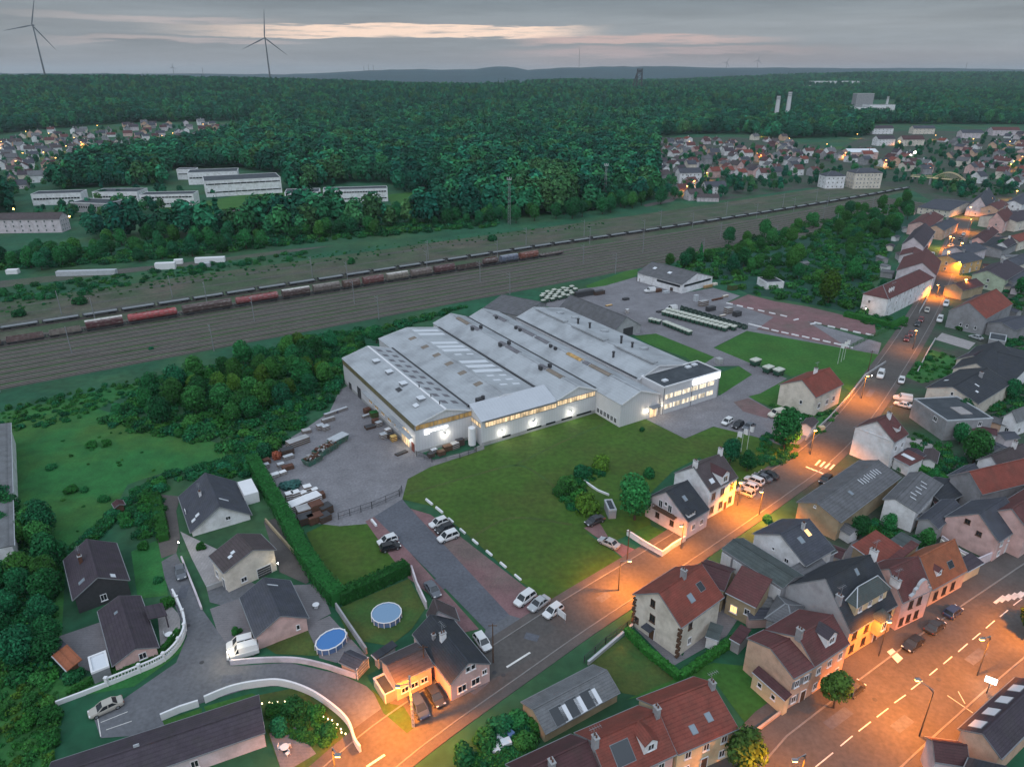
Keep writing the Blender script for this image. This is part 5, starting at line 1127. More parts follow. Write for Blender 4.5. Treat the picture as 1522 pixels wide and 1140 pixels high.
for nm, lab, A_, B_, C_, R_, ze, wl, rf in (
    ('house', 'dark roofed house between the long cream house and the street', (1426, 331), (1403, 343), (1384, 336), None, 5.5, 'peach', 'slate'),
    ('house', 'violet roofed house above the pale gable on the street', (1404, 322), (1384, 338), (1352, 332), None, 5.5, 'pink', 'redbrown'),
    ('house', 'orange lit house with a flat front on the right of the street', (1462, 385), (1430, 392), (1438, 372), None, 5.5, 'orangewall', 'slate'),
    ('house', 'pale green gabled house on the upper street', (1474, 392), (1444, 408), (1494, 418), (1468, 402), 5.5, 'greenwall', 'violet'),
    ('house', 'pale stone house with a small white gable above the orange one', (1468, 370), (1438, 378), (1445, 360), None, 5.0, 'mauve', 'slate'),
    ('house', 'pink sided white house with a maroon roof high on the right', (1509, 322), (1494, 331), (1468, 329), (1482, 316), 6.5, 'pink', 'redbrown'),
    ('house', 'yellow green house at the right edge of the upper town', (1550, 322), (1512, 330), (1506, 312), None, 6, 'cream', 'violet'),
    ('house', 'low maroon roofed row beside the upper street', (1462, 342), (1440, 358), (1476, 352), None, 4.5, 'pink', 'darkred'),
    ('house', 'dark row house below the maroon row', (1478, 352), (1445, 366), (1484, 376), None, 4.0, 'greywall', 'darkslate'),
    ('house', 'mauve gable house near the footbridge', (1480, 296), (1468, 312), (1442, 302), (1458, 290), 5, 'mauve', 'slate'),
    ('house', 'pink house with an orange lit side near the bright lamp', (1500, 304), (1484, 312), (1474, 302), None, 6, 'peach', 'redbrown'),
    ('house', 'white house with a slate roof at the top right edge', (1545, 290), (1520, 305), (1500, 298), None, 6, 'white', 'slate'),
    ('house', 'pale grey gabled house behind the dark trees on the right', (1512, 360), (1498, 368), (1484, 362), None, 4.5, 'white', 'violet'),
    ('house', 'rusty red roofed house at the right edge below the dark trees', (1545, 352), (1515, 360), (1506, 350), None, 5, 'cream', 'red'),
    ('house', 'grey roofed house at the right edge beside a round dark tree', (1550, 382), (1512, 396), (1500, 384), None, 4.5, 'cream', 'slate'),
    ('house', 'grey roofed cottage beyond the green gable', (1535, 408), (1506, 420), (1496, 410), None, 4, 'stucco', 'slate'),
    ('house', 'bluish white house at the right edge of the gardens', (1560, 610), (1512, 628), (1504, 614), None, 4.5, 'white', 'palegrey'),
    ('house', 'white walled cottage with a brown roof beside the wide round tree', (1535, 680), (1488, 700), (1460, 680), None, 4.5, 'white', 'brown'),
    ('outbuilding', 'low slate outbuilding near the wide round tree', (1458, 700), (1430, 716), (1412, 704), None, 3, 'greywall', 'slate'),
    ('outbuilding', 'black timber sheds beside the garden hedge', (1440, 730), (1405, 750), (1360, 724), None, 3, 'darksteel', 'darkslate'),
    ('carport', 'flat grey carport behind the flat roofed house', (1435, 660), (1468, 676), (1488, 660), None, 2.8, 'greywall', 'slate')):
    h = House(nm, lab, A_, B_, C_, R_, ze=ze, rise=2.4 if ze > 4.2 else 1.2, wall=wl, roof=rf, storeys=2 if ze > 5 else 1, win=(3, 1, 1) if ze > 4.2 else (0, 0, 0), seed=3)
    if ze > 4.2: h.chim(.4, 1)
# red roofed house by the forecourt, white house with balcony, town house
HR = House('house', 'cream house with a red tiled roof and white chimney by the forecourt', (1254, 571), (1213, 591), (1163, 569), (1192, 565), base=((1161, 598), 'C'), wall='cream', roof='red', og=.2); HR.win('g', .3, 3.2, .8, 1.1); HR.chim(.1, .9, 'C', m='white', h=1.4)
for f in (-.6, 0, .5): HR.win('B', f, 2.6, 1.3, 1.5)
House('hut', 'little white hut with a red brown roof near the corner lamp', (1217, 626), (1207, 636), (1192, 628), ze=2.8, rise=.8, wall='white', roof='brown', cat='hut')
HB = House('house', 'white house with a balcony and dark half hipped roof', (1055, 757), (1023, 776), (964, 738), (990, 731), base=((1018, 803), 'B'), wall='mauve', roof='darkslate', storeys=2, og=.15, over=.2)
for f in (-.3, .15): HB.win('g', f, 5.0, 1.0, 1.7)
for f in (-.4, .3): HB.win('g', f, 2.0, 1.0, 1.2, frame='wood')
HB.win('g', -.05, HB.ze + 1.3, .7, .9); mb = MB(); gx = -HB.Lx / 2 + .15; mb.box((gx - .6, 0, 3.9), (1.2, HB.D * .5, .15))
for k in range(13): mb.bar((gx - 1.15, -HB.D * .25 + HB.D * .5 * k / 12, 3.95), (gx - 1.15, -HB.D * .25 + HB.D * .5 * k / 12, 4.9), .06)
mb.bar((gx - 1.15, -HB.D * .25, 4.92), (gx - 1.15, HB.D * .25, 4.92), .12); mb.build('balcony', 'wood', HB.wallo); HB.win('B', -.4, 2.2); HB.win('B', .4, 2.2); HB.sky('B', -.1, .6)
for f in (-.7, -.5, -.3): HB.dormer('B', f, .9, .8, k=.1, wall='white')
HT_ = House('townhouse', 'tall stone trimmed townhouse with a lamp lit orange front', (1097, 709), (1056, 731), (1000, 704), (1031, 694), base=((1054, 773), 'B'), wall='white', roof='brown', storeys=2, og=.08, over=.15)
for z in (1.9, 5.2):
    for f in (-.7, -.05, .65): HT_.win('B', f, z, 1.3, 1.9, frame='concrete')
HT_.door('B', .3); HT_.dormer('B', .05, 2.6, 2.2, k=.03, wall='white', roof='darkred'); HT_.sky('B', -.55, .3, 1.2, 1.0, 'sheet'); HT_.chim(-.9, 1.0); HT_.chim(.9, 1.0)
House('outbuilding', 'flat grey garden outbuilding beside the old garden path', (898, 742), (905, 758), (915, 753), ze=2.3, kind='flat', wall='greywall', cat='shed')
# bottom right corner
HS = House('hall', 'dark roofed hall with four pale rooflights in the bottom right corner', (1509, 1006), (1424, 1083), (1502, 1114), ze=5.0, rise=1.8, wall='peach', roof='violet', og=.1)
for f in (-.75, -.3, .15, .6): HS.sky('B', f, .5, 1.8, 1.6, 'sheet')
House('house', 'dark brown roofed house at the bottom right edge near the lamp', (1424, 1101), (1374, 1094), (1334, 1124), ze=4.0, rise=1.6, wall='mauve', roof='darkred')
House('house', 'dark roof in the very bottom right corner', (1440, 1125), (1424, 1160), (1540, 1190), ze=5.0, rise=1.8, wall='mauve', roof='darkslate')

# ------------------------------------------------------------------ the factory
FA = math.radians(32.0)
def fac():
    root = thing('factory', 'large pale grey steel factory with low pitched halls and lit window bands', 'factory', (-23.4, 150.2, 0), FA)
    def hall(s0, s1, t0, t1, ze, zr, sr, name='hall', ze2=None):
        ze2 = ze2 or ze; mb = MB()
        pr = [(s0, 0), (s1, 0), (s1, ze2 - .12), (sr, zr - .12), (s0, ze - .12)]
        mb.loft([[(x, t0, z) for x, z in pr], [(x, t1, z) for x, z in pr]]); w = mb.build('wall', 'cladding', root)
        mb = MB(); mb.slab([(s0 - .2, t0 - .3, ze), (sr, t0 - .3, zr), (sr, t1 + .3, zr), (s0 - .2, t1 + .3, ze)], .12); mb.slab([(sr, t0 - .3, zr), (s1, t0 - .3, ze2), (s1, t1 + .3, ze2), (sr, t1 + .3, zr)], .12)
        r = mb.build('roof', 'metalroof', root)
        mb = MB(); mb.bar((sr, t0 - .3, zr + .03), (sr, t1 + .3, zr + .03), .6, .06); mb.build('ridge_capping', 'trimwhite' if s0 == 0 else 'metalroof', r)
        mb = MB()
        for tt in (t0 - .32, t1 + .32): mb = MB(); mb.bar((s0, tt, ze - .12), (sr, tt, zr - .12), .08, .36); mb.bar((sr, tt, zr - .12), (s1, tt, ze2 - .12), .08, .36); mb.build('fascia', 'trimwhite', r)
        return w, r
    def z_on(x, s0, sr, s1, ze, zr): return ze + (zr - ze) * ((x - s0) / (sr - s0) if x < sr else (s1 - x) / (s1 - sr))
    def rl(r, name, x0, x1, t0, t1, P, m, up=.05, th=.08):
        """rooflight lying on a hall roof"""
        a, b = z_on(x0, *P), z_on(x1, *P); mb = MB(); mb.slab([(x0, t0, a + up), (x1, t0, b + up), (x1, t1, b + up), (x0, t1, a + up)], th); return mb.build(name, m, r)
    # hall 1 (left, with the yard front)
    P1 = (0, 8.3, 16, 8.1, 10.3); w1, r1 = hall(0, 16, 0, 51, 8.1, 10.3, 8.3)
    for k in range(10):
        for x in (9.6, 12.6): rl(r1, 'rooflight', x, x + 1.6, 4 + k * 4.7, 6 + k * 4.7, P1, 'sheet_dark')
    for t in (9, 20, 29.5, 39):
        mb = MB(); zz = z_on(6, *P1); mb.box((6, t, zz + .3), (1.7, 1.9, .7), 0); mb.box((6, t, zz + .7), (1.9, 2.1, .12), 1); mb.build('roof_dome', ['trimgrey', 'sheet'], r1)
    rl(r1, 'open_rooflight', 3.2, 4.4, 6.6, 8.4, P1, 'sheet', .3); rl(r1, 'open_rooflight', 3.4, 4.6, 17.6, 19.6, P1, 'darksteel', .3)
    for t in (3, 8, 15): mb = MB(); mb.cyl((8.3, t, 10.2), (8.3, t, 11.2), .14); mb.build('vent_pipe', 'darksteel', r1)
    def band(name, a, b, z, h, m, mull=1.2, out=.06):
        """a strip of translucent sheeting let into a wall between two plan points"""
        a = Vector((*a, z)); b = Vector((*b, z)); d = (b - a).normalized(); n = Vector((d.y, -d.x, 0)); mb = MB(); c = (a + b) / 2
        mb.bar(a + n * .02, b + n * .02, .1, h, 0); l = (b - a).length
        for k in range(int(l / mull) + 1): q = a + d * min(l, k * mull); mb.bar(q + n * .07 - Vector((0, 0, h / 2)), q + n * .07 + Vector((0, 0, h / 2)), .07, .07, 1)
        for zz in (-h / 2, h / 2): mb.bar(a + n * .06 + Vector((0, 0, zz)), b + n * .06 + Vector((0, 0, zz)), .12, .12, 1)
        return mb.build(name, [m, 'trimgrey'], w1)
    band('window_band', (0.1, -.0), (15.5, -.0), 7.2, 1.3, 'litdim'); band('window_band', (0, 50.8), (0, .2), 7.1, 1.5, 'litgreen')
    mb = MB(); mb.box((8, .0, .35), (16.1, .12, .9)); mb.box((-.0, 25, .35), (.12, 50, .9)); mb.build('plinth', 'plinth', w1)
    for t, w, h in ((38.5, 2.6, 3.4), (46, 2, 2)): mb = MB(); mb.box((-.05, t, h / 2), (.16, w, h)); mb.build('side_door', 'darksteel', w1)
    mb = MB(); mb.box((-.06, 6.2, 2.3), (.12, 4.4, 4.4)); mb.build('open_doorway', 'litwarm', w1)
    for k in range(5): add_window(w1, (0, 12 + 4.4 * k, 2.6), (-1, 0, 0), 2.4, 1.2, glass='litdim')
    mb = MB(); mb.box((-.65, 20, 4.6), (1.3, 26, .18)); mb.build('side_canopy', 'metalroof', w1)
    mb = MB(); mb.slab([(-.5, .4, 4.6), (-1.6, .4, 4.3), (-1.6, 9, 4.3), (-.5, 9, 4.6)], .1); mb.build('door_canopy', 'metalroof', w1)
    mb = MB(); mb.box((-.08, 1.8, 1.2), (.14, 1.6, 2.4)); mb.build('red_door', 'r_red', w1)
    # the lit sign: a square emblem and a line of small letters
    mb = MB(); mb.box((3.0, -.2, 5.45), (1.3, .2, 1.3)); sg = mb.build('lit_emblem', 'sign', w1)
    mb = MB(); mb.box((6.3, -.12, 5.5), (4.9, .1, .62)); mb.build('lit_lettering', 'sign', w1)
    # hall 2
    P2 = (16, 26, 36.8, 7.8, 9.7); w2, r2 = hall(16, 36.8, 1, 62, 7.8, 9.7, 26)
    for t, big in ((59, 1), (55, 1), (45.5, 1), (41.5, 1), (38, 1), (27, 1), (23, 1), (19, 1)): rl(r2, 'white_rooflight', 26.6, 35.6, t - 1.5, t + .7, P2, 'sheet')
    for t, x in ((33.5, 28.5), (33.5, 32.5), (14.5, 28.5), (14.5, 32.5), (11, 28.5), (11, 32.5), (7.5, 28.5), (7.5, 32.5)): rl(r2, 'small_rooflight', x, x + 2.2, t - .5, t + .5, P2, 'sheet')
    for t in (53, 44, 36, 28, 20, 11): rl(r2, 'brown_rooflight', 22.6, 24.8, t - 1, t + 1, P2, 'sheet_brown')
    mb = MB(); mb.box((19.2, 2.4, z_on(19.2, *P2) + .5), (1.6, 1.4, 1.2)); mb.cyl((20.3, 2.4, 9), (20.3, 2.4, 9.9), .5, n=10); mb.build('roof_fan', 'darksteel', r2)
    # front range with the bright band
    w3, r3 = None, None
    mb = MB(); pr = [(-5, 0), (1.0, 0), (1.0, 9.2), (-5, 6.9)]
    mb.loft([[(15.6, t, z) for t, z in pr], [(38.3, t, z) for t, z in pr]]); w3 = mb.build('wall', 'cladding', root)
    mb = MB(); mb.slab([(15.4, -5.3, 7.0), (38.3, -5.3, 7.0), (38.3, 1.0, 9.4), (15.4, 1.0, 9.4)], .12); r3 = mb.build('roof', 'lightroof', root)
    mb = MB(); mb.slab([(15.4, 1.02, 9.4), (38.3, 1.02, 9.4), (38.3, 2.4, 8.2), (15.4, 2.4, 8.2)], .12); mb.bar((15.4, -5.3, 6.9), (38.3, -5.3, 6.9), .16, .22); mb.build('flashing', 'trimgrey', r3)
    band('window_band', (16.6, -5.0), (38.2, -5.0), 5.75, 1.35, 'litwarm', .8); band('window_band', (15.6, .2), (15.6, -4.6), 5.6, 1.2, 'litwarm')
    mb = MB(); mb.box((27, -5.02, .5), (22.9, .12, 1.0)); mb.build('plinth', 'plinth', w3)
    mb = MB()
    for x0, x1 in ((21.5, 24), (29, 33.5), (35, 38), (40, 43.5), (45, 50)): mb.box(((x0 + x1) / 2, -5.08, .95), (x1 - x0, .1, .5))
    mb.build('basement_window', 'glass', w3)
    # hall 3
    P3 = (36.8, 45.2, 51.5, 7.0, 9.6); w4, r4 = hall(38.3, 51.5, -5, 68, 7.3, 9.6, 45.2); P3 = (38.3, 45.2, 51.5, 7.3, 9.6)
    band('window_band', (38.5, -5.0), (51, -5.0), 6.1, 1.4, 'litwarm', .8); mb = MB(); mb.box((44.9, -5.02, .5), (13, .12, 1.0)); mb.build('plinth', 'plinth', w4)
    def ridge_light(r, x, z, segs):
        for t0, t1, m in segs: mb = MB(); mb.slab([(x - .9, t0, z - .12), (x, t0, z + .22), (x, t1, z + .22), (x - .9, t1, z - .12)], .14); mb.slab([(x, t0, z + .22), (x + .9, t0, z - .12), (x + .9, t1, z - .12), (x, t1, z + .22)], .14); mb.build('ridge_rooflight', m, r)
    ridge_light(r4, 45.2, 9.6, ((2, 9, 'sheet_brown'), (9.5, 13, 'sheet_dark'), (24, 31, 'sheet_dark'), (31.5, 35, 'sheet_dark'), (48, 53, 'sheet_dark'), (55, 63, 'sheet_brown')))
    for t in (10.5, 32.5, 50): mb = MB(); mb.box((43.6, t, 9.7), (.7, 1.2, 1.0)); mb.box((46.8, t, 9.7), (.7, 1.2, 1.0)); mb.build('smoke_vent', 'darksteel', r4)
    # hall 4, standing forward
    w5, r5 = hall(51.5, 65, -15.2, 68, 6.7, 9.2, 58)
    for k in range(6): add_window(w5, (51.5, -6.2 - 1.45 * k, 1.35), (-1, 0, 0), 1.1, 1.5, sill=False)
    ridge_light(r5, 58, 9.2, ((-3, 6, 'sheet_brown'), (6.5, 9, 'sheet_dark'), (10, 17, 'litdim'), (27, 34, 'sheet_dark'), (35, 46, 'sheet_dark'), (52, 60, 'sheet_dark')))
    for t in (22, 24.5, 42, 44.5, 57): mb = MB(); mb.box((56.9, t, 9.2), (.7, 1.0, .9)); mb.build('smoke_vent', 'darksteel', r5)
    mb = MB(); mb.box((63.2, -15.25, 1.6), (2.2, .16, 3.0)); mb.build('entrance_door', 'litwarm', w5); mb = MB(); mb.box((63.2, -16.0, 3.4), (3.4, 1.7, .2)); mb.build('entrance_canopy', 'trimgrey', w5)
    # hall 5
    w6, r6 = hall(65, 86, -6.5, 57, 7.6, 10.2, 72.5)
    P5 = (65, 72.5, 86, 7.6, 10.2)
    for t0, t1 in ((-5, 12), (17, 34), (38, 55)):
        mb = MB(); mb.box((72.5, (t0 + t1) / 2, 10.45), (2.0, t1 - t0, .5)); mb.build('monitor_rooflight', 'metalroof', r6)
    for x, t, h in ((68, 8, 1.6), (76, 14, 2.2), (77, 10, 1.4), (76, 36, 1.6), (77, 31, 1.6)): mb = MB(); z = z_on(x, *P5); mb.cyl((x, t, z - .1), (x, t, z + h), .35, n=10); mb.cyl((x, t, z + h), (x, t, z + h + .25), .5, n=10); mb.build('roof_chimney', 'darksteel', r6)
    for x, t in ((80, 8), (80, 27), (80, 43), (78, 49)): mb = MB(); mb.box((x, t, z_on(x, *P5) + .35), (2.4, 1.6, .6)); mb.build('air_unit', 'metalroof', r6)
    # office block
    mb = MB(); mb.box((77, -11, 4.0), (21.6, 9, 8.0)); w7 = mb.build('office_wall', 'cladding', root)
    mb = MB(); mb.box((77, -11, 8.08), (21.2, 8.6, .12)); r7 = mb.build('office_roof', 'flatroof', root)
    mb = MB()
    for t in (-15.5, -6.5): mb.box((77, t, 8.15), (21.9, .3, .45))
    for x in (66.2, 87.8): mb.box((x, -11, 8.15), (.3, 8.7, .45))
    mb.build('parapet', 'trimwhite', w7)
    for x, t in ((69.5, -12.3), (82, -8.6), (84.8, -8.3)): mb = MB(); mb.box((x, t, 8.35), (1.6, 1.2, .4)); mb.build('roof_dome', 'sheet', r7)
    for z in (2.2, 5.2):
        for k in range(6):
            mb = MB(); x = 68.3 + 3.2 * k; mb.box((x, -15.52, z), (2.7, .12, 1.35)); 
            for q in (-1.35, -.45, .45, 1.35): mb.bar((x + q, -15.6, z - .7), (x + q, -15.6, z + .7), .07, .07, 1)
            for zz in (-.7, .7): mb.bar((x - 1.4, -15.6, z + zz), (x + 1.4, -15.6, z + zz), .07, .07, 1)
            mb.build('office_window', ['litoffice', 'trimwhite'], w7)
    mb = MB(); mb.box((82.2, -15.75, 7.2), (10.6, .3, 1.7)); mb.build('lit_sign_board', 'sign', w7)
    for x in (66.4, 77, 87.6): mb = MB(); mb.bar((x, -15.62, 0), (x, -15.62, 8), .14); mb.build('downpipe', 'trimgrey', w7)
    for x, t0, t1, z in ((16.0, .5, 51.5, 8.12), (37.3, 1.5, 62, 7.86), (51.5, -4.5, 68.3, 7.36), (65.0, -6, 57, 7.7)): mb = MB(); mb.box((x, (t0 + t1) / 2, z), (.7, t1 - t0, .16)); mb.build('valley_gutter', 'darksteel', root)
    # wall floodlights, lit
    loc = []
    for x, t, z, nx, nt in ((7.9, -.15, 3.5, 0, -1), (-.2, 3.3, 3.2, -1, 0), (21.5, -5.2, 2.6, 0, -1), (31, -5.2, 2.6, 0, -1), (43, -5.2, 2.6, 0, -1), (60.5, -15.5, 2.8, 0, -1), (65.3, -15.7, 3.2, 0, -1)):
        mb = MB(); mb.box((x + nx * .15, t + nt * .15, z), (.5, .5, .35)); mb.box((x + nx * .15, t + nt * .15, z + .22), (.6, .6, .08), 1); f = mb.build('wall_floodlight', ['bulb_w', 'darksteel'], root); loc.append((x + nx * .9, t + nt * .9, z - .1))
    for i, (x, t, z) in enumerate(loc):
        l = bpy.data.lights.new('floodlight_glow', 'POINT'); l.energy = 150 if i < 5 else 90; l.color = (1, .93, .78) if i < 5 else (1, .7, .4); l.shadow_soft_size = .25
        link('floodlight_glow', l, root, (x, t, z))
    for x, t, z, e in ((3.0, -1.2, 5.4, 22), (6.3, -1.2, 5.4, 22), (80, -16.6, 7.2, 14), (84, -16.6, 7.2, 14)):
        l = bpy.data.lights.new('sign_glow', 'POINT'); l.energy = e; l.color = (.9, .95, 1); l.shadow_soft_size = .4; link('sign_glow', l, root, (x, t, z))
    return root
FAC = fac()
def FW(s, t, z=0): return Vector((-23.4 + s * math.cos(FA) - t * math.sin(FA), 150.2 + s * math.sin(FA) + t * math.cos(FA), z))
# neighbours of the factory
House('warehouse', 'dark grey gabled store behind the factory next to the tracks', (776, 470), (718, 458), (803, 450), (778, 438), ze=5.5, wall='greywall', roof='fibre', cat='warehouse')
HG = House('warehouse', 'old grey roofed timber store at the right of the factory', (829, 459), (912, 494), (957, 485), (932, 471), base=((957, 496), 'C'), wall='old', roof='fibre', cat='warehouse', og=.15)
mb = MB(); mb.box((-HG.Lx / 2 + .1, HG.D * .02 * HG.sg, 1.6), (.2, 4.5, 3.2)); mb.build('barn_door', 'darksteel', HG.wallo)
HW = House('workshop', 'white workshop with a mottled dark roof beside the service yard', (947, 405), (1014, 423), (1057, 410), (1037, 406), base=((1013, 437), 'B'), wall='white', roof='fibre', og=.12)
mb = MB(); c, n, wd = HW.face('B'); yy = HW.yB; s = 1 if yy < 0 else -1; mb.box((-HW.Lx * .2, yy + s * .3, HW.ze - 1.2), (HW.Lx * .5, .16, .9)); mb.build('window_band', 'glass', HW.wallo)
mb = MB(); mb.box((-HW.Lx / 2 + .1, 0, HW.ze - 1.0), (.2, HW.D * .85, .9)); mb.build('window_band', 'glass', HW.wallo)
add_door(HW.wallo, (HW.Lx * .25, yy + s * .35, 0), (0, -s, 0), 3.2, 2.8, 'trimwhite', 'roller_door'); HW.sky('B', .6, .6, 1.6, 1.6, 'sheet'); HW.sky('B', -.1, .55, 1.8, 1.6, 'sheet')
for px, py, lab in ((1140, 416, 'small white flat roofed garden house among the allotments'),): House('garden_house', lab, (1126, 412), (1140, 420), (1155, 413), ze=3.2, kind='flat', wall='white', trim='trimwhite', cat='garden house')
for k, (px, py, lab) in enumerate(((1192, 398, 'long pale roofed allotment shed near the yellow tree'), (1151, 390, 'tiny white allotment hut near the railway'), (1305, 317, 'pale roofed allotment shed far along the railway'), (1345, 345, 'low grey shed behind the street houses'), (1310, 390, 'low white shed behind the mauve gable'), (1315, 402, 'pale shed below the low white one'))):
    simple_house('garden_shed', lab, W(px, py), .5 + .3 * k, 6 if k in (0, 4) else 4, 3.5, 2.4, .6, 'white' if k % 2 else 'greywall', 'palegrey', cat='shed', chim=False)
# ------------------------------------------------------------------ railway
def railway():
    for k, off in enumerate((-42, -37.5, -33, -28, -23.5, -19, -14.5, -10, -5, 0, 5.5, 18.8)):
        P = trackpath(off); mb = MB(); Nn = normals2(P)
        for s in (-.75, .75):
            a = [p + n * (s - .045) for p, n in zip(P, Nn)]; b = [p + n * (s + .045) for p, n in zip(P, Nn)]
            mb.loft([[(q.x, q.y, .1), (p.x, p.y, .1), (p.x, p.y, .3), (q.x, q.y, .3)] for p, q in zip(a, b)])
        a = [p + n * -1.2 for p, n in zip(P, Nn)]; b = [p + n * 1.2 for p, n in zip(P, Nn)]; n = len(P)
        mb.add([(p.x, p.y, .13) for p in a] + [(p.x, p.y, .13) for p in b], [(i, i + 1, n + i + 1, n + i) for i in range(n - 1)], 1)
        o = mb.build('railway_track', ['rail', 'sleeper'], fix=False); tag(o, 'pair of rails running the length of the marshalling yard among other tracks', 'railway track', 'parallel tracks of the marshalling yard')
railway()

def wagon(label, px0, px1, kind, col, group='goods wagons of the parked train', top=None):
    y0, y1 = 515 + (px0) * (378 - 515) / 837, 515 + px1 * (378 - 515) / 837
    a, b = W(px0, y0), W(px1, y1); d = b - a; l = d.length - 1.0; rz = math.atan2(d.y, d.x)
    o = thing('goods_wagon', label, 'goods wagon', (a + b) / 2, rz, group)
    mb = MB(); mb.box((0, 0, 1.15), (l, 2.5, .3))
    for s in (-1, 1):
        for y in (-.85, .85): mb.cyl((s * (l / 2 + .05), y, 1.15), (s * (l / 2 + .5), y, 1.15), .2, n=8)
    mb.build('underframe', 'darksteel', o)
    for s in (-1, 1):
        w = MB(); cx = s * l * .36
        for dx in (-.9, .9):
            for y in (-.75, .75): w.cyl((cx + dx, y - .07, .75), (cx + dx, y + .07, .75), .46, n=12)
        for y in (-1, 1): w.box((cx, y, .8), (2.8, .12, .35))
        w.build('bogie', 'darksteel', o)
    mb = MB(); n = 12
    if kind == 'tank':
        rings = []
        for x, r in ((-l / 2 + .2, .5), (-l / 2 + .35, 1.2), (-l / 2 + .7, 1.42), (l / 2 - .7, 1.42), (l / 2 - .35, 1.2), (l / 2 - .2, .5)): rings.append([(x, r * math.cos(2 * PI * i / n), 2.75 + r * math.sin(2 * PI * i / n)) for i in range(n)])
        mb.loft(rings); mb.build('tank', 'matte', o, smooth=False).color = (*col, 1)
        t = MB(); t.box((0, 0, 4.2), (l * .75, .6, .08)); 
        for k in range(4): t.cyl((-l * .3 + l * .2 * k, 0, 4.1), (-l * .3 + l * .2 * k, 0, 4.45), .3, n=8)
        t.build('walkway', 'rust', o)
    elif kind == 'hopper':
        pr = [(-1.0, 1.3), (1.0, 1.3), (1.45, 2.0), (1.45, 3.5), (1.0, 4.1), (-1.0, 4.1), (-1.45, 3.5), (-1.45, 2.0)]
        mb.loft([[(-l / 2 + .3, y, z) for y, z in pr], [(l / 2 - .3, y, z) for y, z in pr]])
        for k in range(int(l / 1.6)): x = -l / 2 + .8 + 1.6 * k; mb.box((x, 1.48, 2.7), (.12, .08, 1.5)); mb.box((x, -1.48, 2.7), (.12, .08, 1.5))
        mb.build('hopper_body', 'matte', o).color = (*col, 1)
        t = MB(); t.slab([(-l / 2 + .2, -1.1, 4.14), (l / 2 - .2, -1.1, 4.14), (l / 2 - .2, 0, 4.4), (-l / 2 + .2, 0, 4.4)], .1); t.slab([(-l / 2 + .2, 0, 4.4), (l / 2 - .2, 0, 4.4), (l / 2 - .2, 1.1, 4.14), (-l / 2 + .2, 1.1, 4.14)], .1)
        t.build('roof', 'matte', o).color = (*(top or tuple(c * .8 for c in col)), 1)
    else:
        mb.box((0, 0, 1.45), (l - .3, 2.7, .3))
        if kind == 'open':
            for y in (-1.32, 1.32): mb.box((0, y, 2.1), (l - .4, .1, 1.1))
            for x in (-l / 2 + .25, l / 2 - .25): mb.box((x, 0, 2.1), (.1, 2.5, 1.1))
            for k in range(int(l / 1.5)): mb.box((-l / 2 + .7 + 1.5 * k, -1.4, 2.1), (.12, .1, 1.1)); mb.box((-l / 2 + .7 + 1.5 * k, 1.4, 2.1), (.12, .1, 1.1))
        else:
            for k in range(int(l / 2)): 
                for y in (-1.3, 1.3): mb.box((-l / 2 + .8 + 2 * k, y, 1.95), (.1, .1, .8))
        mb.build('load_bed', 'matte', o).color = (*col, 1)
    return o
BR = (.085, .05, .048); RD = (.36, .06, .065); DR = (.10, .035, .04); TNC = (.22, .19, .17); WT = (.55, .52, .49)
for lab, a, b, k, c, t in (('dark rusty open goods wagon at the left end of the train', -38, 7, 'open', BR, None), ('brown flat goods wagon with worn pale sides near the left end', 8, 70, 'open', (.16, .10, .10), None), ('tan open goods wagon before the white topped hopper', 72, 125, 'open', TNC, None), ('brown hopper wagon with a long white roof, first from the left', 126, 188, 'hopper', DR, WT),
        ('bright red tank wagon beside the first white roofed hopper', 189, 268, 'tank', RD, None), ('dark brown covered wagon between the two red tank wagons', 270, 348, 'hopper', BR, BR), ('red tank wagon right of the dark brown covered wagon', 349, 417, 'tank', (.26, .06, .065), None), ('brown hopper wagon with a dusty white roof in mid train', 418, 463, 'hopper', BR, WT), ('dusty tan hopper wagon after the white roofed one', 464, 507, 'hopper', (.15, .12, .11), TNC),
        ('short brown hopper wagon with a pale end', 508, 537, 'hopper', (.12, .07, .06), None), ('short dull red hopper wagon', 538, 572, 'hopper', (.15, .05, .05), None), ('cream tan hopper wagon in the right half of the train', 573, 608, 'hopper', (.22, .19, .16), WT), ('grey tan hopper wagon next to the cream one', 609, 643, 'hopper', (.17, .13, .12), None), ('dark maroon hopper wagon, nearer to the blue grey wagon', 644, 677, 'hopper', DR, None),
        ('dark brown open wagon in front of the factory trees', 678, 715, 'open', BR, None), ('dark brown tank wagon left of the blue grey wagon', 716, 741, 'tank', BR, None), ('blue grey covered wagon near the right end of the train', 742, 770, 'hopper', (.12, .14, .20), (.25, .27, .33)), ('rusty orange red covered wagon near the right end', 771, 800, 'hopper', (.22, .07, .05), None), ('low dark flat wagon at the right end of the train', 801, 836, 'flat', BR, None)):
    wagon(lab, a, b, k, c, top=t)

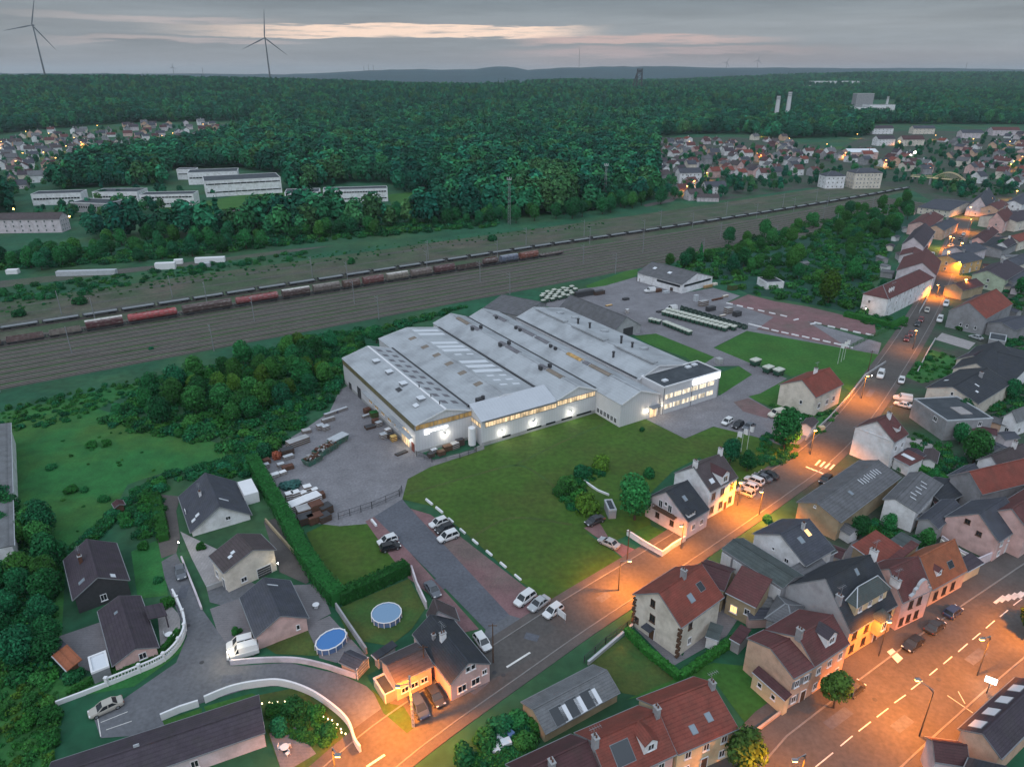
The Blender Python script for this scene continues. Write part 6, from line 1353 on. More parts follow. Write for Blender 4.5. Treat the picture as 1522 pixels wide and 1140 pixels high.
# long rake of low flat wagons on the far siding
def flats():
    P = trackpath(18.8, -205, 620); a = P[0]
    l = 13.2; o = thing('flat_wagon', 'low grey flat wagon in the long rake on the far siding', 'flat wagon', (0, 0, 0), 0, 'flat wagons on the far siding')
    mb = MB(); mb.box((0, 0, 1.2), (l - .9, 2.6, .4)); mb.box((0, 0, 1.46), (l - 1.5, 2.3, .14), 1)
    for s in (-1, 1): mb.box((s * (l / 2 - .75), 0, 1.7), (.15, 2.5, .7))
    for k in range(6): mb.box((-4.5 + 1.8 * k, 1.32, 1.3), (.14, .14, .5)); mb.box((-4.5 + 1.8 * k, -1.32, 1.3), (.14, .14, .5))
    mb.build('load_bed', ['darksteel', 'trimgrey'], o)
    for s in (-1, 1):
        w = MB()
        for dx in (-.9, .9):
            for y in (-.75, .75): w.cyl((s * 3.9 + dx, y - .07, .75), (s * 3.9 + dx, y + .07, .75), .44, n=10)
        w.box((s * 3.9, 0, .8), (2.6, 1.9, .3)); w.build('bogie', 'darksteel', o)
    first = True; acc = 0
    for p, q in zip(P, P[1:]):
        d = q - p; L_ = d.length; t = (l - acc) if acc else 0
        while t < L_:
            c = p + d * (t / L_)
            if first: o.location = c; o.rotation_euler.z = math.atan2(d.y, d.x); first = False
            else: copy_thing(o, c, math.atan2(d.y, d.x))
            t += l
        acc = L_ - (t - l)
flats()

# overhead line masts, lattice masts
def mast_proto():
    o = thing('catenary_mast', 'slender overhead line mast between the tracks', 'mast', (0, 0, 0), 0, 'overhead line masts along the tracks')
    mb = MB(); mb.cyl((0, 0, 0), (0, 0, 9.5), .19, .12, n=6); mb.build('pole', 'steel', o)
    a = MB(); a.bar((0, 0, 8.3), (3.0, 0, 8.6), .1); a.bar((0, 0, 9.3), (2.0, 0, 8.5), .07); a.bar((0, 0, 6.9), (2.6, 0, 7.2), .07); a.build('bracket', 'steel', o); return o
mo = mast_proto(); first = True
for off, s0, st in ((11, -150, 47), (-21.3, -120, 52), (-45.5, -60, 61), (29, -140, 55)):
    P = trackpath(off, s0, 520); acc = 0
    for i in range(0, len(P) - 1):
        acc += 20
        if acc >= st:
            acc -= st; d = P[i + 1] - P[i]; rz = math.atan2(d.y, d.x) + PI / 2
            if first: mo.location = P[i]; mo.rotation_euler.z = rz; first = False
            else: copy_thing(mo, P[i], rz)
def lattice(label, px, py, top, w=1.6, head=True):
    p = W(px, py); h = HZ(p.y, top); o = thing('lattice_mast', label, 'mast', p); mb = MB()
    for sx in (-1, 1):
        for sy in (-1, 1): mb.bar((sx * w / 2, sy * w / 2, 0), (sx * w / 3, sy * w / 3, h), .16)
    n = int(h / 1.6)
    for k in range(n):
        z0, z1 = h * k / n, h * (k + 1) / n; r = w / 2 - (w / 6) * k / n
        for a, b in (((-r, -r), (r, -r)), ((r, -r), (r, r)), ((r, r), (-r, r)), ((-r, r), (-r, -r))): mb.bar((*a, z0), (*b, z1), .08); mb.bar((*a, z1), (*b, z1), .06)
    mb.build('lattice', 'steel', o); t = MB(); t.box((0, 0, h + .3), (2.6, 2.6, .25)); 
    for k in range(4): t.box((1.2 * math.cos(k * PI / 2), 1.2 * math.sin(k * PI / 2), h + 1.0), (.5, .5, 1.2))
    t.build('platform', 'concrete', o)
lattice('tall lattice floodlight mast at the edge of the sidings left of centre', 757, 334, 268)
lattice('tall lattice mast in front of the wood right of centre', 898, 308, 247)

# ------------------------------------------------------------------ vehicles
def car_proto(kind):
    L_, Wd, Hh = dict(hatch=(4.1, 1.75, 1.48), saloon=(4.6, 1.8, 1.42), suv=(4.5, 1.85, 1.7), van=(4.9, 1.9, 2.0))[kind]
    o = thing('parked_car' if kind != 'van' else 'parked_van', None, 'car' if kind != 'van' else 'van')
    hl = L_ / 2; mb = MB()
    if kind == 'van': st = [(-hl, .8, .35, 1.2), (-hl + .06, .95, .28, 1.28), (-hl + .9, .95, .2, 1.3), (hl - 1.2, .95, .2, 1.22), (hl - .35, .9, .25, .95), (hl, .72, .35, .75)]
    else: st = [(-hl, .72, .42, .82), (-hl + .15, .88, .3, .92), (-hl + .7, .9, .2, .95), (0, .9, .2, .93), (hl - 1.1, .9, .2, .9), (hl - .3, .84, .26, .76), (hl, .64, .36, .62)]
    rings = []
    for x, w, z0, z1 in st:
        if kind == 'suv': z0 += .06; z1 += .1
        w *= Wd / 1.8; rings.append([(x, -w * .9, z0), (x, w * .9, z0), (x, w, z0 + .18), (x, w, z1 - .2), (x, w * .9, z1), (x, -w * .9, z1), (x, -w, z1 - .2), (x, -w, z0 + .18)])
    mb.loft(rings)
    # roof shell over the glass
    zs = .93 if kind != 'suv' else 1.0
    if kind == 'van': zs = 1.26; gx = [(-hl + .12, -hl + .2), (hl - 1.25, hl - 1.75)]
    elif kind == 'saloon': gx = [(-hl + .7, -hl + 1.35), (hl - 1.15, hl - 1.95)]
    else: gx = [(-hl + .15, -hl + .5), (hl - 1.0, hl - 1.75)]
    wb, wt = Wd / 2 * .93, Wd / 2 * .74; zt = Hh
    base = [(gx[0][0], -wb), (gx[1][0], -wb), (gx[1][0], wb), (gx[0][0], wb)]; top = [(gx[0][1], -wt), (gx[1][1], -wt), (gx[1][1], wt), (gx[0][1], wt)]
    mb.box(((gx[0][1] + gx[1][1]) / 2, 0, zt + .0), (abs(gx[1][1] - gx[0][1]) + .06, wt * 2 + .05, .09))
    for (a, b) in zip(base, top): mb.bar((a[0], a[1], zs - .05), (b[0], b[1], zt), .11, .11)
    for y in (-1, 1):
        for f in ((.5,) if kind != 'van' else (.35, .55)): xa = base[0][0] + (base[1][0] - base[0][0]) * f; xb = top[0][0] + (top[1][0] - top[0][0]) * f; mb.bar((xa, y * wb, zs - .05), (xb, y * wt, zt), .1, .08)
    if kind == 'van':
        for y in (-1, 1): mb.slab([(-hl + .12, y * (wb + .015), zs - .03), (.55, y * (wb + .015), zs - .03), (.55, y * (wt + .02), zt), (-hl + .22, y * (wt + .02), zt)], .03)
    body = mb.build('body', 'paint', o)
    g = MB(); g.loft([[(x, y * .985, zs - .04) for x, y in base], [(x, y * .985, zt - .02) for x, y in top]]); gl = g.build('windows', 'glass', o); gl.color = (1, 1, 1, .5)
    wr = .33 if kind != 'suv' else .37
    for sx in (-1, 1):
        for sy in (-1, 1):
            w = MB(); cx, cy = sx * hl * .6, sy * (Wd / 2 - .1); w.cyl((cx, cy - .1, wr), (cx, cy + .1, wr), wr, n=14); w.cyl((cx, cy + sy * .1, wr), (cx, cy + sy * .115, wr), wr * .6, n=12, mi=1)
            q = w.build('wheel', ['black', 'steel'], o); q.color = (1, 1, 1, .5)
    for sy in (-1, 1):
        h = MB(); h.box((hl - .16, sy * .58, .64 if kind != 'van' else .8), (.22, .34, .16)); q = h.build('headlight', 'trimwhite', o); q.color = (1, 1, 1, .5)
        h = MB(); h.box((-hl + .03, sy * .68, .76), (.14, .2, .2)); q = h.build('tail_light', 'r_red', o); q.color = (1, 1, 1, .5)
    return o
CARS = {}
CC = dict(white=(.62, .62, .63), black=(.014, .014, .017), grey=(.10, .11, .13), silver=(.36, .38, .40), cream=(.55, .52, .45), red=(.16, .02, .02), blue=(.03, .045, .10), dark=(.03, .032, .038), beige=(.40, .37, .33))
def car(label, px, py, dx, dy, kind, col, group=None, cat=None):
    p = W(px, py, .75); p.z = 0; q = W(px + dx, py + dy, .75); rz = math.atan2(q.y - p.y, q.x - p.x)
    p.z = .10 if False else .085
    if kind not in CARS: o = CARS[kind] = car_proto(kind); o.location = p; o.rotation_euler.z = rz; setcolor(o, CC[col]); o['label'] = label
    else: o = copy_thing(CARS[kind], p, rz, label, color=CC[col])
    if group: o['group'] = group
    return o
for a in (('white hatchback first from the top beside the access road', 652, 776, -40, 15, 'hatch', 'white'), ('black car between two white ones on the gravel beside the access road', 661, 785, -40, 15, 'hatch', 'black'), ('white car nearest the bumper stones below the black one', 666, 797, -40, 15, 'suv', 'white'),
        ('white hatchback on the red gravel left of the access road', 576, 802, -40, 14, 'hatch', 'white'), ('black hatchback touching the white one left of the access road', 580, 812, 40, -10, 'hatch', 'black'), ('grey car parked on grass below the clipped hedge', 643, 875, 22, 30, 'saloon', 'grey'),
        ('white tall estate car at the lower end of the gravel parking', 780, 889, -40, 28, 'suv', 'white'), ('silver coupe between the two white cars at the lower parking', 801, 896, -40, 28, 'saloon', 'silver'), ('white hatchback beside the small notice board', 822, 907, -40, 28, 'hatch', 'white'), ('white car behind the pink corner house', 717, 953, 22, 30, 'hatch', 'white'),
        ('dark car in the orange lit drive nearer to the house', 647, 1034, 20, 30, 'hatch', 'dark'), ('dark people carrier in the orange lit drive beside the pole', 623, 1050, 18, 30, 'suv', 'blue'), ('silver estate car on the red drive', 905, 806, -30, -14, 'saloon', 'silver'), ('dark pickup like car beside the golden bush', 884, 773, -30, 12, 'saloon', 'dark'),
        ('dark grey car standing on the lane', 268, 849, 6, 26, 'saloon', 'grey'), ('white estate parked behind the white van on the lane', 358, 955, -30, 8, 'suv', 'white'), ('pale silver saloon at the grass edge of the turning place', 157, 1050, -40, 18, 'saloon', 'beige'),
        ('small white car in the street beside the white van', 1340, 565, -6, 20, 'hatch', 'white'), ('white car in the drive of the flat roofed house', 1342, 601, -22, -6, 'saloon', 'white'), ('white hatchback on the forecourt', 1081, 626, -20, 12, 'hatch', 'white'), ('black car between white and grey on the forecourt', 1097, 631, -20, 12, 'hatch', 'black'), ('dark grey car at the right on the forecourt', 1113, 633, -20, 12, 'saloon', 'grey'),
        ('silver car nearest the townhouse in the parked row', 1108, 731, -20, -8, 'hatch', 'silver'), ('white car second in the row beside the townhouse', 1113, 722, -20, -8, 'hatch', 'white'), ('white suv third in the row beside the townhouse', 1121, 714, -20, -8, 'suv', 'white'), ('grey saloon fourth in the row beside the townhouse', 1133, 709, -20, -8, 'saloon', 'grey'), ('dark saloon last in the row beside the townhouse', 1143, 705, -20, -8, 'saloon', 'dark'),
        ('dark car with shining flank beside the old workshop roof', 1227, 712, -18, 14, 'hatch', 'black'), ('dark car under the round tree on the boulevard', 1270, 1022, 30, -25, 'hatch', 'dark'), ('black car in front of the yellow lit townhouse', 1357, 955, -30, 24, 'saloon', 'black'), ('dark car second along the boulevard kerb', 1390, 930, 30, -24, 'saloon', 'dark'), ('dark blue car furthest along the boulevard kerb', 1417, 908, 30, -22, 'hatch', 'blue'),
        ('silver car parked high on the left of the street', 1378, 461, -4, 12, 'hatch', 'beige'), ('dark car parked at the left kerb of the upper street', 1364, 481, -5, 12, 'saloon', 'dark'), ('dark red car behind another at the left kerb', 1369, 475, -5, 12, 'hatch', 'red'), ('maroon car nearest on the left kerb', 1348, 503, -5, 13, 'saloon', 'red'), ('dark maroon car second on the left kerb', 1354, 496, -5, 13, 'hatch', 'red'), ('pale car below the grey stuccoed house', 1451, 501, -20, -6, 'saloon', 'silver'),
        ('white car driving in the middle of the upper street', 1413, 401, -2, 12, 'hatch', 'white'), ('dark car waiting on the right of the upper street', 1419, 424, -2, 12, 'suv', 'black'), ('silver car behind the dark one on the upper street', 1415, 438, -3, 12, 'suv', 'silver'), ('white car half hidden by the right kerb of the upper street', 1426, 437, -3, 12, 'hatch', 'white'), ('white car parked beside the low red roofed house', 1386, 378, -4, 10, 'hatch', 'white'), ('pale car in the orange light of the upper street', 1414, 373, -2, 10, 'hatch', 'silver'), ('dark red car with lights in the upper street', 1414, 391, -2, 10, 'saloon', 'red'), ('white car at the crossing of the upper street', 1414, 365, 12, -3, 'saloon', 'white'), ('pale car far up the street', 1432, 348, -3, 10, 'hatch', 'white'), ('dark car far up the street behind the pale one', 1428, 355, -3, 10, 'hatch', 'dark')):
    car(*a)
for a in (('white small van with roof rack on the lane', 361, 968, -30, 8, 'van', 'white'), ('white van facing down the street beside the lawn', 1309, 557, -8, 22, 'van', 'white'), ('cream camper van on the forecourt', 1154, 615, -26, 6, 'van', 'cream'), ('white van high up the street', 1406, 452, -5, 13, 'van', 'white'), ('white van in the middle of the street nearer', 1397, 475, -5, 13, 'van', 'white'), ('white delivery van in the drive beside the flat roofed house', 1342, 592, -24, -4, 'van', 'white'), ('white van in front of the white workshop', 966, 432, -24, 2, 'van', 'white'), ('small white van beside the rows of containers', 998, 459, -20, 3, 'van', 'white'), ('white bus like van on the small square up the street', 1453, 318, 14, 2, 'van', 'white')):
    car(*a)

# ------------------------------------------------------------------ street lamps (lit)
def point(parent, loc, e, col, r=.25):
    l = bpy.data.lights.new('lamp_glow', 'SPOT' if e > 1000 else 'POINT'); l.energy = e; l.color = col; l.shadow_soft_size = r
    if e > 1000: l.spot_size = math.radians(156); l.spot_blend = .7
    return link('lamp_glow', l, parent, loc)
SOD = (1, .265, .006); ORG = (1, .33, .06); WRM = (1, .80, .5)
def street_lamp(label, px, py, top_py, head, e=9000, col=SOD, arm=1.6, concrete=False, group=None, spot=True):
    """head: pixel the arm reaches towards"""
    p = W(px, py); h = HZ(p.y, top_py); o = thing('street_lamp', label, 'street lamp', p, 0, group)
    q = W(*head, h); d = Vector((q.x - p.x, q.y - p.y, 0)); d = d.normalized() * arm if d.length > .01 else Vector((arm, 0, 0)); mb = MB()
    if concrete:
        mb.box((0, 0, h / 2), (.42, .3, h), taper=.6)
        for k in range(int(h / .9)): mb.box((0, -.02, .7 + k * .9), (.24, .3, .3), 1)
        mb.build('pole', ['concrete', 'trimgrey'], o)
    else: mb.cyl((0, 0, 0), (0, 0, h - .3), .11, .07, n=8); mb.bar((0, 0, h - .35), (d.x * .3, d.y * .3, h), .1); mb.build('pole', 'darksteel', o)
    a = MB(); z = h if not concrete else h * .86; a.bar((0, 0, z), (d.x, d.y, z + .15), .09); a.build('arm', 'steel', o)
    hd = MB(); hd.box((d.x, d.y, z + .22), (.75, .4, .14)); hd = hd.build('lamp_head', 'trimgrey', o); b = MB(); b.box((d.x, d.y, z + .06), (.6, .34, .18)); b.build('bulb', 'bulb_o' if col != WRM else 'bulb_w', hd)
    point(o, (d.x, d.y, z - .25), e * 1.35, col); return o
street_lamp('lit concrete utility pole lamp at the orange road corner', 614.5, 1080, 1004, (585, 1012), 19000, concrete=True, arm=1.7)
street_lamp('lit street lamp at the corner of the lawn and the red drive', 919, 878, 834, (930, 834), 13000)
street_lamp('lit wooden pole lamp at the bend beside the crossing marks', 1204, 676, 636, (1212, 640), 13000)
street_lamp('tall curved street lamp on the boulevard', 1366, 1094, 1026, (1372, 1016), 14500, arm=2.2)
street_lamp('street lamp at the right edge beyond the boulevard', 1535, 948, 890, (1500, 905), 13000, arm=2.0)
street_lamp('street lamp below the bottom edge of the boulevard', 1180, 1195, 1120, (1150, 1150), 13000, arm=2.0)
street_lamp('street lamp beside the pink house on the boulevard', 1452, 1004, 945, (1435, 960), 9500, arm=2.0)
street_lamp('lit lamp post beside the lawn and the white van', 1280, 593, 556, (1290, 560), 13000)
street_lamp('lit lamp post in front of the townhouse', 1096, 752, 712, (1100, 720), 9000)
street_lamp('street lamp under the slate townhouse front', 1306, 975, 915, (1320, 935), 5000)
street_lamp('street lamp at the kerb opposite the long workshop', 1128, 765, 726, (1118, 756), 11000)

for px, py, hx, lab in ((1392, 442, 1385, 'street lamp above the long white terrace'), (1424, 408, 1412, 'street lamp beside the orange fronted house'), (1412, 372, 1420, 'street lamp by the crossing of the upper street'), (1440, 345, 1432, 'street lamp near the top of the upper street'), (1356, 520, 1350, 'street lamp at the kerb beside the maroon cars')):
    street_lamp(lab, px, py, py - (19 if py < 460 else 30), (hx, py - 15), 12000 if py < 460 else 3000)
street_lamp('street lamp beside the villa on the lit road', 1012, 816, 776, (1000, 800), 8000)
street_lamp('street lamp at the bottom of the orange road', 505, 1190, 1110, (520, 1150), 12000)
def wall_light(label, px, py, z, e, col, bulb='bulb_w', r=.14, group=None):
    p = W(px, py, z); mb = MB(); rr = []
    for k in range(5): t = PI * (k + .01) / 4.02; rr.append([(r * math.sin(t) * math.cos(2 * PI * i / 8), r * math.sin(t) * math.sin(2 * PI * i / 8), -r * math.cos(t)) for i in range(8)])
    mb.loft(rr); o = tag(mb.build('lit_lamp', bulb), label, 'lamp', group); o.location = p; mb = MB(); mb.cyl((0, 0, -z), (0, 0, -r), .05, n=6); mb.build('lamp_post', 'darksteel', o); point(o, (0, 0, r + .15), e, col, .15); return o
wall_light('small white garden lamp at the top of the lane', 265, 806, 2.2, 90, WRM); wall_light('bright white lamp beside the two white vehicles', 339, 968, 2.4, 420, WRM); wall_light('small lamp on the cream gable wall', 413, 837, 2.4, 40, WRM)
wall_light('lamp at the gable of the long white terrace', 1287, 459, 3.0, 120, ORG); wall_light('small lamp on the lawn edge beside the street', 1296, 558, 1.4, 30, WRM); wall_light('small white lamp behind the flat roofed house', 1428, 638, 2, 30, WRM)
# lamps up the street and in the villages
LAMPS = [(1405, 386), (1404, 337), (1439, 315), (1470, 301), (1508, 289), (1425, 372), (1408, 362), (1430, 430),
    (40, 198), (74, 201), (4, 214), (3, 224), (112, 208), (122, 215), (122, 226), (128, 231), (67, 231), (26, 245), (36, 232), (197, 210), (242, 205), (258, 201), (303, 187), (317, 188), (146, 189), (100, 221), (85, 240),
    (1133, 199), (1031, 215), (1024, 214), (1124, 233), (1130, 236), (1050, 264), (1031, 277), (1020, 281), (1228, 218), (1172, 209), (1291, 225), (1270, 231), (1255, 232), (1273, 202), (1335, 213), (1389, 204), (1369, 242), (1315, 244), (1499, 214), (1517, 238), (1504, 245), (1445, 210), (1322, 246), (1380, 256), (1500, 250)]
lp = None
for i, (px, py) in enumerate(LAMPS):
    g = T(px, py + (5 if py < 280 else 9)); hgt = max(5.0, HZ(g.y, py) - 0) if g.z < 1 else 6.5; hgt = min(8, hgt); far = g.y > 560; sz = 1 + g.y / 700
    if lp is None:
        lp = thing('street_lamp', 'lit street lamp among the houses of the upper town and the far villages', 'street lamp', g, 0, 'lit street lamps of the far villages and upper town')
        mb = MB(); mb.cyl((0, 0, 0), (0, 0, 6.6), .1, .07, n=6); mb.build('pole', 'darksteel', lp); mb = MB(); mb.box((0, 0, 6.75), (.8, .5, .35)); mb.build('bulb', 'bulb_o', lp); o = lp
    else: o = copy_thing(lp, g, 0)
    point(o, (0, 0, 6.2), rnd.uniform(1900, 3400) * (3.4 if py > 285 else 2.6), SOD if i % 4 else ORG, .3)
for px, py, z, e, col, lab in ((1360, 227, 11, 26000, (1, .88, .68), 'dazzling white floodlight in the right hand village'), (20, 311, 6, 500, (1, .75, .2), 'yellow lamp by the left apartment block'), (103, 322, 6, 400, (1, .75, .2), 'yellow lamp among trees near the school'), (247, 317, 6, 700, SOD, 'orange lamp on the school road')):
    g = W(px, py, z); wall_light(lab, px, py, z, e, col, 'bulb_w' if e > 5000 else 'bulb_o', 1.1 if e > 5000 else .5)

# ------------------------------------------------------------------ far buildings
VW = ['white', 'cream', 'mauve', 'pink', 'white', 'greywall', 'peach']; VR = ['slate', 'violet', 'brown', 'redbrown', 'slate', 'fibre', 'darkred', 'palegrey']
def village(poly, n, md, seed, group, label, ang, size=(9, 13), red=False):
    r = random.Random(seed); out = []; x0, x1 = min(p[0] for p in poly), max(p[0] for p in poly); y0, y1 = min(p[1] for p in poly), max(p[1] for p in poly); tries = 0
    while len(out) < n and tries < 9000:
        tries += 1; px, py = r.uniform(x0, x1), r.uniform(y0, y1)
        if not inpoly(px, py, poly): continue
        g = T(px, py)
        if any((g - q).length < md for q in out): continue
        out.append(g); a = ang + r.choice([0, PI / 2]) + r.uniform(-.2, .2); ze = r.choice([3.2, 4.5, 5.6, 6])
        simple_house('village_house', label, g, a, r.uniform(*size), r.uniform(8, 10), ze, r.uniform(2.6, 4), r.choice(VW), r.choice(VR + (['red', 'redbrown', 'redbrown'] if red else [])), group, n=2 if py > 215 else 0, chim=r.random() < .7)
village([(-10, 262), (-10, 212), (60, 197), (200, 186), (366, 184), (372, 191), (325, 204), (285, 213), (240, 222), (190, 232), (125, 243), (105, 258), (60, 272), (30, 285)], 150, 13, 1, 'houses of the left hand village', 'small pale walled house in the crowded village at the left', .5)
village([(965, 232), (972, 212), (1080, 208), (1110, 222), (1160, 232), (1200, 236), (1215, 262), (1150, 268), (1080, 262), (1010, 290), (985, 270)], 92, 13, 2, 'houses of the right hand village', 'small house in the village right of the wood', .35, red=True)
village([(1115, 205), (1165, 205), (1195, 228), (1290, 232), (1345, 235), (1390, 255), (1390, 268), (1320, 250), (1240, 240), (1180, 238), (1130, 218)], 36, 14, 3, 'houses round the village hall', 'small house near the long lit hall in the right village', .3, red=True)
village([(1400, 205), (1530, 198), (1540, 285), (1480, 280), (1415, 262), (1400, 225)], 52, 15, 4, 'houses on the right edge of the village', 'small house at the right edge of the far village', .6, red=True)
for k, (px, py) in enumerate(((1330, 358), (1322, 372), (1338, 386), (1352, 318), (1372, 340), (1318, 412), (1470, 402), (1500, 388), (1490, 432), (1508, 436), (1480, 356), (1462, 365), (1505, 470), (1488, 640), (1455, 652), (1438, 648), (1492, 660), (1350, 690), (1380, 690), (1400, 765), (1345, 775), (1250, 795), (1225, 830), (1110, 905), (1125, 925), (1515, 498))):
    simple_house('outbuilding', 'small plain shed or outbuilding among the back gardens of the street houses', W(px, py), .6 + .37 * k, 4.5 + k % 4, 3.2 + k % 3 * .6, 2.3 + .2 * (k % 3), .7, VW[k % 7], VR[k % 8], 'outbuildings in the back gardens', 'shed', chim=False)
def block(name, label, px, py, L_, D_, ze, rise, rz, wall, roof, cat, n=5, st=3, kind='gable'):
    return simple_house(name, label, T(px, py), rz, L_, D_, ze, rise, wall, roof, None, cat, n=n, storeys=st, kind=kind, chim=False)
for a in (('apartment_block', 'long mauve roofed apartment block behind the white floodlight', 1308, 200, 34, 13, 9, 4, .1, 'white', 'violet'), ('apartment_block', 'long pale apartment block right of the mauve roofed one', 1369, 200, 34, 13, 9, 4, .05, 'cream', 'slate'), ('apartment_block', 'grey apartment block furthest right in the village', 1440, 207, 32, 13, 9, 4, .05, 'mauve', 'slate'), ('apartment_block', 'red roofed apartment block at the right edge of the village', 1490, 203, 40, 14, 9, 4, -.05, 'mauve', 'redbrown'),
        ('apartment_block', 'pale gabled block beside the floodlight', 1312, 217, 26, 12, 9, 4, .2, 'white', 'violet'), ('apartment_block', 'cream gabled block just above the floodlight', 1352, 218, 30, 13, 9, 4.5, .1, 'cream', 'darkred'),
        ('apartment_block', 'three storey white block nearest the tracks in the right village', 1022, 273, 20, 11, 9.5, 3.5, .15, 'white', 'slate'), ('house', 'white gabled house by the tracks in the right village', 1060, 288, 17, 10, 6, 3.5, .1, 'white', 'slate'), ('house', 'mauve house with a red brown side roof by the tracks', 1030, 297, 12, 9, 5, 3, .3, 'mauve', 'brown'), ('house', 'low white house at the end of the far lane', 1051, 299, 16, 8, 3.2, 2, -.1, 'mauve', 'brown'), ('house', 'grey roofed house half hidden left of the far lane', 968, 288, 12, 9, 4, 3.5, .2, 'mauve', 'slate')):
    block(*a, 'house' if a[0] == 'house' else 'apartment block')
def bigblock():
    a = W(1216, 281); b = W(1312, 277)
    o = simple_house('apartment_block', 'four storey cream apartment block with a dark mansard by the railway', W(1281, 279), .09, 24, 14, 12.5, 3.2, 'cream', 'slate', None, 'apartment block', n=7, storeys=4, chim=False, kind='hip')
    simple_house('apartment_block', 'white stepped apartment wing with rounded dormers by the railway', W(1234, 279), .09, 17, 13, 10, 3.2, 'white', 'slate', None, 'apartment block', n=4, storeys=3, chim=False, kind='hip')
bigblock()
hl = simple_house('village_hall', 'long hall with a pale vaulted roof lit orange in the village', W(1276, 236), .06, 34, 18, 7.5, 3.2, 'pink', 'palegrey', None, 'hall', n=8, storeys=2, chim=False); hl.roofo.data.materials[0] = M['sheet']
def flat_school(label, px, py, L_, D_, h, rz, wall='white', n=8, st=1, name='school_block'):
    g = W(px, py); u = Vector((math.cos(rz), math.sin(rz), 0)); v = Vector((-u.y, u.x, 0)); b = g - u * L_ / 2 - v * D_ / 2
    H_ = House(name, label, b + u * L_, b, b + v * D_, ze=h, kind='flat', wall=wall, world=True, trim='trimwhite', cat='school building')
    for s in range(st):
        z = (s + .55) * h / st; mb = MB(); mb.box((0, H_.yB * 1.0, z), (L_ - 2, .12, .9 if st > 1 else 1.1))
        for k in range(n * 2): mb.box((-L_ / 2 + L_ * (k + .5) / n / 2, H_.yB * 1.003, z), (.25, .14, 1.2), 1)
        mb.build('window_band', ['glass', 'trimwhite'], H_.wallo)
    return H_
flat_school('big white sports hall with a dark flat roof on the school site', 362, 286, 56, 32, 12, .42, n=6, st=2)
flat_school('lower white block behind the sports hall', 320, 271, 40, 24, 10, .3)
flat_school('small white block at the far left of the sports hall', 281, 266, 16, 12, 9, .2)
flat_school('long two storey white school block with window bands', 255, 306, 36, 14, 9, .14, st=2)
flat_school('white school block with a rounded front behind the long one', 182, 299, 32, 18, 8, .05)
flat_school('low grey school annex in front of the rounded block', 148, 313, 28, 18, 6.5, -.2, 'greywall')
flat_school('pale school block at the far left among trees', 92, 302, 32, 16, 8, .25)
flat_school('white two storey classroom block at the right of the school field', 530, 299, 46, 13, 9.5, .2, st=2, n=12)
flat_school('school block with a dark red end wall', 452, 302, 24, 18, 9, .2, n=3, st=2).box_part('red_end_wall', (4, -8.1, 3), (11, .2, 5), 'r_darkred')
block('apartment_block', 'long pinkish apartment block with a brown roof at the left edge', 48, 344, 40, 11, 8, 3, .08, 'mauve', 'brown', 'apartment block', n=8, st=3)
block('house', 'brown roofed house at the left edge beside the apartment block', 2, 342, 12, 9, 5, 3, .1, 'mauve', 'brown', 'house', n=2, st=2)
# power station chimneys and works beyond the wood
def stack(label, px, py, top, r0, r1, m='cladding', base=True):
    g = T(px, py); h = HZ(g.y, top) - g.z; o = thing('factory_chimney', label, 'chimney', g); mb = MB(); n = 16
    mb.loft([[(r * math.cos(2 * PI * i / n), r * math.sin(2 * PI * i / n), z) for i in range(n)] for z, r in ((-2, r0), (h * .5, (r0 + r1) / 2), (h, r1))]); mb.build('shaft', m, o)
    b = MB()
    for z in (.86, .93): b.cyl((0, 0, h * z), (0, 0, h * z + h * .02), r1 * 1.25, n=14)
    b.cyl((0, 0, h), (0, 0, h * 1.02), r1 * 1.1, n=14, mi=1); b.build('band', ['trimgrey', 'darksteel'], o); return o, h
stack('left of the two tall pale chimneys beyond the wood', 1153, 177, 143, 4.2, 3.4); stack('taller right hand one of the two pale chimneys beyond the wood', 1169, 177, 137, 4.2, 3.4); stack('thin pale chimney beside the distant works', 1316, 166, 144, 2.6, 2.2)
for nm, lab, px, py, L_, D_, h, wl in (('factory_hall', 'low pale hall at the foot of the two chimneys', 1132, 178, 70, 30, 12, 'cream'), ('factory_hall', 'pale box like block of the distant works', 1303, 173, 50, 30, 22, 'white'), ('factory_hall', 'left block of the distant works', 1278, 173, 40, 30, 18, 'white'), ('factory_hall', 'dark tower block of the distant works', 1279, 166, 36, 20, 36, 'greywall'), ('factory_hall', 'white hall far beyond the chimneys', 1238, 131, 160, 60, 24, 'white'), ('factory_hall', 'small pale hall far behind the chimneys', 1196, 134, 50, 40, 16, 'white')):
    g = T(px, py); b = g - Vector((L_ / 2, D_ / 2, 0)); hh = House(nm, lab, b + Vector((L_, 0, 0)), b, b + Vector((0, D_, 0)), ze=h, kind='flat', wall=wl, world=True, trim='trimwhite', cat='factory hall'); hh.root.location.z = g.z - 1
# pit headframe
g = T(949, 136); h = HZ(g.y, 103) - g.z; hf = thing('pit_headframe', 'dark steel pit headframe standing above the wood', 'headframe', g); mb = MB(); w = 9
for sx in (-1, 1):
    for sy in (-1, 1): mb.bar((sx * w, sy * w, -2), (sx * w * .75, sy * w * .75, h), 2.0)
for k in range(5):
    z = h * (k + 1) / 5
    for s in (-1, 1): mb.bar((-w, s * w * .85, z), (w, s * w * .85, z), 1.5); mb.bar((-w, s * w * .85, z - h / 5), (w, s * w * .85, z), 1.0); mb.bar((s * w * .85, -w, z), (s * w * .85, w, z), 1.5)
mb.build('lattice', 'darksteel', hf); mb = MB()
for s in (-1, 1): mb.bar((-w, s * 5, h * .8), (-w * 2.7, s * 5, -2), 1.8)
mb.bar((-w * 1.8, -5, h * .4), (-w * 1.8, 5, h * .4), 1.2); mb.build('strut', 'darksteel', hf); mb = MB()
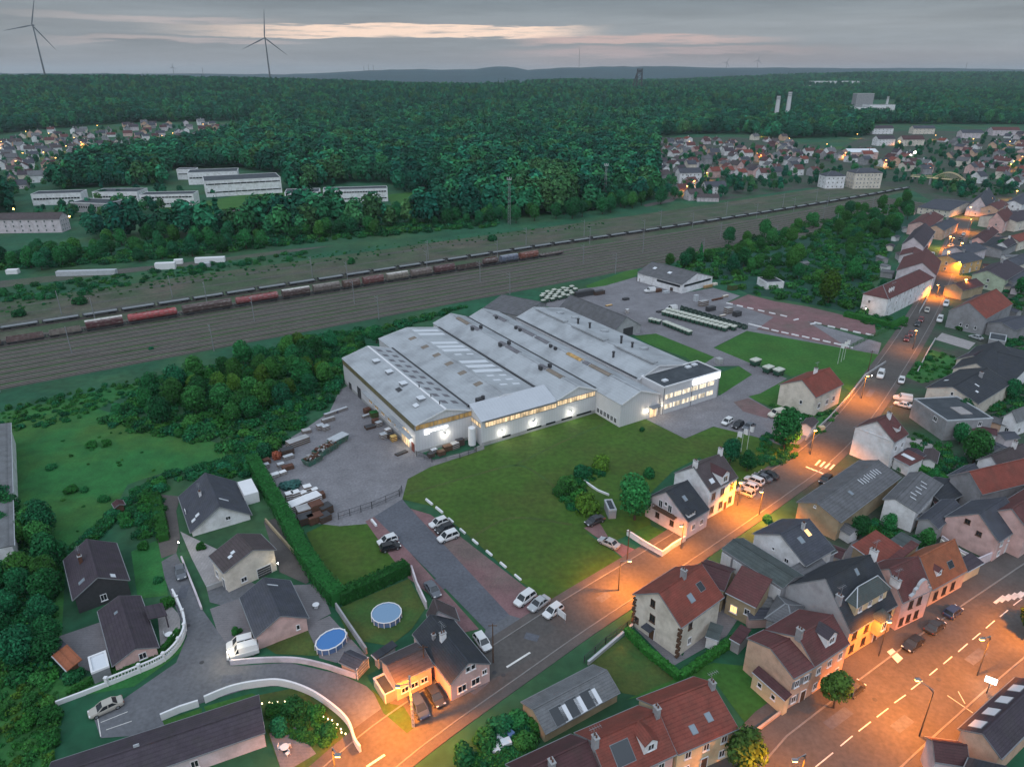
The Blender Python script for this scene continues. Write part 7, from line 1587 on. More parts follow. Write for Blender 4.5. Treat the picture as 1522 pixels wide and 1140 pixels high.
for y in (-3, 3): mb.cyl((0, y - .4, h * .9), (0, y + .4, h * .9), 4.5, n=16)
mb.build('sheave_wheel', 'darksteel', hf)
# wind turbines
def turbine(label, px, hub_py, y, blade, ph, yaw=0.0):
    x = (px - 761) / F * y * CP; g = Vector((x, y, terrain(x, y))); hub = HZ(y, hub_py); o = thing('wind_turbine', label, 'wind turbine', g, yaw); h = hub - g.z; mb = MB()
    mb.cyl((0, 0, -3), (0, 0, h - 1), 2.9, 1.7, n=14); mb.build('tower', 'turbine', o); n_ = MB(); n_.box((0, 1.5, h), (3.6, 9, 3.8), taper=.85); nac = n_.build('nacelle', 'turbine', o); c = MB(); c.cyl((0, -3.2, h), (0, -5.6, h), 1.9, .6, n=10); c.build('rotor_hub', 'turbine', o)
    for k in range(3):
        a = ph + k * 2 * PI / 3; d = Vector((math.sin(a), 0, math.cos(a))); s = Vector((math.cos(a), 0, -math.sin(a))); b = MB(); c0 = Vector((0, -4.4, h)); rings = []
        for t, wd, th in ((.02, 1.3, 1.3), (.2, 2.3, .6), (.5, 1.6, .4), (.8, 1.0, .25), (1, .25, .1)):
            p = c0 + d * (blade * t); rings.append([p - s * wd + Vector((0, th, 0)), p + s * wd * .8 + Vector((0, th * .4, 0)), p + s * wd * .8 - Vector((0, th * .4, 0)), p - s * wd - Vector((0, th, 0))])
        b.loft(rings); b.build('blade', 'turbine', o)
turbine('large wind turbine at the upper left corner above the wood', 67, 38, 2400, 92, .36)
turbine('large wind turbine left of centre above the wood', 401, 57, 2500, 84, .12)
turbine('tiny distant wind turbine left of the hills', 259, 100, 6500, 32, .1); turbine('tiny distant wind turbine right of the headframe', 1078, 93, 7000, 50, .5); turbine('tiny distant turbine further right on the hills', 1124, 90, 7200, 50, .2)
def faint_mast(label, px, py, top, y):
    x = (px - 761) / F * (y * CP + 10); zt = HZ(y, top); zb = terrain(x, y) ; o = thing('radio_mast', label, 'mast', (x, y, zb)); mb = MB(); mb.cyl((0, 0, 0), (0, 0, zt - zb), 2.2, 1.2, n=6); mb.build('pole', 'darksteel', o); mb = MB()
    for z in (.82, .92): mb.box((0, 0, (zt - zb) * z), (6, 6, 2))
    mb.build('antenna', 'darksteel', o)
faint_mast('thin far radio mast on the skyline in the middle', 860, 98, 71, 7000)
for px in (542, 549, 556): faint_mast(('left', 'middle', 'right')[(px - 542) // 7] + ' one of three thin masts on the skyline left of the cone shaped hill', px, 110, 97 + (px % 3), 6800)
faint_mast('thin mast on the skyline between the two big turbines', 303, 112, 101, 6500); faint_mast('thin mast on the right hand skyline', 1432, 106, 93, 7000)
# arched footbridge
a, b = W(1352, 272), W(1432, 279); d = b - a; fb = thing('footbridge', 'yellow lit arched footbridge over the railway on the right', 'bridge', (a + b) / 2, math.atan2(d.y, d.x)); l = d.length; mb = MB(); mb.box((0, 0, 5.5), (l, 3.5, .5)); mb.build('deck', 'paleyellow', fb)
for s in (-1, 1):
    mb = MB(); arc = [(-l * .1 + l * .6 * k / 16 , 5.6 + 5.5 * math.sin(PI * k / 16)) for k in range(17)]
    for p, q in zip(arc, arc[1:]): mb.bar((p[0], s * 1.8, p[1]), (q[0], s * 1.8, q[1]), .45)
    for p in arc[1:-1]: mb.bar((p[0], s * 1.8, 5.6), (p[0], s * 1.8, p[1]), .16)
    mb.bar((-l / 2, s * 1.7, 6.8), (-l * .1, s * 1.7, 6.8), .2); mb.build('arch', 'paleyellow', fb)
for x in (-.45, -.12, .48): mb = MB(); mb.box((x * l, 0, 2.6), (1.2, 3, 5.3)); mb.build('pier', 'concrete', fb)
point(fb, (0, 0, 12), 900, (1, .75, .35), .5)

# ------------------------------------------------------------------ yard things
def bins():
    o = thing('waste_container', 'green wheeled container with a cream lid in the rows on the service yard', 'container', (0, 0, 0), 0, 'green containers on the service yard'); mb = MB()
    mb.loft([[(-.85 * k, -.6 * k, z), (.85 * k, -.6 * k, z), (.85 * k, .6 * k, z), (-.85 * k, .6 * k, z)] for z, k in ((.25, .8), (1.1, 1.0), (1.25, 1.03))]); mb.build('tub', 'matte', o).color = (.02, .09, .055, 1)
    mb = MB(); mb.loft([[(-.86 * k, -.62 * k, z), (.86 * k, -.62 * k, z), (.86 * k, .62 * k, z), (-.86 * k, .62 * k, z)] for z, k in ((1.26, 1.0), (1.5, .95), (1.66, .6))]); lid = mb.build('lid', 'matte', o); lid.color = (.52, .54, .47, 1 if False else .5)
    mb = MB()
    for sx in (-1, 1):
        for sy in (-1, 1): mb.cyl((sx * .6, sy * .45 - .05, .13), (sx * .6, sy * .45 + .05, .13), .13, n=8)
    mb.build('wheels', 'black', o); first = True
    Z = lambda X, Y: (940 + X / 4.228, 380 + Y / 4.228)
    for (x0, y0), (x1, y1), n in (((200, 376), (580, 476), 15), ((228, 362), (636, 470), 16), ((115, 420), (165, 432), 3), ((205, 440), (355, 500), 8)):
        a, b = W(*Z(x0, y0)), W(*Z(x1, y1)); rz = math.atan2(b.y - a.y, b.x - a.x) + PI / 2
        for k in range(n):
            p = a.lerp(b, k / (n - 1)); sc = min(1.3, (b - a).length / (n - 1) / 1.5)
            if first: o.location = p; o.rotation_euler.z = rz; first = False; o.scale = (sc, sc, sc)
            else: copy_thing(o, p, rz, scale=(sc, sc, sc))
    for X, Y in ((770, 690), (850, 735), (915, 752)): copy_thing(o, W(*Z(X, Y)), .6, 'single green container with a cream lid on the grass edge by the factory road', 'single containers by the factory road', scale=(1.9, 1.9, 1.5))
    for i in range(26):
        px, py = 802 + (i % 9) * 6 + rnd.uniform(-2, 2), 451 - (i // 9) * 5 - (i % 9) * 1.3; copy_thing(o, W(px + 5, py), .6 + rnd.uniform(-.1, .1), 'green container stacked outdoors behind the old timber store', 'green containers behind the timber store', color=(.03, .10, .06), scale=(1.1, 1.1, 1.0 + .4 * (i % 2)))
    # open dark green frames in the third row
    f = thing('open_container', 'open dark green container frame in the back row on the service yard', 'container', (0, 0, 0), 0, 'open green containers on the service yard'); mb = MB()
    for s in (-1, 1): mb.box((s * .85, 0, .8), (.08, 1.3, 1.3)); mb.box((0, s * .65, .8), (1.62, .08, 1.3))
    mb.box((0, 0, .2), (1.6, 1.2, .1)); mb.build('tub', 'matte', f).color = (.015, .06, .042, 1); mb = MB(); mb.box((-.5, 0, 1.65), (.1, 1.3, .9)); mb.build('raised_lid', 'matte', f).color = (.012, .045, .035, 1); first = True
    a, b = W(*Z(315, 345)), W(*Z(705, 462))
    for k in range(14):
        p = a.lerp(b, k / 13); rz = math.atan2(b.y - a.y, b.x - a.x) + PI / 2
        if first: f.location = p; f.rotation_euler.z = rz; first = False
        else: copy_thing(f, p, rz)
bins()
def kerbs():
    o = None
    Z = lambda X, Y: (940 + X / 4.228, 380 + Y / 4.228); V = lambda X, Y: (506 + X / 2.984, 760 + Y / 2.984)
    R1 = [Z(*p) for p in ((610, 305), (675, 320), (740, 335), (808, 350), (878, 366), (950, 382))]; R2 = [Z(*p) for p in ((750, 437), (790, 447), (835, 460), (895, 475), (958, 489), (1022, 503), (1088, 516), (1152, 529), (1220, 544), (1290, 560), (1360, 577))]; R3 = [Z(*p) for p in ((1165, 428), (1250, 450), (1330, 467), (1410, 485), (1490, 500))]
    R4 = [V(*p) for p in ((490, 42), (542, 90), (598, 137), (660, 187), (722, 240), (787, 295))]
    for R, lab, grp in ((R1, 'white concrete bumper block in the upper row on the red car park', 'bumper blocks in the upper row of the car park'), (R2, 'white concrete bumper block in the row along the bright lawn', 'bumper blocks along the bright lawn'), (R3, 'white concrete bumper block at the street end of the red car park', 'bumper blocks at the street end'), (R4, 'white concrete bumper block on the grass beside the gravel parking', 'bumper blocks beside the gravel parking')):
        a, b = W(*R[0]), W(*R[-1]); rz = math.atan2(b.y - a.y, b.x - a.x)
        for p in R:
            if o is None:
                mb = MB(); mb.loft([[(x, -.25, 0), (x, .25, 0), (x, .18, .45), (x, -.18, .45)] for x in (-1.3, 1.3)]); o = tag(mb.build('bumper_block', 'trimwhite'), lab, 'bumper block', grp); c = o; c.location = W(*p)
            else: c = o.copy(); COL.objects.link(c); c.location = W(*p); c['label'] = lab; c['group'] = grp
            c.rotation_euler = (0, 0, rz)
            if R is R4: c.scale = (.72, .85, .8)
    for px, py, rz, lab in ((556, 778, -1.0, 'white concrete bumper block alone left of the access road'), (638, 747, -.9, 'white concrete bumper block nearest the yard gate'), (653, 759, -.9, 'white concrete bumper block second from the yard gate'), (1183, 476, .5, 'crossed white concrete blocks at the car park gap'), (1208, 482, .5, 'white concrete blocks right of the car park gap')):
        c = o.copy(); COL.objects.link(c); c.location = W(px, py); c.rotation_euler = (0, 0, rz); c['label'] = lab; del c['group']
kerbs()
def crate(label, px, py, size, m, rz=.5, name='crate', cat='crate', group=None, slats=True):
    mb = MB(); x, y, z = size; mb.box((0, 0, z / 2 + .1), (x, y, z)); 
    for s in (-1, 1): mb.box((s * x * .35, 0, .05), (.15, y, .1), 1)
    if slats:
        for k in range(3): mb.box((0, 0, .1 + z * (k + .5) / 3), (x + .06, y + .06, z * .16), 1)
    o = tag(mb.build(name, [m, 'wood' if slats else 'trimgrey']), label, cat, group); o.location = W(px, py); o.rotation_euler = (0, 0, rz); return o
S4 = lambda X, Y: (370 + X / 5.248, 600 + Y / 5.248)
for i, (X, Y, s, m, lab) in enumerate(((320, 745, (1.7, 1.5, 1.6), 'trimwhite', 'white tank crate at the left of the white cluster beside the hedge'), (368, 735, (1.7, 1.5, 1.6), 'trimwhite', 'white tank crate second from left beside the hedge'), (425, 725, (1.5, 1.4, 1.2), 'trimwhite', 'lower white tank crate third from left beside the hedge'), (460, 695, (1.7, 1.4, 1.8), 'trimwhite', 'tall white block behind the white tank crates'), (515, 700, (1.4, 1.2, 1.2), 'trimwhite', 'white crate right of the tall white block'), (430, 785, (7.5, 2.6, 1.3), 'trimwhite', 'long white sheeted stack in front of the white crates'),
        (440, 870, (3.2, 2.4, 2.0), 'concrete', 'large stack of grey pallets behind the small lawn'), (530, 850, (2.6, 2.2, 2.4), 'rust', 'stack of rusty racks behind the small lawn'), (600, 850, (2.6, 2.2, 1.8), 'darksteel', 'stack of dark racks behind the small lawn'), (445, 925, (3.0, 2.2, 1.6), 'darksteel', 'dark stacked frames at the hedge corner'), (520, 920, (3.0, 2.0, 1.6), 'rust', 'brown stacked frames at the lawn edge'), (590, 910, (2.4, 2.0, 1.4), 'darksteel', 'dark green frames at the lawn edge'),
        (560, 735, (1.8, 1.5, 1.2), 'rust', 'brown drum crate beside the white crates'), (205, 570, (1.8, 1.4, .8), 'trimwhite', 'white flat box near the hedge top'), (265, 550, (1.6, 1.2, .7), 'trimwhite', 'second white flat box near the hedge top'), (250, 490, (1.6, 1.2, .8), 'zinc', 'pale box between brown heaps by the hedge'), (135, 500, (1.5, 1.2, 1.0), 'zinc', 'pale box at the top end of the hedge'), (140, 465, (1.6, 1.4, 1.1), 'rust', 'reddish crate at the top end of the hedge'), (305, 510, (2.6, 1.4, .9), 'rust', 'brown heap of timber beside the yard'), (310, 430, (2.4, 1.2, .9), 'zinc', 'pale bench like crate beside the yard'),
        (385, 320, (5.5, 2.2, 1.6), 'concrete', 'long grey skip frame beside the scrub'), (300, 390, (3.0, 2.0, 1.4), 'darksteel', 'dark machine crate beside the scrub'), (560, 200, (1.8, 1.5, 1.3), 'zinc', 'pale tank crate at the scrub edge'), (600, 205, (1.8, 1.5, 1.2), 'zinc', 'second pale tank crate at the scrub edge'), (450, 225, (2.2, 1.6, .8), 'concrete', 'low grey crate at the scrub edge'), (620, 140, (3.5, 1.0, 1.0), 'concrete', 'grey stack of beams along the yard edge'), (680, 75, (7, .8, .8), 'zinc', 'long pale beams along the yard edge'), (640, 85, (4, .7, .6), 'bluepanel', 'blue beams along the yard edge'),
        (925, 75, (1.8, 1.6, 1.4), 'rust', 'rusty crate at the factory side wall'), (920, 105, (2.6, .8, .7), 'zinc', 'pale pipes at the factory side wall'), (985, 100, (2.6, 1.8, 1.4), 'meadow', 'green sheeted heap at the factory side wall'), (990, 155, (1.7, 1.4, 1.2), 'rust', 'brown crate at the factory side wall'), (1015, 175, (1.6, 1.4, 1.2), 'zinc', 'pale blue crate at the factory side wall'), (945, 190, (2.6, 1.8, .6), 'darksteel', 'dark flat pallet in front of the side wall'), (1050, 270, (1.7, 1.5, 1.3), 'zinc', 'white wrapped crate near the open doorway'), (1085, 230, (1.5, 1.3, 1.2), 'trimwhite', 'white crate near the open doorway'), (1130, 290, (1.5, 1.3, 1.4), 'yellowwall', 'yellow crate beside the open doorway'), (1100, 265, (1.6, 1.3, 1.2), 'darksteel', 'dark crate beside the yellow crate'), (1190, 390, (3.2, 1.2, .3), 'darksteel', 'flat dark pallet on the lit apron'))):
    crate(lab, *S4(X, Y), s, m, .55 + .1 * (i % 3))
heap = link('scrap_heap', RED, None, W(*S4(215, 430)), 0); heap.scale = (.75, .75, .9); tag(heap, 'orange red heap beside the hedge top', 'heap'); heap.data.materials[0] = mat('orange_scrap', (.32, .09, .05), var=.4, scale=2)
nets = link('net_heap', RED.copy(), None, W(*S4(310, 645)), 0); nets.scale = (1.6, 1.4, .45); tag(nets, 'teal green heap of netting beside the white crates', 'heap'); nets.data.materials[0] = mat('teal_netting', (.03, .10, .09), var=.4, scale=2)
def skip(label, X, Y, l, full=True, lid=False):
    o = thing('skip', label, 'skip', W(*S4(X, Y)), .95); mb = MB()
    for s in (-1, 1): mb.loft([[(-l / 2 + .4, s * 1.1, .2), (l / 2 - .4, s * 1.1, .2), (l / 2, s * 1.25, 1.6), (-l / 2, s * 1.25, 1.6)], [(-l / 2 + .4, s * 1.02, .2), (l / 2 - .4, s * 1.02, .2), (l / 2, s * 1.17, 1.6), (-l / 2, s * 1.17, 1.6)]])
    for s in (-1, 1): mb.slab([(s * (l / 2 - .4), -1.1, .2), (s * (l / 2 - .4), 1.1, .2), (s * l / 2, 1.25, 1.6), (s * l / 2, -1.25, 1.6)], .08)
    mb.box((0, 0, .2), (l - .8, 2.2, .12))
    for k in range(5): 
        for s in (-1, 1): mb.bar((-l * .4 + l * .2 * k, s * 1.13, .25), (-l * .4 + l * .2 * k, s * 1.29, 1.55), .1)
    mb.build('tub', 'matte', o).color = (.05, .15, .11, 1)
    if full:
        m2 = MB(); r = random.Random(int(X))
        for k in range(26): m2.box((r.uniform(-l * .38, l * .38), r.uniform(-.8, .8), 1.3 + r.uniform(0, .6)), (r.uniform(.3, 1.3), r.uniform(.2, .5), r.uniform(.15, .5)), k % 3, r.uniform(0, 3))
        m2.build('rubble', ['rust', 'wood', 'concrete'], o)
    if lid: m2 = MB(); m2.box((0, 0, 1.75), (l + .1, 2.6, .16)); m2.build('cover', 'zinc', o)
skip('green skip filled with green scrap, nearest of the row on the yard', 500, 460, 4.6); skip('green skip heaped with wood in the middle of the row', 575, 395, 4.4); skip('green skip heaped with planks at the back of the row', 630, 360, 4.4); skip('grey green skip with a flat pale cover at the end of the row', 700, 305, 5.0, False, True)
# gas tank, wooden stacks and fence in front of the lit wall
o = thing('silo', 'white upright tank against the factory front', 'tank', FW(13.8, -3.2)); mb = MB(); mb.cyl((0, 0, .3), (0, 0, 5.0), .95, n=18); mb.cyl((0, 0, 5.0), (0, 0, 5.35), .95, .4, n=18); mb.build('vessel', 'trimwhite', o); mb = MB()
for k in range(3): mb.bar((.8 * math.cos(k * 2.1), .8 * math.sin(k * 2.1), 0), (.8 * math.cos(k * 2.1), .8 * math.sin(k * 2.1), .5), .15)
mb.build('support', 'steel', o)
for i, (s, t, sz, m, lab) in enumerate(((2.5, -3, (1.6, 1.2, 1.0), 'darksteel', 'dark crate left of the pallets at the factory front'), (5.0, -3.4, (1.8, 1.4, 1.1), 'wood', 'brown crate at the factory front'), (7.4, -2.2, (2.2, 1.4, 1.3), 'wood', 'stack of wooden pallets under the floodlight'), (9.4, -2.2, (2.0, 1.4, 1.5), 'concrete', 'pale stack under the floodlight'), (11.2, -1.6, (2.0, 1.2, 1.7), 'darksteel', 'dark rack near the white tank'), (4.0, -1.4, (1.6, 1.2, .9), 'zinc', 'pale crate against the factory front'))):
    p = FW(s, t); px, py = PXY(p); crate(lab, px, py, sz, m, FA + .1 * (i % 2))
def fence(label, px, h, m='darksteel', step=2.4, solid=None, name='fence', rails=2, bars=0):
    P = [W(*p) for p in px]; o = thing(name, label, 'fence', (0, 0, 0)); mb = MB(); mb2 = MB()
    for a, b in zip(P, P[1:]):
        n = max(1, int((b - a).length / step))
        for k in range(n + 1): q = a.lerp(b, k / n); mb.bar((q.x, q.y, 0), (q.x, q.y, h), .1)
        for k in range(rails): z = h * (k + 1) / rails - .05; mb2.bar((a.x, a.y, z), (b.x, b.y, z), .06)
        if bars:
            nn = int((b - a).length / bars)
            for k in range(nn): q = a.lerp(b, (k + .5) / nn); mb2.bar((q.x, q.y, .1), (q.x, q.y, h - .05), .035)
    mb.build('posts', m, o).name = 'post_row'; mb2.build('railing' if not solid else 'panel', solid or m, o); return o
q = [PXY(FW(*p)) for p in ((-.5, -1), (1.5, -5.5), (8, -7.6), (13, -6.8))]
fence('dark railing round the storage corner at the factory front', q, 1.6, bars=.25)
wall_run('low grey wall beside the white tank', 'low grey wall beside the white tank at the factory front', [PXY(FW(12.6, -6.6)), PXY(FW(15.4, -6.2))], 1.3, .2, 'concrete')
fence('green mesh gate and fence closing the yard', [S4(700, 905), S4(960, 820), S4(1175, 725), S4(1195, 690)], 1.8, 'darksteel', bars=.3)
fence('dark fence with brick base along the villa garden', [(868, 985), (900, 957), (932, 934), (942, 928)], 1.5, bars=.3)
fence('green wire fence at the car park entrance', [(1262, 519), (1290, 505), (1320, 492)], 1.6, 'meadow', bars=.3)
# walls
wall_run('garden_wall', 'low wall along the lawn side of the villa garden', [(874, 988), (940, 932)], .7, .3, 'concrete', 'zinc')
def balustrade():
    px = [(84, 1048), (140, 1027), (200, 1003), (245, 982), (270, 955), (276, 930), (268, 905), (258, 885)]
    o, P, Nn = wall_run('balustrade_wall', 'curved white balustrade wall along the lane', px, .8, .3, 'trimwhite', None, cat='balustrade', smooth=True); o.name = 'balustrade'
    mb = MB(); rl_ = MB(); L_ = 0
    for a, b in list(zip(P, P[1:]))[8:]:
        n = max(1, int((b - a).length / .32))
        for k in range(n): q = a.lerp(b, (k + .5) / n); mb.box((q.x, q.y, 1.1), (.13, .13, .6))
    mb.build('balusters', 'trimwhite', o)['kind'] = 'stuff'
    Q = P[8:]; N2 = Nn[8:]; rl_.loft([[(p.x + k.x * .16, p.y + k.y * .16, 1.4), (p.x - k.x * .16, p.y - k.y * .16, 1.4), (p.x - k.x * .16, p.y - k.y * .16, 1.55), (p.x + k.x * .16, p.y + k.y * .16, 1.55)] for p, k in zip(Q, N2)]); rl_.build('handrail', 'trimwhite', o)
    for i in range(8, len(P), 5): m2 = MB(); m2.box((P[i].x, P[i].y, .85), (.4, .4, 1.7)); m2.box((P[i].x, P[i].y, 1.74), (.5, .5, .1)); m2.build('pier', 'trimwhite', o)
balustrade()
W2 = lambda lab, px, h=1.2, m='trimwhite', cap=None, sm=True, th=.3: tag(wall_run('garden_wall', lab, px, h, th, m, cap, smooth=sm)[0], lab).__setattr__('name', 'garden_wall')
W2('curved white garden wall round the big garden', [(305, 1044), (345, 1028), (385, 1020), (420, 1019), (460, 1032), (495, 1055), (518, 1078), (528, 1105), (536, 1118)], 1.3); W2('white garden wall left of the small gate', [(240, 1070), (268, 1058), (296, 1049)], 1.2, sm=False)
W2('pale pink curved wall below the blue pool', [(343, 988), (390, 984), (440, 984), (480, 992), (505, 1000), (530, 1008)], 1.0, 'mauve'); W2('white wall beside the lane drive', [(300, 906), (290, 880), (280, 855), (270, 830)], .6, 'mauve', sm=False); W2('low white wall across the cream house drive', [(308, 878), (345, 864), (372, 856)], 1.0, 'concrete', sm=False)
W2('white wall with piers round the front garden', [(932, 795), (958, 812), (984, 827), (1000, 815), (1018, 804)], 1.2, 'white', 'trimwhite', False); W2('low white wall along the street by the bright lawn', [(1197, 655), (1230, 625), (1262, 590), (1285, 560), (1316, 540)], .8, 'concrete', sm=False); W2('white kerb wall on the right of the street', [(1363, 555), (1378, 525), (1390, 505)], .8, 'concrete', sm=False)
W2('white yard wall beside the pink gable on the boulevard', [(1397, 808), (1425, 830), (1451, 842), (1478, 830)], 2.0, 'mauve', sm=False); W2('cream boundary wall beside the orange tiled house', [(1395, 815), (1420, 832), (1445, 848)], 2.2, 'cream', sm=False); W2('low wall by the peach house garden', [(1121, 1090), (1145, 1072), (1163, 1058)], .6, 'peach', sm=False); W2('grey wall behind the round pool garden', [(500, 905), (520, 935), (545, 972)], 1.4, 'greywall', sm=False); W2('pale wall of the villa courtyard', [(612, 850), (620, 875), (634, 905)], 1.6, 'mauve', sm=False)
W2('long pale wall up the bungalow drive', [(395, 775), (430, 815), (470, 855)], .8, 'tan', sm=False); W2('white path edging in the old garden', [(868, 716), (888, 730), (905, 737)], .5, 'white', sm=False); W2('low white wall on the left of the upper street', [(1366, 466), (1376, 448), (1383, 432)], 1.0, 'concrete', sm=False)
# pools
def pool_round():
    p = W(575, 918); o = thing('round_pool', 'round covered above ground pool in the hedged garden', 'pool', p); r = 2.5; n = 16; mb = MB(); mb.cyl((0, 0, 0), (0, 0, 1.1), r, n=n, caps=False); mb.build('pool_wall', 'bluepanel', o); mb = MB(); mb.cyl((0, 0, 1.0), (0, 0, 1.06), r * .98, n=n * 2); mb.build('cover', 'poolcover', o); mb = MB()
    for i in range(n): a = 2 * PI * i / n; mb.bar((r * 1.03 * math.cos(a), r * 1.03 * math.sin(a), 0), (r * 1.03 * math.cos(a), r * 1.03 * math.sin(a), 1.15), .12); b = 2 * PI * (i + 1) / n; mb.bar((r * 1.02 * math.cos(a), r * 1.02 * math.sin(a), 1.14), (r * 1.02 * math.cos(b), r * 1.02 * math.sin(b), 1.14), .16, .07)
    mb.build('frame', 'trimwhite', o)
    p = W(493, 957); o = thing('oval_pool', 'bright blue oval pool on the grey terrace', 'pool', p, .9); n = 14; e = [(2.7 * math.cos(2 * PI * i / n), 2.0 * math.sin(2 * PI * i / n)) for i in range(n)]; mb = MB(); mb.prism(e, 0, 1.0); mb.build('pool_wall', 'bluepanel', o); mb = MB(); mb.prism([(x * .93, y * .93) for x, y in e], 1.0, 1.03); mb.build('water', 'pool', o); mb = MB()
    for i in range(n): a, b = e[i], e[(i + 1) % n]; mb.bar((a[0], a[1], 1.06), (b[0], b[1], 1.06), .2, .08); mb.bar((a[0] * 1.05, a[1] * 1.05, 0), (a[0] * 1.05, a[1] * 1.05, 1.1), .1)
    mb.build('frame', 'trimwhite', o)
pool_round()
# little garden things
for i, (px, py) in enumerate(((390, 1048), (401, 1047), (406, 1048), (413, 1046), (424, 1045), (472, 1060), (480, 1063), (481, 1068), (488, 1071), (494, 1073), (496, 1078), (502, 1079), (500, 1084), (507, 1086), (508, 1091), (514, 1093))):
    mb = MB(); mb.cyl((0, 0, 0), (0, 0, .3), .03, n=6, mi=1); mb.cyl((0, 0, .3), (0, 0, .5), .1, n=8); o = tag(mb.build('garden_light', ['solar', 'darksteel']), 'small glowing path light in the curved garden', 'garden light', 'path lights in the curved garden'); o.location = W(px, py)
def table_set(label, px, py, rz=0):
    o = thing('garden_table', label, 'table', W(px, py), rz); mb = MB(); mb.cyl((0, 0, .7), (0, 0, .75), .6, n=14); mb.build('table_top', 'trimwhite', o); mb = MB(); mb.cyl((0, 0, 0), (0, 0, .7), .06, n=8); mb.box((0, 0, .03), (.6, .6, .05)); mb.build('leg', 'trimwhite', o)
table_set('white garden table on the terrace by the long dark roof', 424, 1115); table_set('white table on the bungalow patio', 252, 947); table_set('white table on the pool terrace', 470, 903)
ch = None
for px, py, rz in ((417, 1113, 0), (430, 1110, 2), (428, 1122, 4), (247, 945, .5), (257, 950, 3)):
    if ch is None:
        ch = thing('garden_chair', 'white plastic garden chair beside a garden table', 'chair', W(px, py), rz, 'white garden chairs'); mb = MB(); mb.box((0, 0, .42), (.5, .5, .05)); mb.build('seat', 'trimwhite', ch); mb = MB(); mb.box((-.24, 0, .7), (.05, .5, .55)); mb.build('backrest', 'trimwhite', ch)
        for sx in (-1, 1):
            for sy in (-1, 1): mb = MB(); mb.bar((sx * .22, sy * .22, 0), (sx * .22, sy * .22, .42), .05); mb.build('leg', 'trimwhite', ch)
    else: copy_thing(ch, W(px, py), rz)
# flagpoles with white flags
def flags(label, group, pts, h):
    for i, (px, py) in enumerate(pts):
        o = thing('flagpole', label, 'flagpole', W(px, py), 0, group); mb = MB(); mb.cyl((0, 0, 0), (0, 0, h), .06, .04, n=6); mb.build('pole', 'trimwhite', o); f = MB(); n = 8; vs = []
        for k in range(n + 1):
            t = k / n; y = .15 * math.sin(t * 5 + i)
            for z in (h - .1, h - 1.5 - .25 * t): vs += [(.06 + 1.0 * t, y, z), (.06 + 1.0 * t, y + .02, z)]
        fs = []
        for k in range(n): a = k * 4; fs += [(a, a + 4, a + 6, a + 2), (a + 1, a + 3, a + 7, a + 5), (a, a + 1, a + 5, a + 4), (a + 2, a + 6, a + 7, a + 3)]
        f.add(vs, fs); f.build('flag', 'trimwhite', o)
flags('white flag on a slender pole beside the forecourt lawn', 'flagpoles beside the forecourt', ((1092, 676), (1101, 672), (1110, 668)), 6.5); flags('white flag on a slender pole on the bright lawn', 'flagpoles on the bright lawn', ((1245, 541), (1250, 538), (1254, 535)), 7)
# lit shop sign, notice board, cabinet
o = thing('shop_sign', 'small bright white sign with dark lines at the lower right', 'sign', W(1466, 1030), -.6); mb = MB(); mb.box((0, 0, 2.6), (1.5, .25, .95)); mb.build('sign_face', 'sign', o); mb = MB()
for s in (-1, 1):
    for k in range(6): mb.box((-.55 + .22 * k, s * .14, 2.7), (.15, .03, .24 + .05 * (k % 2)))
mb.build('lettering', 'signgreen', o); mb = MB(); mb.bar((0, 0, 0), (0, 0, 1.9), .14); mb.build('post', 'darksteel', o); point(o, (0, -1.0, 2.4), 120, (.9, 1, .9)); point(o, (0, 1.0, 2.4), 120, (.9, 1, .9))
o = thing('notice_board', 'white notice board at the corner of the lawn', 'sign', W(834, 922), -.9); mb = MB(); mb.box((0, 0, 1.5), (2.2, .08, 1.3)); mb.build('board', 'trimwhite', o); mb = MB()
for s in (-1, 1): mb.bar((s * .95, 0, 0), (s * .95, 0, 2.1), .09)
mb.build('post', 'trimgrey', o)
crate('grey stone cube on the factory road', 1068, 541, (1.9, 1.9, 1.9), 'concrete', .4, 'stone_block', 'block', slats=False); crate('pale box beside the little white hut', 1220, 640, (1.6, 1.0, 1.2), 'paleyellow', .2, 'cabinet', 'cabinet', slats=False); crate('white cabinet beside the little white hut', 1187, 633, (1.0, .8, 2.0), 'trimwhite', .2, 'cabinet', 'cabinet', slats=False)
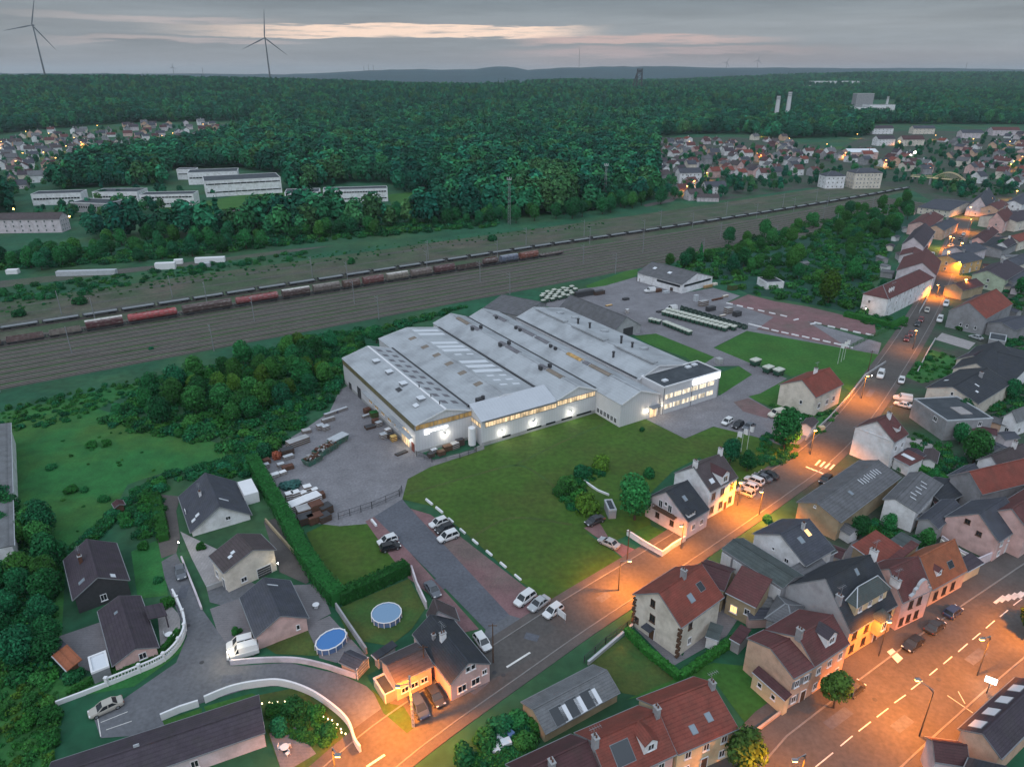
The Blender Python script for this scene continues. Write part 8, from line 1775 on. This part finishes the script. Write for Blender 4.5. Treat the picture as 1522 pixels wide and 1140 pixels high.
# junk by the white workshop and beside the car park
for i, (px, py, s, m, lab) in enumerate(((978, 434, (3, 1.6, 1.2), 'rust', 'heap of brown frames beside the white van'), (990, 436, (3, 1.4, 1.0), 'zinc', 'pale frames beside the white workshop'), (1000, 432, (2, 1.4, 1.4), 'darksteel', 'dark frames at the white workshop'), (951, 418, (2, 2, 1.6), 'rust', 'brown cable drum at the corner of the white workshop'), (1052, 428, (5, .6, 1.2), 'orangewall', 'orange rack behind the white workshop'), (1062, 424, (2.4, 1.4, .9), 'cream', 'cream box behind the white workshop'), (1088, 431, (3.6, 2.4, 2.2), 'meadow', 'green box container at the car park corner'), (1066, 446, (6, .8, .6), 'rust', 'rusty beams at the car park corner'), (1078, 442, (3, 1, .8), 'cream', 'pale sacks at the car park corner'), (1034, 448, (1.6, 1.4, 2.6), 'zinc', 'grey upright rack on the service yard'), (1045, 455, (4, 1.8, 2.2), 'concrete', 'grey stack of frames on the service yard'), (1056, 462, (4, 1.8, 1.6), 'darksteel', 'dark stack of frames on the service yard'), (1082, 466, (3, 2, 2.4), 'concrete', 'tall grey frame stack at the end of the rows'), (1095, 470, (3, 2, 1.8), 'darksteel', 'dark frame stack at the end of the rows'), (1074, 470, (3, .8, .4), 'cream', 'pale beams between the frame stacks'), (982, 464, (3.6, 1.6, .5), 'darksteel', 'dark flat trailer bed on the service yard'), (905, 455, (3, 1, .4), 'orangewall', 'orange beams behind the timber store'), (868, 440, (9, 2.4, 2.2), 'darksteel', 'long dark rack row behind the timber store'), (890, 438, (5, 2, 1.6), 'darksteel', 'second dark rack behind the timber store'), (930, 446, (2.6, 1.6, .8), 'darksteel', 'dark crates near the white workshop'), (932, 466, (1.2, 1.0, 1.6), 'trimwhite', 'white sacks beside the timber store'))):
    crate(lab, px, py, s, m, .55, slats=i % 2 == 0)
# vehicles and huts on the sidings
for px, py, l, h, m, rz, lab in ((130, 409, 26, 2.2, 'zinc', .12, 'long pale flat trailer beyond the sidings'), (247, 400, 9, 3.0, 'trimwhite', .2, 'white box trailer beyond the sidings'), (313, 390, 14, 2.4, 'trimwhite', .2, 'white flat roofed cabin beyond the sidings'), (305, 397, 5, 2, 'zinc', .2, 'small pale cabin beside the white one'), (20, 407, 5, 2, 'trimwhite', .2, 'small white tank far left beyond the sidings'), (266, 392, 4, 2, 'trimwhite', .3, 'little white hut beyond the box trailer')):
    crate(lab, px, py, (l, 3, h), m, rz, 'trailer' if l > 8 else 'cabin', 'trailer' if l > 8 else 'cabin', slats=False)
# stacks of wood and heap in the bank garden
for i, (px, py, s, m, lab) in enumerate(((745, 1100, (1.2, .9, .8), 'zinc', 'pale box in the cluttered bank garden'), (752, 1108, (1.4, 1.1, .9), 'sheet', 'white box in the cluttered bank garden'), (758, 1096, (1.0, 1.0, 1.0), 'bluepanel', 'blue barrel crate in the cluttered bank garden'), (740, 1115, (1.5, 1.0, .6), 'trimwhite', 'white heap in the cluttered bank garden'))): crate(lab, px, py, s, m, .4 * i, slats=False)
for k, (px, py, h, lab) in enumerate(((632, 1010, 7, 'thin wooden pole in the orange lit drive'), (733, 985, 8, 'telegraph pole at the corner of the pink house'), (932, 832, 7, 'telegraph pole on the red drive'), (1290, 552, 7, 'thin pole at the street beside the white van'))):
    o = thing('utility_pole', lab, 'pole', W(px, py)); mb = MB(); mb.cyl((0, 0, 0), (0, 0, h), .12, .08, n=8); mb.build('pole', 'wood', o); mb = MB(); mb.bar((-.7, 0, h - .4), (.7, 0, h - .4), .09); mb.build('crossarm', 'wood', o)
# air between here and the hills
def haze():
    mb = MB(); mb.box((0, 9000, 120), (24000, 19000, 300)); m = bpy.data.materials.new('haze_air'); m.use_nodes = True; nt = m.node_tree; nt.nodes.clear(); out = nt.nodes.new('ShaderNodeOutputMaterial'); v = nt.nodes.new('ShaderNodeVolumePrincipled')
    v.inputs['Color'].default_value = (.74, .86, .95, 1); v.inputs['Density'].default_value = 5.5e-5; v.inputs['Anisotropy'].default_value = 0; nt.links.new(v.outputs[0], out.inputs['Volume'])
    o = mb.build('haze', [m]); tag(o, kind='stuff'); SC.cycles.volume_step_rate = 1
HAZE = True
if HAZE: haze()
